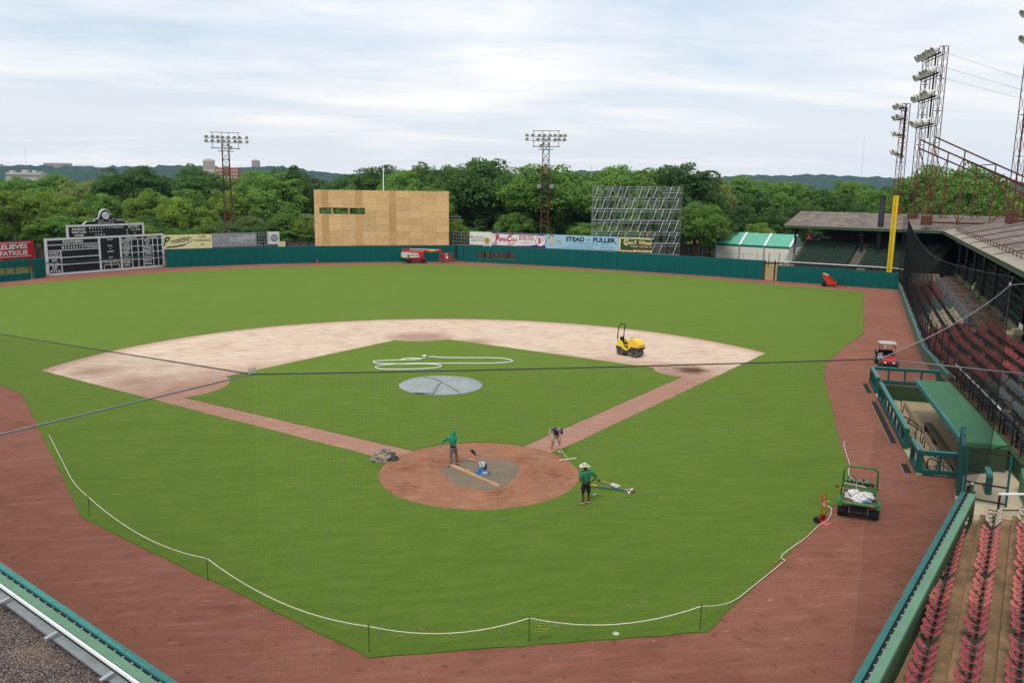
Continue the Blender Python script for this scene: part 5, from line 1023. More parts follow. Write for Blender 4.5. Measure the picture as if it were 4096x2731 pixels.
for z in (0.25, 1.2, 2.42): MB().box((1.65, 0, z), (3.1, 0.18, 0.16)).build('padded_rail', TEALD, g1)
chain_panel(g1, 3.0, 2.2, 0.12)
g2 = thing('chain_link_gate', 'open chain link gate leaf with dark green frame near the dugout', 'gate', (20.35, -6.75, 0.14), math.atan2(-1.15, 1.25))
for x in (0.04, 1.66): rod('upright', (x, 0, 0.05), (x, 0, 2.3), (0.1, 0.1), TEALD, g2, 'box')
for z in (0.12, 0.85, 2.28): rod('rail', (0, 0, z), (1.7, 0, z), 0.04, BLACK, g2)
rod('diagonal', (0.05, 0, 1.5), (0.9, 0, 1.9), 0.03, BLACK, g2); chain_panel(g2, 1.6, 2.1, 0.085)
g3 = thing('gate_stub', 'short turquoise padded rail end behind the chain link gate', 'rail', dpt(-1.4, 2.6)); MB().bar((0, 0, 1.0), (-0.6, -0.9, 1.0), 0.24, 0.16).build('top_pad', TEALTOP, g3); MB().bar((-0.6, -0.9, 0), (-0.6, -0.9, 0.95), 0.2).build('post', TEALD, g3); MB().bar((0, 0, 0.2), (-0.6, -0.9, 0.2), 0.2).build('bottom_pad', TEALD, g3)
kb = thing('key_box', 'small wooden step with a dark box behind chain link gate', 'box', (21.0, -6.3, 0.14), 0.4); MB().box((0, 0, 0.08), (0.7, 0.28, 0.1)).build('plank', BWD, kb); MB().box((0.12, 0.02, 0.26), (0.22, 0.16, 0.26)).build('box', BLACK, kb); MB().path([(0.04, 0.02, 0.38), (0.06, 0.02, 0.46), (0.18, 0.02, 0.46), (0.2, 0.02, 0.38)], 0.015, 5).build('handle', BLACK, kb)

# ------------------------------------------------------------------ near stands on the right
NR0 = Vector((18.55, -9.1, 0)); ND = Vector((-0.671, -0.741, 0)).normalized(); NN = Vector((0.741, -0.671, 0)).normalized()
def Np(a, k, z=0): return NR0 + ND*a + NN*(1.13*k-0.1) + Vector((0, 0, z))
STAIN = mat('stained_concrete', (156, 122, 90), 0.85, 0.2, 1.1, 0.3, 18, c2=(104, 90, 66), k=0.8)
b = MB()
for k in range(0, 6): a, c = Np(-1.0 if k < 1 else -1.2, k-0.42, 0), Np(22, k-0.42, 0); z = 0.02+0.2*max(k, 0); b.add([a+Vector((0, 0, -0.5)), c+Vector((0, 0, -0.5)), c+NN*1.14+Vector((0, 0, -0.5)), a+NN*1.14+Vector((0, 0, -0.5)), a+Vector((0, 0, z)), c+Vector((0, 0, z)), c+NN*1.14+Vector((0, 0, z)), a+NN*1.14+Vector((0, 0, z))], [(3, 2, 1, 0), (4, 5, 6, 7), (0, 1, 5, 4), (1, 2, 6, 5), (2, 3, 7, 6), (3, 0, 4, 7)])
struct(b.build('near_terrace', STAIN)); struct(sheet('near_floor', [tuple((NR0+ND*a_+NN*(-0.5))[:2]) for a_ in (-1.0, 22)]+[(4.4+0.37, -22.3-0.38), (18.95+0.35, -8.35-0.36)], [], 0.015, STAIN))
faceN = math.atan2(-NN.y, -NN.x)-math.pi/2
for k in range(4):
    a = 0.1-0.45*k; i = 0; g_ = 0; n = 0; first = True
    while a < 16.2:
        lim = 4 if first else 9
        if i >= lim: i = 0; a += 0.38; first = False
        if k < 3 or a > 6.5:
            n += 1; col_ = 'cream' if first else 'red' if a < 9.2 else 'worn'
            seat(Np(a, k, 0.02+0.2*k), faceN+random.uniform(-0.03, 0.03), col_, '%s seat in %s row behind the near wall, %s from the gate' % (CNAME[col_], ('first', 'second', 'third', 'fourth')[k], ordn(n)), 'near seats beside the green wall')
        a += 0.5; i += 1
def low_wall(name, label, A, B, side, bench_=False):
    """turquoise pad, black cable strip and green ledge on a dark green wall; side = +1 when the stand lies right of A->B"""
    a, c = Vector((*A, 0)), Vector((*B, 0)); u = (c-a).normalized(); n = Vector((u.y, -u.x, 0))*side; r = thing(name, label, 'wall', a); d = c-a
    def bandp(nm, o0, o1, z0, z1, m): q = MB(); P = [a*0+n*o0, d+n*o0, d+n*o1, n*o1]; q.add([p+Vector((0, 0, z0)) for p in P]+[p+Vector((0, 0, z1)) for p in P], [(3, 2, 1, 0), (4, 5, 6, 7), (0, 1, 5, 4), (1, 2, 6, 5), (2, 3, 7, 6), (3, 0, 4, 7)]); q.build(nm, m, r)
    k = int(d.length/1.35); 
    for i in range(k):
        q = MB(); P = [d*(i/k)+u*0.008, d*((i+1)/k)-u*0.008]; q.bar(P[0]+n*0.09+Vector((0, 0, 0.6)), P[1]+n*0.09+Vector((0, 0, 0.6)), 0.18, 1.2); q.build('pad', TEALTOP, r)
    bandp('cable_strip', 0.19, 0.29, 0, 1.14, BLACK); bandp('ledge', 0.29, 0.55, 1.0, 1.17, GREENC); bandp('wall', 0.3, 0.54, -0.3, 1.0, GREENW)
    q = MB(); [q.box(d*((i+0.5)/(k*3))+n*0.27+Vector((0, 0, 1.165)), (0.05, 0.04, 0.05), rz=0.5) for i in range(k*3)]; q.build('cable_clips', ALU, r, kind='stuff')
    return r, d, n, u
low_wall('near_wall', 'dark green wall with turquoise pad and pale green ledge by red seats', (18.95, -8.35), (4.9, -21.85), -1)
r, d, n, u = low_wall('near_wall', 'turquoise and green topped wall in the bottom left corner', (-21.5, -4.6), (-7.2, -20.9), 1)
q = MB().bar(n*0.66+Vector((0, 0, 1.2)), d+n*0.66+Vector((0, 0, 1.2)), 0.07); q.build('white_pipe', WHITEP, r)
q = MB(); [q.bar(n*(0.72)+d*(i/7)+Vector((0, 0, 1.1)), n*1.08+d*(i/7)+u*0.05+Vector((0, 0, 1.06)), 0.12, 0.05) for i in range(1, 7)]; q.split('bracket', ALU, r)
MB().bar(n*0.74+Vector((0, 0, 0.95)), d+n*0.74+Vector((0, 0, 0.95)), 0.26, 0.06).build('grey_shelf', GALV, r)
def speck(n_, l_, col, co, mix, ramp, nz):
    return mix(ramp(stretched_noise(n_, l_, co, (1, 1, 1), 26.0, 10), 0.5, 0.62), col, tuple(0.6*v for v in lin((180, 170, 164))))
struct(sheet('left_stand_floor', [(-22.02, -5.06), (-7.78, -21.3), (-14, -27), (-30, -12)], [], 0.72, ground_mat('speckled_floor', [(70, 56, 52), (60, 50, 48), (112, 92, 76)], (0.3, 0.7, 20), extra=speck, k=0.75)))
rr_ = thing('concourse_rail', 'pipe railing with white top rail behind the near seats', 'railing', (20.25, -8.9, 0.14)); rod('white_top_rail', (0.0, 0, 1.05), (6.5, -1.0, 1.05), 0.05, WHITEP, rr_); rod('lower_rail', (0, 0, 0.35), (6.5, -1.0, 0.35), 0.035, TEALD, rr_)
for x in (0.05, 1.35, 2.65, 3.95): rod('post', (x, -x/6.5, 0), (x, -x/6.5, 1.05), 0.045, BLACK, rr_)
wp = thing('wall_end_post', 'dark green steel post at the end of near wall', 'post', (19.35, -8.45, 0.0)); MB().tube((0, 0, 0), (0, 0, 1.5), 0.06).build('post', GREENW, wp); MB().lathe([(0.065, 0), (0.06, 0.05), (0.02, 0.08)], (0, 0, 1.5), 10).build('cap', ALU, wp); MB().bar((0, 0, 1.2), (-0.25, 0.1, 1.2), 0.05).build('bracket', BLACK, wp)

# ------------------------------------------------------------------ things on the field
# mound cover
TARP = mat('grey_tarp', (166, 174, 174), 0.5, 0.14, 0.9, 0.3, 2.5, k=0.68, spec=0.4)
mc = thing('mound_cover', 'round grey tarpaulin over the pitching mound', 'tarpaulin', (-0.05, 18.05, 0.034)); V = [(0, 0, 0.26)]; F = []; rg = random.Random(4)
NA = 48; rings = [(0.5, 0.25), (1.1, 0.22), (1.7, 0.16), (2.3, 0.09), (2.75, 0.05), (2.82, 0.012)]
for rr0, z in rings:
    for i in range(NA): a = 2*math.pi*i/NA; w_ = 0.012*math.sin(5*a+rr0*3)+0.01*math.sin(11*a); V.append((rr0*math.cos(a)*(1+0.004*math.sin(9*a)), rr0*math.sin(a), max(z+w_*(rr0 < 2.7), 0.01)))
F = [(0, 1+i, 1+(i+1) % NA) for i in range(NA)] + [(1+j*NA+i, 1+(j+1)*NA+i, 1+(j+1)*NA+(i+1) % NA, 1+j*NA+(i+1) % NA) for j in range(len(rings)-1) for i in range(NA)]
MB().add(V, F).build('cover', TARP, mc, smooth=True)
TD = mat('dark_fold', (120, 128, 128), 0.6, 0.1)
for i, pts in enumerate(([(-1.0, 2.2), (-0.5, 1.2), (-0.15, 0.4), (0.0, -0.2)], [(0.0, -0.2), (-0.35, -1.2), (-0.65, -2.2), (-0.75, -2.6)], [(0.0, -0.2), (0.5, -1.3), (0.9, -2.3), (1.0, -2.6)])):
    b = MB(); P = [Vector((x, y, 0.285-0.035*(x*x+y*y)*0.9+(0.02 if math.hypot(x, y) < 2 else 0.03))) for x, y in pts]; b.path(P, 0.035, 5); b.build('seam_fold', TARP, mc)
b = MB().box((-1.3, -2.42, 0.06), (1.3, 0.08, 0.04), rz=R(-17)); b.build('dark_hem', BLACKRUB, mc)
# hoses and ropes lying on the grass
def hose(name, label, pts, r_, m, z=0.05, closed=False, sub_=6):
    P = [Vector((x, y, z)) for x, y in pts]; Q = []
    for i in range(len(P)-1):
        p0 = P[max(i-1, 0)]; p1 = P[i]; p2 = P[i+1]; p3 = P[min(i+2, len(P)-1)]
        for k in range(sub_):
            t = k/sub_; Q.append(0.5*((2*p1)+(p2-p0)*t+(2*p0-5*p1+4*p2-p3)*t*t+(3*p1-p0-3*p2+p3)*t*t*t))
    Q.append(P[-1]); o = MB().path(Q, r_, 6).build(name, m, smooth=True); return tag(o, label, 'hose' if 'hose' in name else 'rope')
HOSEW = mat('white_hose', (226, 226, 222), 0.5, 0.05, 2, k=0.95)
hose('garden_hose', 'white hose looped on the infield grass beyond the mound', [(-0.3, 27.3), (-0.7, 26.9), (-1.2, 26.6), (-2.1, 26.7), (-2.15, 26.95), (-1.5, 27.2), (-0.8, 27.0), (-0.9, 26.7), (-2.5, 26.6), (-4.3, 26.4), (-4.0, 25.5), (-2.2, 25.1), (-0.2, 24.9), (0.55, 24.2), (0.2, 23.5), (-1.5, 23.2), (-3.6, 23.4), (-4.3, 24.2), (-3.4, 25.0), (-1.2, 25.15), (1.5, 24.9), (4.5, 24.6), (6.0, 24.9), (6.15, 25.6), (5.2, 26.5), (2.5, 26.9), (0.9, 27.2), (0.3, 27.6), (-0.1, 27.4)], 0.04, HOSEW, 0.075)
vc = thing('valve_cover', 'small pale round cover in the infield grass beside the hose', 'cover', (-0.35, 28.2, 0.034)); MB().lathe([(0.2, 0), (0.2, 0.03), (0.16, 0.04)], (0, 0, 0), 14).build('lid', OFFW, vc); MB().box((0, -0.75, 0.03), (0.3, 0.08, 0.05)).build('coupling', BLACKRUB, vc)
vc = thing('valve_cover', 'small pale round cover in the grass near the keep off sign', 'cover', (2.0, -15.1, 0.03)); MB().lathe([(0.11, 0), (0.11, 0.02), (0.09, 0.03)], (0, 0, 0), 14).build('lid', mat('pale_green_lid', (184, 196, 160), 0.6, 0.1, 6), vc); MB().lathe([(0.14, 0), (0.14, 0.012)], (0, 0, 0), 14).build('dirt_ring', BWD, vc)
# rope barrier along the foul grass edge
ROPE = mat('white_rope', (214, 208, 190), 0.7, 0.08, 5, k=0.9); STK = mat('dark_green_stake', (40, 62, 38), 0.7, 0.1)
stakes = [(-21.8, 9.3, 0.05), (-16.35, -2.9, 0.85), (-10.75, -9.4, 0.78), (-5.4, -14.95, 0.84), (-0.7, -15.1, 0.78), (4.65, -15.25, 0.8)]
wh = ('at the left bend of the rope', 'second along the rope from the left', 'at the lower left grass corner', 'beside the keep off sign', 'at the lower right grass corner')
for (x, y, h), w_ in zip(stakes[1:], wh):
    t_ = thing('rope_stake', 'thin dark stake ' + w_, 'stake', (x, y, 0.03)); MB().tube((0, 0, -0.02), (0, 0, h), 0.013, 6).build('stake', STK, t_); MB().path([(0.03*math.cos(a), 0.03*math.sin(a), h) for a in [i*math.pi/4 for i in range(8)]], 0.008, 5, True).build('loop', STK, t_)
Q = []
ext = stakes + [(9.7, -11.1, 0.05)]
for (a, c) in zip(ext, ext[1:]):
    L_ = math.hypot(c[0]-a[0], c[1]-a[1])
    for k in range(12):
        t = k/12; sag = (0.45 if a[2] > 0.3 and c[2] > 0.3 else 0.5)*4*t*(1-t)*min(1, L_/6); Q.append((a[0]+(c[0]-a[0])*t, a[1]+(c[1]-a[1])*t, max(a[2]+(c[2]-a[2])*t-sag, 0.05)))
Q.append(ext[-1]); tag(MB().path(Q, 0.018, 5).build('barrier_rope', ROPE, smooth=True), 'white rope sagging between stakes round the foul grass', 'rope')
hose('ground_rope', 'white rope lying on the red dirt up to the hand truck', [(9.7, -11.1), (9.75, -10.7), (10.6, -10.0), (11.5, -9.3), (12.6, -8.3), (13.5, -7.6), (14.2, -6.6), (14.1, -6.1), (14.6, -5.8)], 0.018, ROPE, 0.03); hose('ground_rope', 'white rope end lying on the dirt beyond the green cart', [(17.2, -3.4), (17.5, -2.6), (18.4, -1.2), (19.3, 0.6), (20.0, 1.9), (20.3, 2.3)], 0.018, ROPE, 0.03)
kg = thing('grass_sign', 'small green keep off the grass sign hung on the rope', 'sign', (-0.33, -15.18, 0.0)); MB().box((0, 0, 0.5), (0.4, 0.012, 0.26)).build('board', mat('sign_green', (26, 120, 62), 0.5, 0.05, k=0.9), kg)
KY = mat('sign_yellow', (220, 214, 70), 0.5, 0.04); b = MB(); text_into(b, 'KEEP OFF', 0, 0.515, 0.3, 0.07, -0.009, 0.02); text_into(b, 'THE GRASS!', 0, 0.42, 0.36, 0.07, -0.009, 0.02); b.build('lettering', KY, kg)
b = MB(); [b.box(p, s_) for p, s_ in (((0, -0.008, 0.622), (0.39, 0.004, 0.008)), ((0, -0.008, 0.378), (0.39, 0.004, 0.008)), ((-0.193, -0.008, 0.5), (0.008, 0.004, 0.25)), ((0.193, -0.008, 0.5), (0.008, 0.004, 0.25)))]; b.split('border', KY, kg); b = MB(); [b.tube((x, 0, 0.62), (x*1.1, 0.02, 0.72), 0.004, 4) for x in (-0.17, 0.17)]; b.split('tie', ROPE, kg)
# tarp bundle
tb = thing('tarp_bundle', 'crumpled faded green tarpaulin bundle on the third base path', 'tarpaulin', (-4.35, 2.75, 0.01)); tb.scale = (0.82, 0.82, 0.82); rg = random.Random(21)
def lump(rx, ry, rz, n=18, m=10, j=0.16, seed=1):
    r_ = random.Random(seed); V = []; 
    for k in range(m+1):
        ph = math.pi*k/m/2*1.0
        for i in range(n):
            a = 2*math.pi*i/n; f = 1+j*math.sin(3*a+k*1.3+seed)+j*0.8*math.sin(5*a-2.1*k)+r_.uniform(-j, j)*0.5; V.append((rx*math.cos(a)*math.cos(ph)**0.7*f, ry*math.sin(a)*math.cos(ph)**0.7*f, rz*math.sin(ph)*(1+r_.uniform(-j, j)*0.4)))
    return MB().add(V, [(k*n+i, k*n+(i+1) % n, (k+1)*n+(i+1) % n, (k+1)*n+i) for k in range(m) for i in range(n)])
TB = mat('faded_tarp', (152, 146, 128), 0.8, 0.25, 2.2, 0.5, 5, c2=(112, 108, 94), k=0.8); TB2 = mat('tan_tarp_inside', (186, 156, 134), 0.8, 0.15, 3, k=0.8); TB3 = mat('dark_teal_tarp', (56, 82, 78), 0.7, 0.2, 3, k=0.8)
lump(0.68, 0.42, 0.62, seed=2).build('upper_fold', TB, tb); q = lump(0.55, 0.4, 0.34, seed=5, j=0.2).build('lower_fold', TB, tb); q.location = (-0.3, -0.25, 0); q = lump(0.34, 0.12, 0.3, seed=7).build('inner_fold', TB2, tb); q.location = (-0.18, -0.42, 0.1); q.rotation_euler = (0, 0.35, -0.25); q = lump(0.4, 0.22, 0.34, seed=9).build('dark_corner', TB3, tb); q.location = (0.42, -0.22, 0); q = lump(0.5, 0.08, 0.12, seed=11).build('edge_fold', TB2, tb); q.location = (0.25, 0.18, 0.42); q.rotation_euler = (0, 0.3, -0.4)
# timber
pk = thing('timber_beam', 'long bare timber beam lying across the grey clay', 'beam', (-1.25, 1.25, 0.016), math.atan2(-3.2, 1.85)); MB().bbox((1.85, 0, 0.05), (3.7, 0.1, 0.1), 0.008).build('beam', mat('fresh_timber', (206, 168, 122), 0.7, 0.15, 3, c2=(180, 138, 94), stretch=(0.3, 4, 4), k=0.85), pk); MB().bbox((0.9, 0.11, 0.03), (1.9, 0.09, 0.06), 0.006).build('batten', mat('pale_timber', (222, 190, 148), 0.7, 0.1, 3, k=0.85), pk)
# plate compactor
CB = mat('compactor_blue', (60, 124, 196), 0.45, 0.08, 4, k=0.9)
pc = thing('plate_compactor', 'blue plate compactor with grey handle standing on grey clay', 'compactor', (0.07, -0.1, 0.016), R(-6))
MB().prism([(-0.26, 0.05), (-0.2, 0.0), (0.24, 0.0), (0.3, 0.06), (0.3, 0.08), (-0.26, 0.08)], 'y', -0.22, 0.22).build('base_plate', mat('plate_blue_grey', (120, 150, 176), 0.5, 0.1), pc)
MB().prism([(-0.26, 0.08), (-0.1, 0.08), (-0.02, 0.14), (0.12, 0.16), (0.12, 0.3), (0.02, 0.38), (-0.06, 0.36), (-0.12, 0.26), (-0.26, 0.2)], 'y', -0.19, -0.06).build('belt_guard', CB, pc); MB().box((0.18, 0, 0.13), (0.18, 0.36, 0.1)).build('exciter', CB, pc)
MB().box((0.02, 0.03, 0.46), (0.28, 0.3, 0.16)).build('engine_tank', OFFW, pc); MB().box((0.16, 0.02, 0.38), (0.18, 0.26, 0.22)).build('engine', BLACK, pc); MB().box((0.16, -0.18, 0.14), (0.22, 0.04, 0.08)).build('foot_rest', OFFW, pc)
for y in (-0.2, 0.2): MB().path([(-0.2, y, 0.1), (-0.14, y, 0.5), (-0.06, y, 0.6), (0.2, y, 0.58), (0.27, y, 0.5), (0.22, y, 0.15)], 0.02, 6).build('frame_tube', GALV, pc)
MB().tube((-0.06, -0.2, 0.6), (-0.06, 0.2, 0.6), 0.02, 6).build('frame_tube', GALV, pc)
for y in (-0.14, 0.14): MB().tube((0.3, y, 0.55), (-0.32, y, 1.02), 0.018, 6).build('handle_bar', GALV, pc)
MB().path([(-0.3, -0.16, 1.0), (-0.44, -0.16, 1.13), (-0.5, 0, 1.17), (-0.44, 0.16, 1.13), (-0.3, 0.16, 1.0), (-0.36, 0, 1.05)], 0.04, 6, True).build('grip', BLACK, pc)
bk = MB().bbox((-0.55, 0.25, 0.09), (0.3, 0.12, 0.1), 0.02).build('clay_brick', mat('tan_brick', (190, 144, 116), 0.9, 0.15, 6)); tag(bk, 'tan clay block lying beside the blue compactor', 'block')
# tools lying on the grass
tl = thing('scoop_shovel', 'white plastic scoop shovel lying on the grass', 'shovel', (5.25, -1.95, 0.04), math.atan2(-0.85, 0.65)); L_ = 1.25
MB().tube((0.1, 0, 0.06), (0.72, 0, 0.06), 0.018, 6).build('shaft', mat('shovel_orange', (206, 150, 116), 0.5, 0.1), tl); MB().tube((-0.08, 0, 0.06), (0.12, 0, 0.06), 0.03, 6).build('grip', BLACK, tl); b = MB(); V = []; 
for i in range(5):
    for j in range(5): V.append((0.7+0.42*i/4, -0.16*(1-0.25*(i == 0))+0.32*(1-0.25*(i == 0))*j/4, 0.02+0.05*abs(j-2)/2*(1-i/6)))
b.add(V, [(i*5+j, i*5+j+1, (i+1)*5+j+1, (i+1)*5+j) for i in range(4) for j in range(4)]); b.build('scoop', OFFW, tl); b = MB(); [b.box((0.95, y, 0.05), (0.3, 0.012, 0.012)) for y in (-0.07, 0, 0.07)]; b.split('rib', GALV, tl)
BLU = mat('blue_handle', (64, 120, 150), 0.5, 0.08); NVH = mat('navy_handle', (30, 44, 66), 0.5, 0.08)
tl = thing('ground_rake', 'blue handled rake with white head lying on grass', 'rake', (4.75, -2.45, 0.04), math.atan2(-1.05, 1.6)); MB().tube((0, 0, 0.04), (1.75, 0, 0.05), 0.017, 6).build('handle', BLU, tl); MB().tube((0, 0, 0.04), (0.3, 0, 0.04), 0.02, 6).build('yellow_end', YEL, tl); MB().bar((1.85, -0.33, 0.04), (1.85, 0.33, 0.04), 0.06, 0.04).build('head', WHITEP, tl); b = MB().tube((1.55, 0, 0.05), (1.84, 0.22, 0.05), 0.015, 5).tube((1.55, 0, 0.05), (1.84, -0.22, 0.05), 0.015, 5); b.split('head_brace', WHITEP, tl)
tl = thing('ground_broom', 'navy handled broom with rust brown head lying on grass', 'broom', (4.5, -2.6, 0.04), math.atan2(-0.95, 1.8)); MB().tube((0, 0, 0.05), (1.95, 0, 0.06), 0.02, 6).build('handle', NVH, tl); MB().box((2.05, 0, 0.05), (0.3, 0.1, 0.07)).build('head', mat('rust_bristle', (120, 68, 52), 0.8, 0.15), tl)
bt = thing('water_bottle', 'small clear blue labelled bottle lying on the grass', 'bottle', (4.6, -3.6, 0.06), 0.5); MB().lathe([(0.03, 0), (0.035, 0.02), (0.035, 0.17), (0.014, 0.22), (0.014, 0.24)], (-0.12, 0, 0.0), 10, (1, 0, 0)).build('bottle', mat('bottle_clear', (200, 220, 230), 0.2, 0.05, spec=0.6), bt, smooth=True); MB().lathe([(0.037, 0), (0.037, 0.08)], (-0.05, 0, 0), 10, (1, 0, 0)).build('label', LTBLUE, bt)
# twigs of dead grass by the rope
for i, (x, y, a) in enumerate(((-4.6, -14.3, 0.4), (-3.7, -14.0, 2.4), (-2.9, -14.5, 2.2), (-1.4, -14.6, 1.9), (0.4, -14.5, 2.1), (3.0, -13.6, 1.9), (3.6, -13.4, 2.6))):
    t_ = MB().path([(0, 0, 0.01), (0.12, 0.03, 0.02), (0.25, 0.0, 0.015)], 0.012, 4).build('straw_wisp', BW); t_.location = (x, y, 0.035); t_.rotation_euler = (0, 0, a); tag(t_, '%s wisp of straw from the left on the grass above the lower edge' % ordn(i+1), 'straw', 'straw wisps on the grass')

# ------------------------------------------------------------------ wheels and vehicles
_wh = {}
def wheel(parent, p, r_, w_, rim=GALV, axis=(1, 0, 0), turf=False):
    key = (round(r_, 3), round(w_, 3), rim.name)
    if key not in _wh:
        t = MB().lathe([(r_*0.55, -w_/2), (r_*0.9, -w_/2), (r_, -w_/2+w_*0.14), (r_, w_/2-w_*0.14), (r_*0.9, w_/2), (r_*0.55, w_/2)], (0, 0, 0), 20, (1, 0, 0)).mesh('tyre'); t.materials.append(BLACKRUB)
        m = MB().lathe([(r_*0.56, -w_*0.42), (r_*0.5, -w_*0.5), (r_*0.2, -w_*0.3), (r_*0.2, w_*0.3), (r_*0.5, w_*0.5), (r_*0.56, w_*0.42)], (0, 0, 0), 16, (1, 0, 0)).mesh('rim'); m.materials.append(rim); _wh[key] = (t, m)
    t, m = _wh[key]; a = math.atan2(axis[1], axis[0]); o = inst('wheel', t, None, parent, p, (0, 0, a)); inst('rim', m, None, o); return o
# boom lift
bl = thing('boom_lift', 'red and white boom lift parked at the centre field wall', 'boom lift', (3.5, 109.2, 0), R(2))
for x in (0, 2.5):
    for y in (0, 2.1): wheel(bl, (x, y, 0.4), 0.4, 0.3, GALV, (0, 1, 0))
MB().prism([(-0.35, 0.45), (2.9, 0.45), (2.9, 0.75), (2.6, 0.92), (0.0, 0.92), (-0.35, 0.7)], 'y', 0.25, 1.85).build('chassis', RED, bl)
MB().prism([(-1.2, 0.98), (1.55, 0.98), (1.82, 1.05), (1.6, 1.68), (-0.9, 1.85), (-1.15, 1.75), (-1.25, 1.4)], 'y', 0.0, 0.75).build('cowl', mat('machine_white', (206, 204, 198), 0.4, 0.05, 2, k=0.9), bl); MB().prism([(-1.2, 0.98), (1.55, 0.98), (1.82, 1.05), (1.6, 1.68), (-0.9, 1.85), (-1.15, 1.75), (-1.25, 1.4)], 'y', 1.35, 2.1).build('cowl', MATS['machine_white'], bl)
MB().prism([(0.6, 1.05), (2.6, 1.05), (2.6, 1.9), (0.3, 1.95)], 'y', 0.78, 1.32).build('turret', RED, bl); MB().box((-0.1, -0.03, 1.28), (0.34, 0.02, 0.3)).build('vent_grille', BLACK, bl); MB().box((1.35, -0.03, 1.4), (0.26, 0.02, 0.42)).build('vent_grille', GALV, bl); MB().box((0.45, -0.03, 1.02), (0.4, 0.02, 0.07)).build('warning_label', YEL, bl); MB().box((-1.12, -0.03, 1.12), (0.2, 0.02, 0.2)).build('warning_label', YEL, bl)
b = MB(); text_into(b, '600-J', 0.65, 1.25, 0.9, 0.22, -0.02, 0.02, 0.2); b.build('lettering', GRND, bl)
MB().prism([(-1.1, 1.9), (0.1, 2.0), (0.1, 2.35), (-1.1, 2.4)], 'y', 0.82, 1.28).build('boom_base', RED, bl); MB().bar((0.0, 1.05, 2.2), (5.2, 1.05, 2.02), 0.4, 0.36).build('boom', RED, bl); MB().bar((0.3, 1.05, 2.4), (5.3, 1.05, 2.24), 0.3, 0.08).build('inner_boom', WHITEP, bl); MB().bar((0.1, 0.83, 2.08), (2.6, 0.83, 2.0), 0.03, 0.05).build('hydraulic_line', OFFW, bl); MB().box((4.05, 0.84, 2.06), (1.1, 0.02, 0.14), ry=R(2)).build('yellow_label', YEL, bl)
MB().lathe([(0.22, -0.25), (0.22, 0.25)], (5.55, 1.05, 2.2), 12, (0, 1, 0)).build('jib_knuckle', RED, bl); MB().bar((5.55, 1.05, 2.2), (6.25, 1.05, 0.6), 0.3, 0.26).build('jib', RED, bl)
bkx, bkw = 5.45, 2.25; MB().box((bkx+bkw/2, 1.05, 0.5), (bkw, 0.95, 0.22)).build('basket_floor', RED, bl)
for x in (bkx, bkx+0.75, bkx+1.5, bkx+bkw):
    for y in (0.6, 1.5): rod('basket_post', (x, y, 0.5), (x, y, 1.6), 0.03, RED, bl)
for z in (1.1, 1.58):
    for y in (0.6, 1.5): rod('basket_rail', (bkx, y, z), (bkx+bkw, y, z), 0.03, RED, bl)
    for x in (bkx, bkx+bkw): rod('basket_rail', (x, 0.6, z), (x, 1.5, z), 0.03, RED, bl)
MB().path([(bkx+0.75, 0.6, 1.58), (bkx+0.8, 0.6, 1.75), (bkx+1.3, 0.6, 1.75), (bkx+1.4, 0.6, 1.58)], 0.03, 5).build('control_guard', RED, bl); MB().box((bkx+1.1, 0.75, 1.45), (0.55, 0.2, 0.14)).build('control_box', WHITEP, bl); MB().box((bkx+1.2, 0.7, 0.95), (0.36, 0.25, 0.4)).build('tool_box', WHITEP, bl)
# lawn sweeper
sw = thing('lawn_sweeper', 'red towed lawn sweeper by the right field corner wall', 'sweeper', (59.9, 71.6, 0), math.atan2(-1.0, 1.35))
MB().prism([(-0.5, 1.75), (0.25, 1.5), (1.4, 0.45), (1.3, 0.35), (0.2, 0.38), (-0.55, 1.62)], 'y', -0.75, 0.75).build('hopper', mat('sweeper_red', (200, 50, 30), 0.45, 0.08, 2, k=0.9), sw); MB().prism([(-0.52, 1.77), (0.25, 1.52), (0.25, 1.58), (-0.5, 1.84)], 'y', -0.72, 0.72).build('hopper_rim', mat('rim_tan', (190, 160, 134), 0.6, 0.1), sw); MB().prism([(0.3, 1.52), (1.1, 0.8), (1.14, 0.86), (0.36, 1.6)], 'y', -0.7, 0.7).build('screen', RUST, sw)
MB().box((0.5, 0, 0.36), (1.9, 1.3, 0.14)).build('frame', BLACK, sw); MB().lathe([(0.22, -0.62), (0.22, 0.62)], (0.9, 0, 0.24), 12, (0, 1, 0)).build('brush', RED, sw)
for y in (-0.75, 0.75): wheel(sw, (-0.25, y, 0.32), 0.32, 0.2, ALU, (0, 1, 0))
MB().bar((1.4, 0, 0.32), (2.9, 0, 0.3), 0.1).build('drawbar', BLACK, sw); MB().bar((1.55, -0.1, 0.35), (1.72, -0.1, 0.95), 0.08).build('lever', BLACK, sw); MB().tube((2.5, 0, 0.0), (2.5, 0, 0.5), 0.04).build('jack_stand', GRND, sw); MB().lathe([(0.06, -0.75), (0.06, -0.95)], (-0.65, 0.0, 1.55), 8, (0, 1, 0)).build('handle', BLACK, sw)
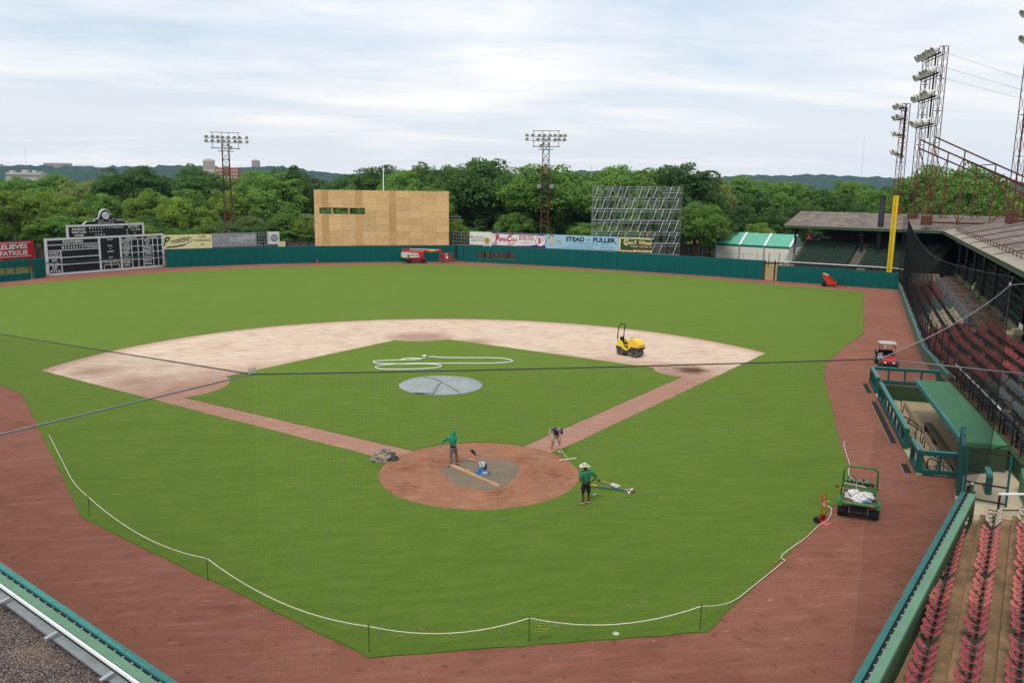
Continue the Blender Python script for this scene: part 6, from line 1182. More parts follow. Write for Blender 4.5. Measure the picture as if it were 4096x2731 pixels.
# ride-on roller (local +y forward)
RY = mat('roller_yellow', (240, 196, 70), 0.4, 0.05, 2, k=0.9); RYB = mat('roller_yellow_bright', (232, 206, 70), 0.4, 0.05, 2, k=0.9); DRUM = mat('steel_drum', (112, 98, 90), 0.4, 0.2, 3, metal=0.4)
ro = thing('road_roller', 'small yellow ride-on roller with black roll bar on infield dirt', 'roller', (16.1, 26.5, 0.006), math.atan2(-0.832, 0.555)-math.pi/2)
for y in (-0.72, 0.72): o_ = MB().lathe([(0.2, -0.46), (0.31, -0.46), (0.34, -0.43), (0.34, 0.43), (0.31, 0.46), (0.2, 0.46)], (0, y, 0.34), 22, (1, 0, 0)).build('drum', DRUM, ro, smooth=False); MB().lathe([(0.29, -0.4), (0.29, 0.4)], (0, y, 0.34), 18, (1, 0, 0)).build('drum_web', BLACK, o_)
for sx in (-1, 1):
    MB().prism([(0.35, 0.62), (1.1, 0.62), (1.1, 0.82), (0.35, 0.82)], 'x', sx*0.44-0.03, sx*0.44+0.03).build('front_yoke', GRND, ro); MB().box((sx*0.49, 0.72, 0.45), (0.05, 0.2, 0.45)).build('drum_hanger', GRND, ro); MB().box((sx*0.49, -0.72, 0.45), (0.05, 0.2, 0.45)).build('drum_hanger', GRND, ro)
    MB().prism([(-1.1, 0.55), (-0.95, 0.75), (0.05, 0.4), (0.05, 0.2), (-0.3, 0.2), (-0.5, 0.7), (-1.1, 0.72)], 'x', sx*0.42-0.03, sx*0.42+0.03).build('rear_side_plate', GRND, ro)
MB().prism([(0.12, 0.62), (1.12, 0.78), (1.16, 1.05), (1.02, 1.25), (0.6, 1.46), (0.28, 1.44), (0.12, 1.1)], 'x', -0.42, 0.42).build('hood', RY, ro); MB().box((0, 1.12, 0.74), (0.86, 0.06, 0.16)).build('bumper', GRND, ro); MB().prism([(0.36, 0.9), (0.62, 0.9), (0.6, 1.2), (0.4, 1.2)], 'x', -0.44, -0.425).build('side_vent', mat('vent_olive', (120, 96, 34), 0.6, 0.1), ro)
MB().prism([(-1.05, 0.75), (-0.55, 0.62), (0.0, 0.45), (0.05, 0.62), (-0.3, 0.68), (-0.42, 1.0), (-0.6, 1.18), (-1.05, 1.28)], 'x', -0.44, -0.36).build('side_panel', RYB, ro); MB().prism([(-1.05, 0.75), (-0.55, 0.62), (0.0, 0.45), (0.05, 0.62), (-0.3, 0.68), (-0.42, 1.0), (-0.6, 1.18), (-1.05, 1.28)], 'x', 0.36, 0.44).build('side_panel', RYB, ro); MB().box((0, -0.2, 0.5), (0.76, 0.6, 0.08)).build('foot_platform', RY, ro); MB().box((0, -0.75, 0.8), (0.74, 0.5, 0.3)).build('seat_box', RY, ro); MB().box((0, 0.08, 0.5), (0.62, 0.4, 0.42)).build('articulation', GRND, ro)
MB().bbox((0, -0.6, 1.0), (0.42, 0.4, 0.1), 0.04).build('seat', BLACK, ro); MB().box((0, -0.84, 1.24), (0.42, 0.1, 0.42), rx=R(10)).build('seat_back', BLACK, ro)
MB().path([(-0.4, -1.0, 0.6), (-0.4, -1.0, 1.7), (-0.38, -0.9, 2.35), (-0.28, -0.86, 2.5), (0.28, -0.86, 2.5), (0.38, -0.9, 2.35), (0.4, -1.0, 1.7), (0.4, -1.0, 0.6)], 0.04, 8).build('roll_bar', BLACK, ro, smooth=True); MB().path([(0.17*math.cos(a), 0.12+0.1*math.sin(a), 1.42+0.14*math.sin(a)) for a in [i*math.pi/6 for i in range(12)]], 0.018, 5, True).build('steering_wheel', BLACK, ro); MB().tube((0, 0.25, 1.1), (0, 0.12, 1.42), 0.04).build('steering_column', BLACK, ro); MB().path([(0.4, -0.95, 1.45), (0.42, -0.5, 1.45), (0.42, -0.4, 1.35), (0.42, -0.4, 1.0)], 0.018, 5).build('grab_rail', BLACK, ro)
MB().box((0, 0.98, 1.22), (0.2, 0.02, 0.06), rx=R(-40)).build('badge', mat('badge_olive', (150, 160, 60), 0.5, 0.05), ro)
# red utility vehicle with canopy (local +y forward)
rv = thing('utility_cart', 'red utility cart with grey canopy parked beyond the dugout', 'utility cart', (34.75, 20.2, 0), math.atan2(-0.9, -0.43)-math.pi/2)
for x in (-0.55, 0.55):
    for y in (-0.95, 0.95): wheel(rv, (x, y, 0.28), 0.28, 0.24, GRND)
MB().prism([(0.55, 0.35), (1.4, 0.35), (1.42, 0.6), (1.25, 0.78), (0.6, 0.95)], 'x', -0.48, 0.48).build('hood', RED, rv); MB().box((0, 1.42, 0.5), (0.9, 0.1, 0.24)).build('grille', BLACK, rv); MB().box((0, 1.47, 0.36), (1.1, 0.1, 0.14)).build('bumper', BLACKRUB, rv)
for x in (-0.3, 0.3): MB().box((x, 1.475, 0.55), (0.2, 0.03, 0.12)).build('headlight', OFFW, rv)
MB().box((0, 1.478, 0.54), (0.18, 0.02, 0.08)).build('badge', RED, rv)
for x in (-0.56, 0.56): MB().lathe([(0.36, -0.14), (0.36, 0.14)], (x, 0.95, 0.34), 12, (1, 0, 0)).build('mudguard', GRND, rv)
MB().box((0, -0.1, 0.32), (1.1, 1.3, 0.14)).build('floor', BLACK, rv); MB().box((0, 0.5, 0.62), (1.05, 0.08, 0.5)).build('dash', BLACK, rv); MB().bbox((0, -0.3, 0.62), (1.1, 0.5, 0.25), 0.05).build('bench_seat', BLACKRUB, rv); MB().box((0, -0.58, 0.95), (1.1, 0.1, 0.5), rx=R(8)).build('seat_back', BLACKRUB, rv)
for p, s_ in (((0, -1.2, 0.62), (1.2, 1.0, 0.06)), ((-0.6, -1.2, 0.8), (0.05, 1.0, 0.36)), ((0.6, -1.2, 0.8), (0.05, 1.0, 0.36)), ((0, -0.7, 0.8), (1.2, 0.05, 0.36)), ((0, -1.7, 0.8), (1.2, 0.05, 0.36))): MB().box(p, s_).build('cargo_bed', BLACK, rv)
for x in (-0.52, 0.52):
    MB().tube((x, 0.55, 0.8), (x*0.92, 0.35, 1.88), 0.022, 6).build('canopy_post', RUSTD, rv); MB().tube((x, -0.6, 0.8), (x*0.92, -0.4, 1.88), 0.022, 6).build('canopy_post', RUSTD, rv)
V = []; 
for i in range(7):
    for j in range(7):
        x, y = -0.62+1.24*i/6, -0.75+1.4*j/6; e = max(abs(i-3), abs(j-3)); V.append((x*(0.95 if e == 3 and abs(i-3) == 3 and abs(j-3) == 3 else 1), y, 1.9+(0.0, 0.0, -0.02, -0.07)[e]+0.03))
MB().add(V+[(x, y, z-0.04) for x, y, z in V], [(i*7+j, (i+1)*7+j, (i+1)*7+j+1, i*7+j+1) for i in range(6) for j in range(6)]+[(49+i*7+j, 49+i*7+j+1, 49+(i+1)*7+j+1, 49+(i+1)*7+j) for i in range(6) for j in range(6)]).build('canopy', mat('canopy_grey', (176, 176, 172), 0.45, 0.05, 2, k=0.85), rv, smooth=True)
cb_ = thing('cooler', 'blue lidded cooler in the bed of the red cart', 'cooler', rv.matrix_basis @ Vector((0.32, -1.1, 0.66)), rv.rotation_euler.z); MB().bbox((0, 0, 0.17), (0.45, 0.34, 0.34), 0.02).build('body', OFFW, cb_); MB().bbox((0, 0, 0.38), (0.47, 0.36, 0.08), 0.02).build('lid', mat('cooler_blue', (120, 148, 174), 0.5, 0.05), cb_)
cb_ = thing('white_box', 'cream lid leaning open in the bed of the red cart', 'box', rv.matrix_basis @ Vector((-0.2, -1.15, 0.66)), rv.rotation_euler.z); MB().box((0.1, 0, 0.36), (0.05, 0.5, 0.7), ry=R(8)).build('lid', OFFW, cb_); MB().box((-0.28, 0, 0.3), (0.5, 0.42, 0.06), ry=R(35)).build('panel', OFFW, cb_)
# green utility vehicle (local +y forward)
GV = mat('tractor_green', (46, 112, 54), 0.4, 0.12, 3, k=0.85); GVW = mat('worn_green', (86, 128, 78), 0.55, 0.2, 3, k=0.8)
gv = thing('work_vehicle', 'green work vehicle loaded with white sacks on the red dirt', 'work vehicle', (15.35, -6.75, 0), math.atan2(0.844, 0.537)-math.pi/2)
for x in (-0.6, 0.6): wheel(gv, (x, -1.0, 0.34), 0.34, 0.4, YEL); wheel(gv, (x, 1.15, 0.28), 0.28, 0.26, YEL)
for x in (-0.62, 0.62): MB().prism([(-1.42, 0.55), (-1.35, 0.74), (-0.6, 0.74), (-0.55, 0.5), (-0.62, 0.5), (-0.7, 0.68), (-1.3, 0.68)], 'x', x-0.2, x+0.2).build('rear_fender', GV, gv)
MB().box((0, 0.1, 0.42), (1.1, 2.5, 0.18)).build('chassis', BLACK, gv); MB().box((0, -1.25, 0.5), (0.75, 0.3, 0.24)).build('engine_bay', BLACK, gv); MB().prism([(0.75, 0.45), (1.6, 0.45), (1.62, 0.7), (1.4, 0.85), (0.8, 0.92)], 'x', -0.6, 0.6).build('front_cowl', GV, gv); MB().box((0, 0.72, 0.9), (1.2, 0.3, 0.08), rx=R(-20)).build('dashboard', BLACK, gv)
MB().box((0, -0.46, 0.95), (1.36, 0.08, 0.42)).build('rear_screen', GV, gv); MB().bbox((-0.32, 0.05, 0.68), (0.5, 0.5, 0.16), 0.04).build('seat', BLACKRUB, gv); MB().bbox((0.32, 0.05, 0.68), (0.5, 0.5, 0.16), 0.04).build('seat', BLACKRUB, gv)
MB().path([(-0.66, -0.4, 0.7), (-0.66, -0.3, 1.75), (-0.6, -0.28, 1.88), (-0.5, -0.28, 1.93), (0.5, -0.28, 1.93), (0.6, -0.28, 1.88), (0.66, -0.3, 1.75), (0.66, -0.4, 0.7)], 0.045, 8).build('roll_bar', GV, gv, smooth=True); MB().path([(-0.32+0.17*math.cos(a), 0.55+0.08*math.sin(a), 1.08+0.14*math.sin(a)) for a in [i*math.pi/6 for i in range(12)]], 0.018, 5, True).build('steering_wheel', BLACK, gv); MB().tube((-0.32, 0.7, 0.88), (-0.32, 0.55, 1.08), 0.03).build('steering_column', BLACK, gv)
MB().box((0, -1.0, 0.78), (1.26, 1.0, 0.05)).build('bed_floor', BWD, gv)
for x in (-0.65, 0.65): MB().box((x, -0.98, 0.92), (0.05, 1.0, 0.3)).build('bed_side', GVW, gv)
MB().box((0, -0.52, 0.94), (1.3, 0.05, 0.32)).build('bed_front', GVW, gv); MB().box((0, -1.6, 0.78), (1.28, 0.24, 0.05)).build('tailgate', GVW, gv); MB().box((0, -1.5, 0.72), (1.3, 0.06, 0.12)).build('tailgate_edge', GV, gv)
for x in (-0.52, 0.52): MB().box((x, -1.44, 0.62), (0.18, 0.03, 0.08)).build('tail_light', RED, gv); MB().tube((x*0.7, -1.42, 0.3), (x*0.7, -1.42, 0.6), 0.015, 5).build('hitch_pin', ALU, gv)
MB().path([(-0.35, -1.4, 0.4), (0, -1.45, 0.32), (0.35, -1.4, 0.4)], 0.025, 5).build('exhaust_pipe', GRND, gv)
gm = gv.matrix_basis; SACK = mat('white_sack', (214, 210, 206), 0.6, 0.1, 5, 0.4, 8, k=0.85)
for i, (x, y, a, sc_, lab) in enumerate(((-0.22, -0.85, 0.5, (0.34, 0.26, 0.3), 'taller white sack standing at the left of green vehicle bed'), (0.25, -0.95, -0.4, (0.34, 0.3, 0.28), 'white torn sack slumped at the right of green vehicle bed'), (0.05, -1.28, 0.1, (0.36, 0.2, 0.16), 'flattened white sack hanging over the tailgate of green vehicle'))):
    s_ = thing('white_sack', lab, 'sack', gm @ Vector((x, y, 0.81)), gv.rotation_euler.z+a); lump(sc_[0], sc_[1], sc_[2], seed=30+i, j=0.2, n=16, m=7).build('sack', SACK, s_); q = lump(0.16, 0.05, 0.1, seed=40+i, n=10, m=4).build('blue_seam', mat('sack_blue', (84, 134, 186), 0.6, 0.1), s_); q.location = (0.18, -sc_[1]*0.8, 0.02)
def lay(name, lab, cat, p, q, parts_): 
    t_ = thing(name, lab, cat, gm @ Vector(p)); d_ = gm @ Vector(q)-gm @ Vector(p)
    for nm, f0, f1, r0, m_ in parts_: rod(nm, d_*f0, d_*f1, r0, m_, t_)
lay('spade', 'spade with black grip sticking out of the green vehicle bed', 'spade', (-0.9, -0.75, 1.12), (-0.1, -0.72, 0.98), [('grip', -0.08, 0.1, 0.035, BLACK), ('shaft', 0.1, 0.75, 0.02, mat('orange_shaft', (196, 96, 60), 0.5, 0.1)), ('blade', 0.7, 1.05, 0.07, GALV)]); lay('level_board', 'pale board lying across the front of green vehicle bed', 'board', (-0.62, -0.42, 1.2), (0.2, -0.5, 1.16), [('board', 0, 1, 0.045, OFFW), ('edge', 0.02, 0.98, 0.05, BW)]); lay('steel_bar', 'steel bar standing among the sacks in green vehicle', 'bar', (-0.1, -0.95, 0.85), (-0.16, -0.6, 1.32), [('bar', 0, 1, 0.02, GALV), ('head', 0.9, 1.02, 0.035, GALV)]); lay('hand_tool', 'red handled tool leaning in the cab of green vehicle', 'tool', (0.4, -0.1, 0.78), (0.42, -0.15, 1.3), [('shaft', 0, 0.6, 0.03, mat('orange_shaft', (196, 96, 60))), ('grip', 0.6, 1, 0.03, RED)]); lay('hooked_tool', 'bent steel hook standing in the cab of green vehicle', 'tool', (0.1, 0.1, 0.78), (0.14, 0.1, 1.32), [('shaft', 0, 0.8, 0.02, GALV), ('grip', 0.8, 1, 0.03, BLACK)])
# hand truck (local +y towards the camera side foot plate)
ht = thing('hand_truck', 'red two wheeled hand truck standing at the grass edge', 'hand truck', (13.0, -7.95, 0), R(-150))
for x in (-0.17, 0.17): MB().path([(x, 0.0, 0.06), (x, 0.03, 0.7), (x, 0.02, 1.1)], 0.02, 6).build('side_rail', RED, ht)
for z in (0.12, 0.35, 0.62, 0.9): MB().tube((-0.17, 0.02, z), (0.17, 0.02, z), 0.014, 6).build('rung', RED, ht)
MB().path([(-0.17, 0.02, 1.08), (-0.15, 0.01, 1.2), (0, 0, 1.24), (0.15, 0.01, 1.2), (0.17, 0.02, 1.08)], 0.02, 6).build('top_hoop', RED, ht); MB().path([(0.0, 0.0, 1.22), (0.0, -0.14, 1.15), (0.0, -0.16, 1.0), (0.0, -0.02, 0.85)], 0.018, 6).build('loop_handle', RED, ht); MB().box((0, 0.16, 0.015), (0.4, 0.3, 0.012)).build('foot_plate', mat('red_plate', (206, 90, 84), 0.5, 0.06), ht); MB().tube((-0.25, -0.12, 0.14), (0.25, -0.12, 0.14), 0.015, 6).build('axle', GRND, ht)
for x in (-0.24, 0.24): wheel(ht, (x, -0.12, 0.14), 0.14, 0.08, ALU); MB().bar((x*0.7, 0, 0.35), (x*0.7, -0.12, 0.14), 0.02).build('strut', RED, ht)
# ------------------------------------------------------------------ people
def skin(name, pts, edges, m, parent, sub=1, root=None):
    keys = list(pts); idx = {k: i for i, k in enumerate(keys)}; me = bpy.data.meshes.new(name)
    me.from_pydata([pts[k][:3] for k in keys], [(idx[a], idx[b]) for a, b in edges], []); o = bpy.data.objects.new(name, me); COL.objects.link(o)
    md = o.modifiers.new('skin', 'SKIN'); md.use_smooth_shade = True; sv = me.skin_vertices[0].data
    for k in keys:
        r_ = pts[k][3]; sv[idx[k]].radius = r_ if isinstance(r_, tuple) else (r_, r_)
        sv[idx[k]].use_root = (k == (root or keys[0]))
    if sub: s_ = o.modifiers.new('sub', 'SUBSURF'); s_.levels = sub; s_.render_levels = sub
    dg = bpy.context.evaluated_depsgraph_get(); ev = o.evaluated_get(dg); nm = bpy.data.meshes.new_from_object(ev); o.modifiers.clear(); o.data = nm; nm.name = name; bpy.data.meshes.remove(me)
    nm.materials.clear(); nm.materials.append(m); nm.polygons.foreach_set('use_smooth', [True]*len(nm.polygons)); o.parent = parent; return o
def hand(pts, edges, wk, d, s, c):
    """palm, four fingers and a thumb on wrist key wk; d along the palm, s across, c curl"""
    w_ = Vector(pts[wk][:3]); d = Vector(d).normalized(); s = Vector(s).normalized(); c = Vector(c).normalized()
    pk_ = wk+'p'; pts[pk_] = (*(w_+d*0.06), (0.034, 0.022)); edges.append((wk, pk_))
    for i in range(4):
        b_ = w_+d*0.1+s*((i-1.5)*0.021); L_ = (0.03, 0.036, 0.034, 0.026)[i]
        pts[wk+'f%da' % i] = (*b_, 0.0095); pts[wk+'f%db' % i] = (*(b_+d*L_*0.8+c*L_*0.7), 0.0085); pts[wk+'f%dc' % i] = (*(b_+d*L_*0.5+c*L_*1.9), 0.007); edges += [(pk_, wk+'f%da' % i), (wk+'f%da' % i, wk+'f%db' % i), (wk+'f%db' % i, wk+'f%dc' % i)]
    t = w_+d*0.035-s*0.038; pts[wk+'t1'] = (*t, 0.011); pts[wk+'t2'] = (*(t+d*0.035+c*0.02-s*0.01), 0.009); edges += [(pk_, wk+'t1'), (wk+'t1', wk+'t2')]
BODY_E = [('pelvis', 'spine'), ('spine', 'chest'), ('chest', 'neck'), ('neck', 'skull'), ('skull', 'crown'), ('chest', 'sl'), ('sl', 'el'), ('el', 'wl'), ('chest', 'sr'), ('sr', 'er'), ('er', 'wr'), ('pelvis', 'hl'), ('hl', 'kl'), ('kl', 'al'), ('al', 'tl'), ('pelvis', 'hr'), ('hr', 'kr'), ('kr', 'ar'), ('ar', 'tr')]
RAD = dict(pelvis=(0.11, 0.09), spine=(0.1, 0.085), chest=(0.12, 0.09), neck=0.052, skull=(0.078, 0.092), crown=(0.055, 0.065), sl=0.062, el=0.045, wl=0.032, sr=0.062, er=0.045, wr=0.032, hl=0.088, kl=0.06, al=0.042, tl=0.035, hr=0.088, kr=0.06, ar=0.042, tr=0.035)
def person(label, loc, J, skin_m, face, handdirs, bulk=1.0, rz=0.0):
    r = thing('person', label, 'person', loc, rz); P = {k: (*J[k], tuple(q*bulk for q in RAD[k]) if isinstance(RAD[k], tuple) else RAD[k]*(bulk if k in ('hl', 'hr', 'sl', 'sr') else 1)) for k in RAD}; E = list(BODY_E)
    sk = Vector(J['skull']); f = Vector(face).normalized(); P['nose'] = (*(sk+f*0.1+Vector((0, 0, -0.01))), 0.014); E.append(('skull', 'nose'))
    sd = f.cross(Vector((0, 0, 1))).normalized()
    for i, sg in ((0, -1), (1, 1)): P['ear%d' % i] = (*(sk+sd*sg*0.085), 0.016); E.append(('skull', 'ear%d' % i))
    for wk, (d, s, c) in handdirs.items(): hand(P, E, wk, d, s, c)
    body = skin('body', P, E, skin_m, r, 1, 'pelvis')
    EY = MATS.get('eye_dark') or mat('eye_dark', (30, 26, 24), 0.3)
    for sg in (-1, 1): MB().lathe([(0.011, 0), (0.008, 0.006)], sk+f*0.08+sd*sg*0.032+Vector((0, 0, 0.025)), 8, f).build('eye', EY, r)
    MB().box(sk+f*0.088+Vector((0, 0, -0.05)), (0.04, 0.012, 0.008), rz=math.atan2(f.y, f.x)+math.pi/2).build('mouth', mat('lip', (140, 84, 76), 0.6, 0.05), r)
    return r
def garment(name, r, J, m, keys, edges, rad, sub=1):
    return skin(name, {k: (*(J[k] if isinstance(k, str) and k in J else k), rad[k]) for k in keys}, edges, m, r, sub)
def mid(a, b, t): return tuple(Vector(a).lerp(Vector(b), t))
def shoes(r, J, m, sole=None):
    for s_ in 'lr':
        a, t = Vector(J['a'+s_]), Vector(J['t'+s_]); d = (t-a); d.z = 0; d.normalize(); h = a-d*0.06
        skin('shoe', {'a': (a.x, a.y, 0.085, 0.05), 'h': (h.x, h.y, 0.05, (0.045, 0.045)), 'm': (*(a+d*0.09).xy, 0.045, (0.048, 0.042)), 't': (*(a+d*0.19).xy, 0.036, (0.042, 0.032))}, [('a', 'h'), ('a', 'm'), ('m', 't')], m, r, 1)
SKL = mat('skin_light', (188, 134, 108), 0.6, 0.06, 8, k=0.85); SKB = mat('skin_brown', (86, 58, 46), 0.6, 0.06, 8, k=0.85)
def torso(r, J, m, name, sleeve, bulk=1.0, hem=None):
    """shirt: trunk plus sleeves to the elbow fraction `sleeve` (1 = elbow, 2 = wrist)"""
    P = {'p': (*mid(J['pelvis'], J['spine'], 0.0 if hem is None else hem), (0.165*bulk, 0.135*bulk)), 's': (*J['spine'], (0.165*bulk, 0.13*bulk)), 'c': (*J['chest'], (0.19*bulk, 0.15*bulk)), 'm': (*mid(J['chest'], J['neck'], 0.5), (0.13, 0.12)), 'n': (*mid(J['chest'], J['neck'], 0.85), 0.078)}; E = [('p', 's'), ('s', 'c'), ('c', 'm'), ('m', 'n')]
    for s_ in 'lr':
        P['s'+s_] = (*J['s'+s_], 0.085*bulk); E.append(('c', 's'+s_))
        if sleeve <= 1: P['e'+s_] = (*mid(J['s'+s_], J['e'+s_], sleeve), 0.078); E.append(('s'+s_, 'e'+s_))
        else: P['e'+s_] = (*J['e'+s_], 0.062); P['w'+s_] = (*mid(J['e'+s_], J['w'+s_], 0.9), 0.045); E += [('s'+s_, 'e'+s_), ('e'+s_, 'w'+s_)]
    return skin(name, P, E, m, r, 1)
def legs(r, J, m, name, length, bulk=1.0):
    P = {'p': (*mid(J['pelvis'], J['spine'], 0.12), (0.155*bulk, 0.13*bulk)), 'q': (*mid(J['pelvis'], J['hl'], 0.5)[:2], J['pelvis'][2]-0.04, (0.15*bulk, 0.13*bulk))}; E = [('p', 'q')]
    for s_ in 'lr':
        P['h'+s_] = (*mid(J['h'+s_], J['k'+s_], 0.15), 0.108*bulk); E.append(('q', 'h'+s_))
        if length <= 1: P['k'+s_] = (*mid(J['h'+s_], J['k'+s_], length), 0.098*bulk); E.append(('h'+s_, 'k'+s_))
        else: P['k'+s_] = (*J['k'+s_], 0.082); P['a'+s_] = (*mid(J['k'+s_], J['a'+s_], 0.95), 0.07); E += [('h'+s_, 'k'+s_), ('k'+s_, 'a'+s_)]
    return skin(name, P, E, m, r, 1)
# 1 hooded worker raking, seen from behind
J = dict(pelvis=(0, 0, 0.95), spine=(-0.03, 0.05, 1.15), chest=(-0.05, 0.13, 1.36), neck=(0.01, 0.2, 1.5), skull=(0.05, 0.25, 1.61), crown=(0.06, 0.26, 1.69), sl=(-0.24, 0.11, 1.4), el=(-0.47, 0.12, 1.24), wl=(-0.6, 0.08, 1.06), sr=(0.14, 0.2, 1.38), er=(0.1, 0.4, 1.1), wr=(-0.1, 0.34, 0.84), hl=(-0.1, 0, 0.9), kl=(-0.12, 0.03, 0.5), al=(-0.12, -0.03, 0.085), tl=(-0.3, -0.05, 0.04), hr=(0.1, 0.02, 0.9), kr=(0.15, 0.12, 0.5), ar=(0.2, 0.16, 0.085), tr=(0.3, 0.02, 0.04))
r1 = person('person in green hooded shirt and grey trousers raking behind home plate', (-1.1, 1.25, 0.012), J, SKL, (0.3, 0.9, -0.4), {'wl': ((-0.4, -0.1, -0.8), (0, 1, 0), (0.5, 0.3, -0.6)), 'wr': ((-0.5, -0.1, -0.8), (0, 1, 0), (0.3, 0.3, -0.6))})
HG = mat('green_hoodie', (22, 128, 100), 0.8, 0.1, 6, 0.3, 12, k=0.85); torso(r1, J, HG, 'hooded_shirt', 2); skin('hood', {'z': (*mid(J['chest'], J['neck'], 0.6), 0.11), 'n': (*J['neck'], 0.1), 's': (*(Vector(J['skull'])+Vector((0, -0.01, 0.0))), (0.1, 0.115)), 'c': (*(Vector(J['crown'])+Vector((0, 0, 0.02))), (0.07, 0.08))}, [('z', 'n'), ('n', 's'), ('s', 'c')], HG, r1)
legs(r1, J, mat('grey_trousers', (120, 110, 104), 0.8, 0.1, 5, 0.2, 12, k=0.85), 'trousers', 2); shoes(r1, J, mat('dark_boot', (92, 78, 66), 0.7, 0.1)); MB().lathe([(0.158, -0.025), (0.158, 0.025)], mid(J['pelvis'], J['spine'], 0.2), 18).build('belt', BLACK, r1)
def rake_tool(label, p, q, head_dir, w_=0.9, hm=None):
    p, q = Vector(p), Vector(q); r = thing('field_rake', label, 'rake', q); d = p-q; rod('handle', d*0.02, d, 0.017, ALU, r); h = Vector(head_dir).normalized()
    rod('head', -h*w_/2+Vector((0, 0, 0.02)), h*w_/2+Vector((0, 0, 0.02)), (0.05, 0.035), hm or OFFW, r, 'box'); b = MB(); n = 16
    for i in range(n): c = h*(w_*(i/(n-1)-0.5)); b.tube(c+Vector((0, 0, 0.02)), c+Vector((0, 0, -0.03)), 0.006, 4)
    b.build('teeth', GALV, r, kind='stuff'); return r
rake_tool('long aluminium rake held by the hooded person', (-1.82, 1.28, 1.06), (-0.18, 1.88, 0.05), (0.8, -0.55, 0), 0.5, mat('tan_rake_head', (200, 164, 126), 0.6, 0.08))
# 2 bending worker in purple shirt, facing the camera
J = dict(pelvis=(0, 0.12, 0.9), spine=(0, -0.03, 1.1), chest=(0.0, -0.2, 1.27), neck=(0.0, -0.34, 1.34), skull=(0.0, -0.45, 1.34), crown=(0.0, -0.52, 1.38), sl=(-0.2, -0.2, 1.31), el=(-0.4, -0.14, 1.24), wl=(-0.44, -0.3, 1.08), sr=(0.2, -0.24, 1.26), er=(0.16, -0.42, 0.98), wr=(-0.04, -0.52, 0.8), hl=(-0.11, 0.1, 0.86), kl=(-0.17, 0.06, 0.48), al=(-0.23, 0.14, 0.085), tl=(-0.27, -0.06, 0.04), hr=(0.11, 0.1, 0.86), kr=(0.16, 0.0, 0.48), ar=(0.15, 0.0, 0.085), tr=(0.24, -0.17, 0.04))
r2 = person('person in purple shirt and grey cap bending over a rake', (4.32, 2.6, 0.012), J, SKL, (0.0, -0.6, -0.8), {'wl': ((0.0, -0.3, -1), (-0.6, 0.6, 0), (0.6, -0.2, -0.4)), 'wr': ((-0.6, -0.4, -0.6), (0.4, -0.8, 0), (0, 0.4, -0.8))})
torso(r2, J, mat('purple_shirt', (70, 44, 116), 0.8, 0.1, 6, 0.3, 12, k=0.85), 'shirt', 0.7); legs(r2, J, mat('khaki_shorts', (180, 164, 128), 0.8, 0.08, 5, 0.2, 12, k=0.85), 'shorts', 0.95); shoes(r2, J, OFFW)
CAP = mat('grey_cap', (140, 132, 128), 0.8, 0.1, 8); sk = Vector(J['skull']); b = MB().lathe([(0.105, -0.02), (0.105, 0.03), (0.09, 0.085), (0.05, 0.12), (0.01, 0.13)], sk, 16, (0, -0.75, 0.66)); b.build('cap', CAP, r2, smooth=True); MB().box(sk+Vector((0, -0.1, -0.09)), (0.15, 0.02, 0.12), rx=R(15)).build('cap_peak', CAP, r2)
rake_tool('wide aluminium rake held by the person in purple', (3.84, 2.28, 1.22), (4.62, 1.32, 0.045), (0.95, 0.25, 0), 0.95)
# 3 standing worker with sun hat, seen from behind
J = dict(pelvis=(0, 0, 0.93), spine=(0, 0.03, 1.14), chest=(0, 0.02, 1.37), neck=(-0.02, 0.05, 1.53), skull=(-0.05, 0.09, 1.64), crown=(-0.05, 0.1, 1.72), sl=(-0.22, 0.0, 1.42), el=(-0.29, -0.12, 1.13), wl=(-0.14, -0.19, 1.02), sr=(0.23, 0.02, 1.43), er=(0.43, -0.05, 1.22), wr=(0.24, -0.08, 1.05), hl=(-0.11, 0, 0.88), kl=(-0.12, 0.02, 0.48), al=(-0.12, -0.03, 0.085), tl=(-0.31, 0.02, 0.04), hr=(0.11, 0.02, 0.88), kr=(0.14, 0.06, 0.48), ar=(0.15, 0.06, 0.085), tr=(0.02, 0.2, 0.04))
r3 = person('person in green shirt and pale sun hat standing hands on hips', (3.9, -4.62, 0.032), J, SKB, (-0.5, 0.9, 0.0), {'wl': ((0.8, 0.1, -0.3), (0, 0.3, 1), (0.2, 0.9, 0)), 'wr': ((-0.8, 0.2, -0.3), (0, 0.3, 1), (-0.2, 0.9, 0))}, 1.1)
torso(r3, J, mat('green_shirt', (34, 124, 88), 0.8, 0.1, 6, 0.4, 10, k=0.85), 'shirt', 0.85, 1.12, -0.05); legs(r3, J, mat('black_shorts', (30, 32, 38), 0.8, 0.1, 5), 'shorts', 1.0, 1.1); shoes(r3, J, mat('tan_shoe', (196, 164, 128), 0.7, 0.08))
sk = Vector(J['skull'])+Vector((0, 0, 0.03)); HAT = mat('sun_hat', (206, 196, 180), 0.8, 0.06, 6, k=0.88); V = []
for i in range(24):
    a = 2*math.pi*i/24
    for rr0, z in ((0.1, 0.05), (0.17, 0.02), (0.245, 0.01)): V.append((sk.x+rr0*math.cos(a), sk.y+rr0*math.sin(a), sk.z+z-0.035*math.cos(2*a)*(rr0-0.1)/0.145+0.01))
b = MB().add(V, [(i*3+j, i*3+j+1, ((i+1) % 24)*3+j+1, ((i+1) % 24)*3+j) for i in range(24) for j in range(2)]); b.build('hat_brim', HAT, r3, smooth=True); MB().lathe([(0.105, 0.03), (0.1, 0.1), (0.085, 0.14), (0.02, 0.155)], sk, 16).build('hat_crown', HAT, r3, smooth=True); MB().lathe([(0.108, 0.045), (0.106, 0.075)], sk, 16).build('hat_band', mat('hat_band', (120, 108, 96), 0.8, 0.05), r3)
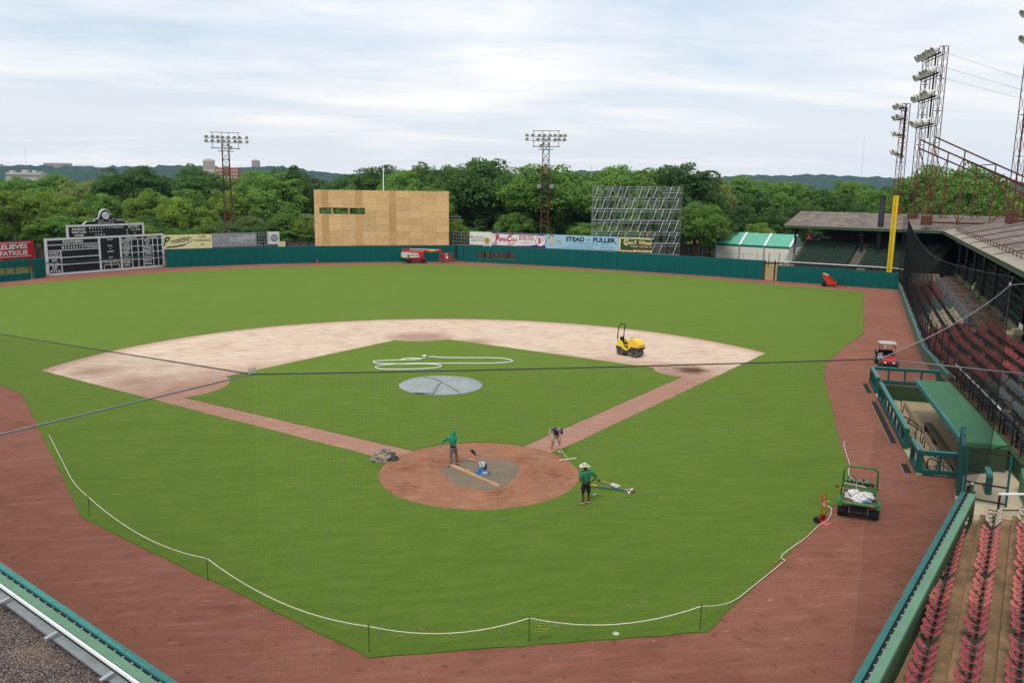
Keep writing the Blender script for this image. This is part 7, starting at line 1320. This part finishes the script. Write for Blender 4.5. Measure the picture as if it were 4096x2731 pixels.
MB().box((-0.235, -0.06, 0.62), (0.02, 0.07, 0.1)).build('shorts_emblem', ALU, r3)
# 4 worker in the stand
J = dict(pelvis=(0, 0, 0.92), spine=(0, 0.03, 1.13), chest=(0, 0.06, 1.36), neck=(0.02, 0.1, 1.5), skull=(0.03, 0.13, 1.61), crown=(0.03, 0.13, 1.69), sl=(-0.2, 0.06, 1.4), el=(-0.22, 0.22, 1.16), wl=(-0.12, 0.42, 1.14), sr=(0.2, 0.06, 1.4), er=(0.24, 0.22, 1.16), wr=(0.14, 0.42, 1.14), hl=(-0.1, 0, 0.88), kl=(-0.12, 0.05, 0.48), al=(-0.12, 0, 0.085), tl=(-0.12, 0.2, 0.04), hr=(0.1, 0, 0.88), kr=(0.12, 0.02, 0.48), ar=(0.12, -0.08, 0.085), tr=(0.12, 0.12, 0.04))
r4 = person('person in yellow safety vest and white helmet on the walkway', Wp(25.7, 6.2, 2.1), J, SKL, (0, 1, -0.3), {'wl': ((0.2, 0.9, 0), (0, 0, 1), (0.6, 0, 0)), 'wr': ((-0.2, 0.9, 0), (0, 0, 1), (-0.6, 0, 0))}, 1.0, math.atan2(SN.y, SN.x)-math.pi/2+0.3)
torso(r4, J, mat('grey_long_sleeves', (150, 146, 146), 0.8, 0.08, 6), 'shirt', 2, 0.95); torso(r4, J, mat('hi_vis_yellow', (206, 236, 40), 0.6, 0.05, 4, k=0.95), 'vest', 0.12, 1.08); legs(r4, J, mat('blue_jeans', (104, 122, 148), 0.8, 0.1, 5), 'jeans', 2); shoes(r4, J, BWD); MB().lathe([(0.125, 0.02), (0.12, 0.06), (0.09, 0.12), (0.02, 0.145)], J['skull'], 16).build('helmet', WHITEP, r4, smooth=True); MB().lathe([(0.205, -0.03), (0.205, 0.03)], J['spine'], 18).build('reflective_band', ALU, r4)
# ------------------------------------------------------------------ trees
def leaf_mat(name, c, c2, k=0.8):
    m = bpy.data.materials.new(name); m.use_nodes = True; n_ = m.node_tree.nodes; l_ = m.node_tree.links; b_ = n_['Principled BSDF']; out_ = n_['Material Output']
    at = n_.new('ShaderNodeAttribute'); at.attribute_name = 'tone'; oi = n_.new('ShaderNodeObjectInfo')
    mx_ = n_.new('ShaderNodeMixRGB'); l_.new(at.outputs['Fac'], mx_.inputs[0]); mx_.inputs[1].default_value = (*[v*k for v in lin(c)], 1); mx_.inputs[2].default_value = (*[v*k for v in lin(c2)], 1)
    hs = n_.new('ShaderNodeHueSaturation'); l_.new(mx_.outputs[0], hs.inputs['Color']); mr = n_.new('ShaderNodeMapRange'); l_.new(oi.outputs['Random'], mr.inputs[0]); mr.inputs[3].default_value = 0.82; mr.inputs[4].default_value = 1.15; l_.new(mr.outputs[0], hs.inputs['Value']); hs.inputs['Saturation'].default_value = 0.95
    l_.new(hs.outputs[0], b_.inputs['Base Color']); b_.inputs['Roughness'].default_value = 0.65; b_.inputs['Specular IOR Level'].default_value = 0.25
    tr = n_.new('ShaderNodeBsdfTranslucent'); l_.new(hs.outputs[0], tr.inputs[0]); ms = n_.new('ShaderNodeMixShader'); ms.inputs[0].default_value = 0.48; l_.new(b_.outputs[0], ms.inputs[1]); l_.new(tr.outputs[0], ms.inputs[2]); l_.new(ms.outputs[0], out_.inputs[0])
    return m
LEAF = {'bright': leaf_mat('leaves_bright', (138, 162, 58), (110, 142, 48), 1.15), 'mid': leaf_mat('leaves_mid', (112, 146, 58), (88, 126, 48), 1.25), 'dark': leaf_mat('leaves_dark', (82, 114, 52), (66, 98, 44), 1.3), 'olive': leaf_mat('leaves_olive', (132, 142, 78), (108, 122, 64), 1.2)}
BARK = mat('bark', (86, 72, 60), 0.9, 0.25, 3, 0.4, 12, k=0.75)
def quads_mesh(name, C, Nn, S, tone, m):
    """leaf quads: centres, normals, sizes, tone"""
    n = len(C); rg = RNG; t = rg.normal(size=(n, 3)); U = np.cross(Nn, t); U /= np.linalg.norm(U, axis=1)[:, None]+1e-9; V_ = np.cross(Nn, U)
    S = S[:, None]; asp = rg.uniform(0.55, 1.0, (n, 1)); P = np.stack([C-U*S-V_*S*asp*0.3, C+U*S*0.2-V_*S*asp, C+U*S+V_*S*asp*0.3, C-U*S*0.2+V_*S*asp], 1).reshape(-1, 3)
    me = bpy.data.meshes.new(name); me.vertices.add(4*n); me.vertices.foreach_set('co', P.astype(np.float32).ravel()); me.loops.add(4*n); me.loops.foreach_set('vertex_index', np.arange(4*n, dtype=np.int32)); me.polygons.add(n); me.polygons.foreach_set('loop_start', np.arange(0, 4*n, 4, dtype=np.int32)); me.polygons.foreach_set('loop_total', np.full(n, 4, dtype=np.int32)); me.update(calc_edges=True)
    a = me.attributes.new('tone', 'FLOAT', 'FACE'); a.data.foreach_set('value', tone.astype(np.float32)); me.materials.append(m); return me
def crown_arrays(nl, per, rx, rz, zc, lobe, leaf, seed, flat=1.0, droop=0.0):
    rg = np.random.default_rng(seed); C = []; Nn = []; T = []; S = []
    # lobes sit in an ellipsoid shell with a few inside
    for i in range(nl):
        d = rg.normal(size=3); d /= np.linalg.norm(d); d[2] = abs(d[2])*1.0-0.35*rg.random() if rg.random() < 0.8 else d[2]; f = rg.uniform(0.55, 1.0)**0.6
        c = np.array([d[0]*rx*f, d[1]*rx*f, zc+d[2]*rz*f]); lr = lobe*rg.uniform(0.65, 1.25); tone = rg.random()
        n = int(per*rg.uniform(0.7, 1.3)); q = rg.normal(size=(n, 3)); q /= np.linalg.norm(q, axis=1)[:, None]; q[:, 2] = np.where(q[:, 2] < -0.3, -q[:, 2], q[:, 2]); rad = rg.uniform(0.55, 1.0, n)**0.45
        # break each lobe into twigs
        tw = rg.normal(size=(max(5, n//28), 3)); tw /= np.linalg.norm(tw, axis=1)[:, None]; k = rg.integers(0, len(tw), n); q2 = q*0.6+tw[k]*0.75; q2 /= np.linalg.norm(q2, axis=1)[:, None]; rad = rad*(0.86+0.3*rg.random(len(tw))[k])
        p = c+q2*rad[:, None]*np.array([lr, lr, lr*flat]); p[:, 2] -= droop*rad*lr
        C.append(p); nn = q2*0.9+rg.normal(size=(n, 3))*0.55+np.array([0, 0, 0.35]); nn /= np.linalg.norm(nn, axis=1)[:, None]; Nn.append(nn); T.append(np.clip(tone*0.6+rg.random(n)*0.4, 0, 1)); S.append(leaf*rg.uniform(0.6, 1.25, n))
    return np.concatenate(C), np.concatenate(Nn), np.concatenate(S), np.concatenate(T)
# kinds: unit trees about 10 m tall
KINDS = []
for i, (nl, per, rx, rz, zc, lobe, leaf, flat, droop) in enumerate(((74, 250, 4.1, 3.9, 5.9, 1.2, 0.135, 0.8, 0.1), (80, 230, 3.6, 4.4, 5.5, 1.1, 0.13, 0.85, 0.2), (70, 250, 4.9, 3.4, 6.2, 1.3, 0.14, 0.7, 0.1), (82, 230, 3.3, 4.6, 5.3, 1.05, 0.13, 1.0, 0.3), (76, 240, 4.4, 4.0, 5.7, 1.2, 0.135, 0.75, 0.35), (70, 250, 3.9, 3.8, 6.0, 1.25, 0.135, 0.85, 0.1))):
    C, Nn, S, T = crown_arrays(nl, per, rx, rz, zc, lobe, leaf, 100+i, flat, droop); zt = np.percentile(C[:, 2], 99.7); C[:, 2] *= 10.0/zt; KINDS.append(quads_mesh('crown', C, Nn, S, T, LEAF['mid']))
def trunk_mesh(seed):
    rg = random.Random(seed); b = MB(); P = [(0, 0, -0.2), (0.05, 0.03, 1.5), (rg.uniform(-0.2, 0.2), rg.uniform(-0.2, 0.2), 3.2), (rg.uniform(-0.4, 0.4), rg.uniform(-0.4, 0.4), 5.2), (rg.uniform(-0.6, 0.6), rg.uniform(-0.6, 0.6), 7.4)]; rs = (0.34, 0.27, 0.22, 0.15, 0.06)
    for i in range(4): b.tube(P[i], P[i+1], rs[i], 8, rs[i+1], caps=(i in (0, 3)))
    for k in range(6):
        a = k*1.05+rg.uniform(-0.3, 0.3); z = rg.uniform(2.6, 4.8); s_ = Vector((0, 0, z)); e = Vector((math.cos(a)*rg.uniform(1.8, 3.0), math.sin(a)*rg.uniform(1.8, 3.0), z+rg.uniform(1.5, 3.2))); m_ = s_.lerp(e, 0.5)+Vector((0, 0, 0.3)); b.tube(s_, m_, 0.13, 6, 0.09); b.tube(m_, e, 0.09, 6, 0.03)
    me = b.mesh('trunk'); me.materials.append(BARK); return me
TRUNKS = [trunk_mesh(s) for s in (1, 2, 3)]
_hx = math.cos(YAW), math.sin(YAW)
def from_view(dx, depth):
    """ground point seen at column dx of the 2352 wide view, at a given depth along the camera heading"""
    rgt = (dx-1176)*0.000514*depth; return Vector((CAM.x+depth*math.sin(YAW)+rgt*math.cos(YAW), CAM.y+depth*math.cos(YAW)-rgt*math.sin(YAW), 0))
def top_z(dx, y, depth): hor = 427+(dx-1176)*0.01335; return CAM.z+(hor-y)*0.000514*depth
SEEN = {}
def tree(dx, ytop, depth, kind, tone, wscale, place_):
    p = from_view(dx, depth); h = max(top_z(dx, ytop+6+random.uniform(-4, 4), depth), 3.0); s_ = h/10.0
    form = ('rounded', 'tall', 'spreading', 'narrow', 'drooping', 'bushy')[kind]; tn = {'bright': 'yellow green', 'mid': 'green', 'dark': 'dark green', 'olive': 'olive green'}[tone]; base = '%s %s tree %s' % (form, tn, place_); SEEN.setdefault(base, 0); SEEN[base] += 1
    r = thing('tree', base if SEEN[base] == 1 else base+', %s one' % ordn(SEEN[base]), 'tree', p, random.uniform(0, 6.28), 'trees behind the outfield')
    r.scale = (s_*wscale, s_*wscale, s_); inst('crown', KINDS[kind], LEAF[tone], r); inst('trunk', TRUNKS[kind % 3], None, r); return r, base
LAND = [(95, 'at the left edge'), (250, 'behind the scoreboard'), (380, 'right of the scoreboard clock'), (520, 'behind the cream script sign'), (620, 'right of the left light tower'), (720, 'just left of the plywood screen'), (1030, 'behind the plywood screen'), (1180, 'between the plywood screen and the right light tower'), (1350, 'right of the right light tower'), (1560, 'behind the scaffold'), (1640, 'between the scaffold and the tent'), (1850, 'behind the tent'), (2060, 'behind the bleacher roof'), (9999, 'behind rusty roof towers')]
def landmark(x): return next(n for l, n in LAND if x < l)
TR = [ # column, top row, depth, kind, tone, width
 (-40, 428, 175, 0, 'bright', 1.0), (30, 436, 165, 5, 'bright', 1.0), (70, 400, 260, 2, 'mid', 1.1), (100, 440, 168, 4, 'bright', 1.0), (135, 396, 270, 0, 'mid', 1.1), (165, 446, 172, 1, 'bright', 1.0), (200, 408, 230, 2, 'olive', 1.0), (235, 440, 180, 5, 'mid', 1.0), (262, 396, 250, 1, 'mid', 1.0), (312, 377, 215, 2, 'dark', 1.05), (345, 432, 178, 0, 'bright', 1.0), (372, 404, 225, 4, 'mid', 1.0), (405, 445, 172, 5, 'bright', 0.9), (452, 380, 220, 0, 'dark', 1.05), (440, 430, 185, 1, 'mid', 1.0), (498, 398, 230, 2, 'mid', 0.9), (470, 470, 158, 4, 'bright', 0.9), (525, 432, 190, 5, 'bright', 1.0), (556, 402, 225, 0, 'mid', 1.0), (600, 386, 205, 1, 'mid', 1.0), (580, 488, 150, 5, 'olive', 1.2), (640, 396, 195, 4, 'mid', 1.0), (668, 380, 200, 3, 'dark', 1.1), (660, 470, 152, 0, 'mid', 0.9), (705, 392, 210, 0, 'dark', 1.0), (705, 488, 148, 5, 'bright', 0.9), (745, 412, 215, 5, 'mid', 0.9),
 (785, 398, 205, 0, 'dark', 1.0), (835, 392, 215, 4, 'dark', 1.05), (880, 382, 212, 2, 'dark', 1.1), (930, 388, 200, 1, 'mid', 1.0), (975, 374, 205, 0, 'dark', 1.05), (1020, 386, 200, 3, 'dark', 1.1), (1055, 378, 195, 5, 'dark', 1.0), (905, 424, 178, 5, 'mid', 1.1), (800, 428, 172, 0, 'mid', 1.0), (985, 428, 174, 2, 'mid', 1.0),
 (1112, 364, 178, 1, 'dark', 1.15), (1045, 500, 145, 5, 'bright', 0.8), (1085, 430, 165, 0, 'mid', 1.0), (1165, 392, 190, 4, 'mid', 1.0), (1185, 482, 148, 5, 'mid', 1.2), (1150, 450, 160, 2, 'dark', 1.0), (1235, 379, 170, 1, 'mid', 1.2), (1212, 430, 160, 0, 'mid', 1.0), (1290, 384, 175, 0, 'mid', 1.1), (1270, 455, 155, 3, 'dark', 1.1), (1340, 390, 190, 2, 'mid', 1.0), (1320, 440, 160, 4, 'dark', 1.0),
 (1385, 388, 195, 0, 'mid', 1.0), (1432, 379, 190, 2, 'mid', 1.1), (1490, 386, 185, 1, 'mid', 1.0), (1556, 374, 180, 4, 'dark', 1.05), (1400, 440, 168, 5, 'dark', 1.0), (1460, 450, 165, 0, 'mid', 1.0), (1450, 510, 152, 5, 'bright', 0.8), (1520, 445, 162, 3, 'dark', 1.1), (1500, 500, 154, 4, 'mid', 0.9), (1590, 408, 185, 0, 'mid', 1.0), (1622, 416, 190, 1, 'olive', 1.0), (1600, 462, 152, 4, 'mid', 1.15), (1660, 404, 205, 2, 'mid', 1.1), (1640, 480, 168, 0, 'dark', 1.0), (1705, 418, 200, 0, 'dark', 1.0), (1690, 470, 180, 1, 'dark', 1.0), (1750, 410, 205, 4, 'mid', 1.1), (1735, 508, 172, 5, 'bright', 1.1), (1765, 470, 182, 3, 'dark', 1.1), (1800, 416, 210, 1, 'mid', 1.0), (1830, 462, 185, 5, 'dark', 1.0), (1850, 424, 205, 0, 'mid', 1.0), (1890, 432, 205, 2, 'dark', 1.0), (1880, 480, 182, 4, 'dark', 1.0), (1935, 414, 215, 5, 'mid', 1.0), (1960, 466, 185, 0, 'dark', 1.0), (1985, 428, 205, 1, 'mid', 1.0), (2030, 420, 210, 4, 'dark', 1.0), (2045, 466, 185, 2, 'olive', 1.0),
 (2085, 430, 185, 0, 'mid', 1.0), (2150, 378, 170, 2, 'mid', 1.05), (2205, 372, 165, 0, 'mid', 0.95), (2175, 425, 160, 1, 'mid', 1.0), (2245, 420, 180, 5, 'bright', 1.0), (2120, 450, 165, 4, 'mid', 1.0), (2290, 432, 185, 2, 'bright', 1.1), (2340, 428, 190, 0, 'mid', 1.0), (2390, 420, 180, 4, 'bright', 1.0)]
for t in TR:
    t = list(t)
    if 430 < t[0] < 1330 and t[2] < 168: t[2] += 17
    elif t[0] >= 1330 and t[2] < 158: t[2] += 9
    tree(*t, landmark(t[0]))
# undergrowth along the old boundary wall
for i in range(26):
    dx = 5+i*62+random.uniform(-18, 18)
    if 715 < dx < 1035 or dx > 1640: continue
    dep = (166 if 430 < dx < 1330 else 160)+random.uniform(0, 8); tree(dx, 505+random.uniform(-14, 18)+(14 if dx > 1100 else 0), dep, random.choice((0, 2, 5)), random.choice(('mid', 'mid', 'dark', 'bright')), random.uniform(1.5, 2.1), 'low '+landmark(dx))
# dense bushes filling in under the trees
Cs, Ns, Ss, Ts = [], [], [], []; rg = np.random.default_rng(55)
for i in range(210):
    dx = rg.uniform(-120, 2420); d = (173 if 430 < dx < 1340 else 166 if dx < 1600 else 186)+rg.uniform(0, 26)
    if dx > 1580 and dx < 1860: d += 4
    p = from_view(dx, d); h = rg.uniform(3.5, 8.0); C, Nn, S, T = crown_arrays(14, 110, 2.6, h*0.42, h*0.45, 1.15, 0.2, int(5000+i), 0.9); C[:, 2] = np.maximum(C[:, 2], 0.1); C[:, :2] += np.array([p.x, p.y]); Cs.append(C); Ns.append(Nn); Ss.append(S); Ts.append(T)
um = quads_mesh('undergrowth', np.concatenate(Cs), np.concatenate(Ns), np.concatenate(Ss), np.concatenate(Ts), LEAF['dark']); uo = bpy.data.objects.new('undergrowth', um); COL.objects.link(uo); tag(uo, 'dense dark green undergrowth filling in beneath the trees', 'undergrowth'); uo['kind'] = 'stuff'
# the wood behind, one mass
Cs, Ns, Ss, Ts = [], [], [], []; rg = np.random.default_rng(77)
for i in range(300):
    d = 235+rg.random()**1.6*1500; dx = rg.uniform(-150, 2500); p = from_view(dx, d); h = rg.uniform(9.5, 14.5)
    C, Nn, S, T = crown_arrays(9, 46, 4.2, 2.9, h-4.4, 2.0, 0.62, int(1000+i), 0.8); C[:, :2] += np.array([p.x, p.y]); Cs.append(C); Ns.append(Nn); Ss.append(S*(1 if d < 600 else 1.5)); Ts.append(T)
wm = quads_mesh('wood', np.concatenate(Cs), np.concatenate(Ns), np.concatenate(Ss), np.concatenate(Ts), LEAF['mid']); wo = bpy.data.objects.new('distant_wood', wm); COL.objects.link(wo); tag(wo, 'continuous band of green treetops behind the nearer trees', 'wood'); wo['kind'] = 'stuff'

# ------------------------------------------------------------------ distant buildings
def building(label, dx0, dx1, ytop, depth, base, m, floors, cols, extra=None, wm_=None, ybot=None):
    a, c = from_view(dx0, depth), from_view(dx1, depth); h = top_z((dx0+dx1)/2, ytop, depth); r = thing('distant_building', label, 'building', a, math.atan2(c.y-a.y, c.x-a.x)); w = (c-a).length; z0 = base if depth < 2000 else top_z((dx0+dx1)/2, (ybot or ytop+14)+6, depth)
    MB().box((w/2, w*0.2, (h+z0)/2), (w, w*0.4, h-z0)).build('wall', m, r); MB().box((w/2, w*0.2, h+0.6), (w*0.96, w*0.36, 1.2)).build('roof_parapet', m, r); vis = h-top_z((dx0+dx1)/2, ybot or ytop+14, depth); fh = vis/floors
    sh = MB().box((0, 0, 0.5), (1, 0.6, 1)).mesh('window'); sh.materials.append(wm_ or mat('far_window', (96, 100, 108), 0.4, 0.1))
    for j in range(floors):
        for i in range(cols): inst('window', sh, None, r, ((i+0.5)*w/cols, -0.05, h-(j+0.75)*fh), None, (w/cols*0.5, 1, fh*0.5))
    for f0, f1, dz in extra or (): MB().box((w*(f0+f1)/2, w*0.2, h+dz/2), (w*(f1-f0), w*0.15, dz)).build('roof_plant', m, r)
    return r
BT = mat('far_beige', (206, 190, 174), 0.8, 0.04, 0.05, k=0.85); BGY = mat('far_grey', (190, 184, 176), 0.8, 0.06, 0.05, k=0.85); BBR = mat('far_brick', (168, 104, 88), 0.8, 0.06, 0.1, k=0.85); BPK = mat('far_pink', (196, 164, 152), 0.8, 0.05, 0.05, k=0.85)
building('pinkish slab block on the ridge at far left edge', -22, 17, 379, 4180, 0, BPK, 3, 12, ybot=388); building('long pale apartment slab on the ridge left of centre', 116, 170, 376.5, 4180, 0, BPK, 5, 14, ybot=388); building('low grey brown block on the ridge beside the pale slab', 184, 222, 382.5, 4180, 0, mat('far_mauve', (176, 158, 154), 0.8, 0.05), 3, 10, ybot=391)
building('wide flat concrete building among trees at far left', 28, 107, 399, 1200, 0, BGY, 1, 22, [(0.05, 0.15, 4), (0.4, 0.55, 5), (0.7, 0.78, 4.5), (0.9, 0.96, 3)], ybot=409); building('pale tower block above the left light tower', 475, 499, 371.5, 900, 0, mat('far_cream_grey', (206, 200, 186), 0.8, 0.04), 4, 6, [(0.2, 0.8, 2.2)], ybot=390); building('red brick block with pale bands behind the left light tower', 503, 553, 389, 850, 0, BBR, 3, 8, [(0.0, 1.0, 1.2)], wm_=mat('far_light_window', (214, 204, 196), 0.5, 0.05), ybot=412); building('slim tan tower on the ridge right of left light tower', 585, 602, 371, 4080, 0, BPK, 7, 4, [(0.3, 0.7, 5)], ybot=385)
building('row of small pale houses on the ridge right of the plywood screen', 1150, 1176, 384.5, 5080, 60, OFFW, 1, 9, ybot=388); building('low pale roof on the ridge above the plywood screen', 945, 966, 381.5, 4980, 60, BPK, 1, 5, ybot=386)
sp_ = from_view(1349, 1500); s_ = thing('church_spire', 'thin pale church spire above the trees right of centre', 'spire', sp_); hz_ = top_z(1349, 376, 1500); MB().lathe([(2.6, 0), (2.2, hz_-14), (0.9, hz_-6), (0.1, hz_)], (0, 0, 0), 8).build('spire', WHITEP, s_); MB().box((0, 0, 6), (7, 7, 12)).build('tower', WHITEP, s_)
for dx, yt, d, nm in ((76, 345, 3500, 'thin radio mast on the ridge at far left'), (1957, 316, 3500, 'tall thin radio mast on the ridge right of the tent')):
    p = from_view(dx, d); r = thing('radio_mast', nm, 'mast', p); hh = top_z(dx, yt, d); rod('mast', (0, 0, 0), (0, 0, hh), 0.35, GALV, r); rod('aerial', (0, 0, hh), (0, 0, hh+10), 0.15, GALV, r)
# ------------------------------------------------------------------ safety net
NETM = mat('black_net_twine', (22, 24, 24), 0.9, 0.1, 5, k=0.7); CABLE = mat('steel_cable', (128, 132, 136), 0.5, 0.2, 30, metal=0.4); CABD = mat('dark_lashed_cable', (66, 68, 70), 0.6, 0.3, 40)
def lin_pts(a, c, n, sag=0.0): a, c = Vector(a), Vector(c); return [a.lerp(c, i/n)-Vector((0, 0, sag*4*(i/n)*(1-i/n))) for i in range(n+1)]
def net_panel(root, top, foot, step=0.0445, t=0.0012):
    """top / foot: matching polylines (top cable, foot line); twine as thin three-sided strands in a square mesh"""
    b_v = []; b_f = []
    L = [0.0]
    for p, q in zip(foot, foot[1:]): L.append(L[-1]+(q-p).length)
    tot = L[-1]; n = int(tot/step)
    def samp(poly, s):
        for i in range(len(L)-1):
            if s <= L[i+1] or i == len(L)-2: f = (s-L[i])/(L[i+1]-L[i]); return poly[i].lerp(poly[i+1], f)
    def strand(P):
        k = len(b_v)
        for i, p in enumerate(P):
            d = (P[min(i+1, len(P)-1)]-P[max(i-1, 0)]).normalized(); U = Vector((0, 0, 1)) if abs(d.z) < 0.9 else Vector((1, 0.3, 0)); x = d.cross(U).normalized()*t; y = x.cross(d).normalized()*t
            b_v.extend([tuple(p+x), tuple(p-x*0.5+y*0.87), tuple(p-x*0.5-y*0.87)])
        for i in range(len(P)-1):
            for j in range(3): b_f.append((k+i*3+j, k+i*3+(j+1) % 3, k+i*3+3+(j+1) % 3, k+i*3+3+j))
    for i in range(n+1): s = i*tot/n; strand([samp(foot, s), samp(top, s)])
    hmax = max((a-c).length for a, c in zip(top, foot)); m = int(hmax/step)
    for j in range(1, m):
        strand([foot[i].lerp(top[i], j/m) for i in range(len(foot))])
    me = bpy.data.meshes.new('net_mesh'); me.from_pydata(b_v, [], b_f); me.materials.append(NETM); o = bpy.data.objects.new('net_mesh', me); COL.objects.link(o); o.parent = root; me_off = root.location
    for v in me.vertices: v.co -= me_off
    o['kind'] = 'stuff'; return o
NLp, NRp, NNd, NFr = Vector((-7.6, -21, 9.68)), Vector((5.75, -21.35, 9.74)), Vector((24.1, -3.75, 9.18)), Vector((68.2, 67.6, 10.1)); NLf = Vector((-27, 3.0, 7.7))
net = thing('safety_net', 'black safety net hung on cables behind home plate and along first base', 'net', NLp*1.0)
def cable(pts, r_, m, nm): o = MB().path([Vector(p)-net.location for p in pts], r_, 6).build(nm, m, net, smooth=True); return o
tops = lin_pts(NLp, NRp, 10, 0.03); feet = [Vector((p.x, p.y, 0.9)) for p in lin_pts((-7.6, -21, 0), (5.75, -21.35, 0), 10)]; net_panel(net, tops, feet); cable(tops, 0.015, CABD, 'top_cable')
tops = lin_pts(NLp, NLf, 12, 0.0); feet = [Vector((p.x, p.y, 1.0)) for p in tops]; net_panel(net, tops, feet); cable(tops, 0.014, CABD, 'top_cable')
tops = lin_pts(NRp, NNd, 12, 0.25); feet = [Vector((p.x, p.y, 1.0)) for p in tops]; net_panel(net, tops, feet, t=0.0008); cable(tops, 0.014, CABLE, 'top_cable')
ft = [Wp(s, 0.3, 0) for s in range(80, -1, -4)]; ft = [Vector((NNd.x, NNd.y, 0))] + ft[1:-1] + [Vector((68.2, 67.6, 0))]
n_ = len(ft)-1; tops = [Vector((p.x, p.y, NNd.z+(NFr.z-NNd.z)*(i/n_)-1.5*4*(i/n_)*(1-i/n_))) for i, p in enumerate(ft)]; feet = [Vector((p.x, p.y, 1.1)) for p in ft]; net_panel(net, tops, feet, 0.05, 0.0015); cable(tops, 0.014, CABD, 'top_cable')
# stays back to the grandstands
_l = NLp-Vector((0, 0, 0)); cable([_l, from_view(-60, 9.0)+Vector((0, 0, top_z(-60, 1014, 9.0)))], 0.013, CABLE, 'stay_cable'); cable([NRp, from_view(2420, 17.5)+Vector((0, 0, top_z(2420, 865, 17.5)))], 0.013, CABLE, 'stay_cable'); cable([NNd, from_view(2440, 42.5)+Vector((0, 0, top_z(2440, 640, 42.5)))], 0.02, CABLE, 'stay_cable'); cable([NNd, Vector((NNd.x, NNd.y, 1.2))], 0.012, CABD, 'net_edge_rope')
for p in (NLp, NRp, NNd):
    b = MB(); q = p-net.location
    for k in range(3): b.tube(q+Vector((0.05*k-0.05, 0.02*k, 0)), q+Vector((0.05*k-0.05, 0.02*k, 0.13)), 0.014, 5); b.box(q+Vector((0.05*k-0.05, 0.02*k, 0.02)), (0.04, 0.05, 0.05))
    b.split('cable_clamp', ALU, net)
# ------------------------------------------------------------------ air
hb = MB().box((0, 0, 128), (12800, 12800, 264)).build('haze', BLACK); hb.data.materials.clear()
hm = bpy.data.materials.new('air'); hm.use_nodes = True; hn = hm.node_tree.nodes; hn.remove(hn['Principled BSDF']); pv = hn.new('ShaderNodeVolumePrincipled'); pv.inputs['Color'].default_value = (0.36, 0.62, 1.0, 1); pv.inputs['Density'].default_value = 0.00005; hm.node_tree.links.new(pv.outputs[0], hn['Material Output'].inputs['Volume']); hb.data.materials.append(hm); hb['kind'] = 'stuff'; hb.display_type = 'WIRE'
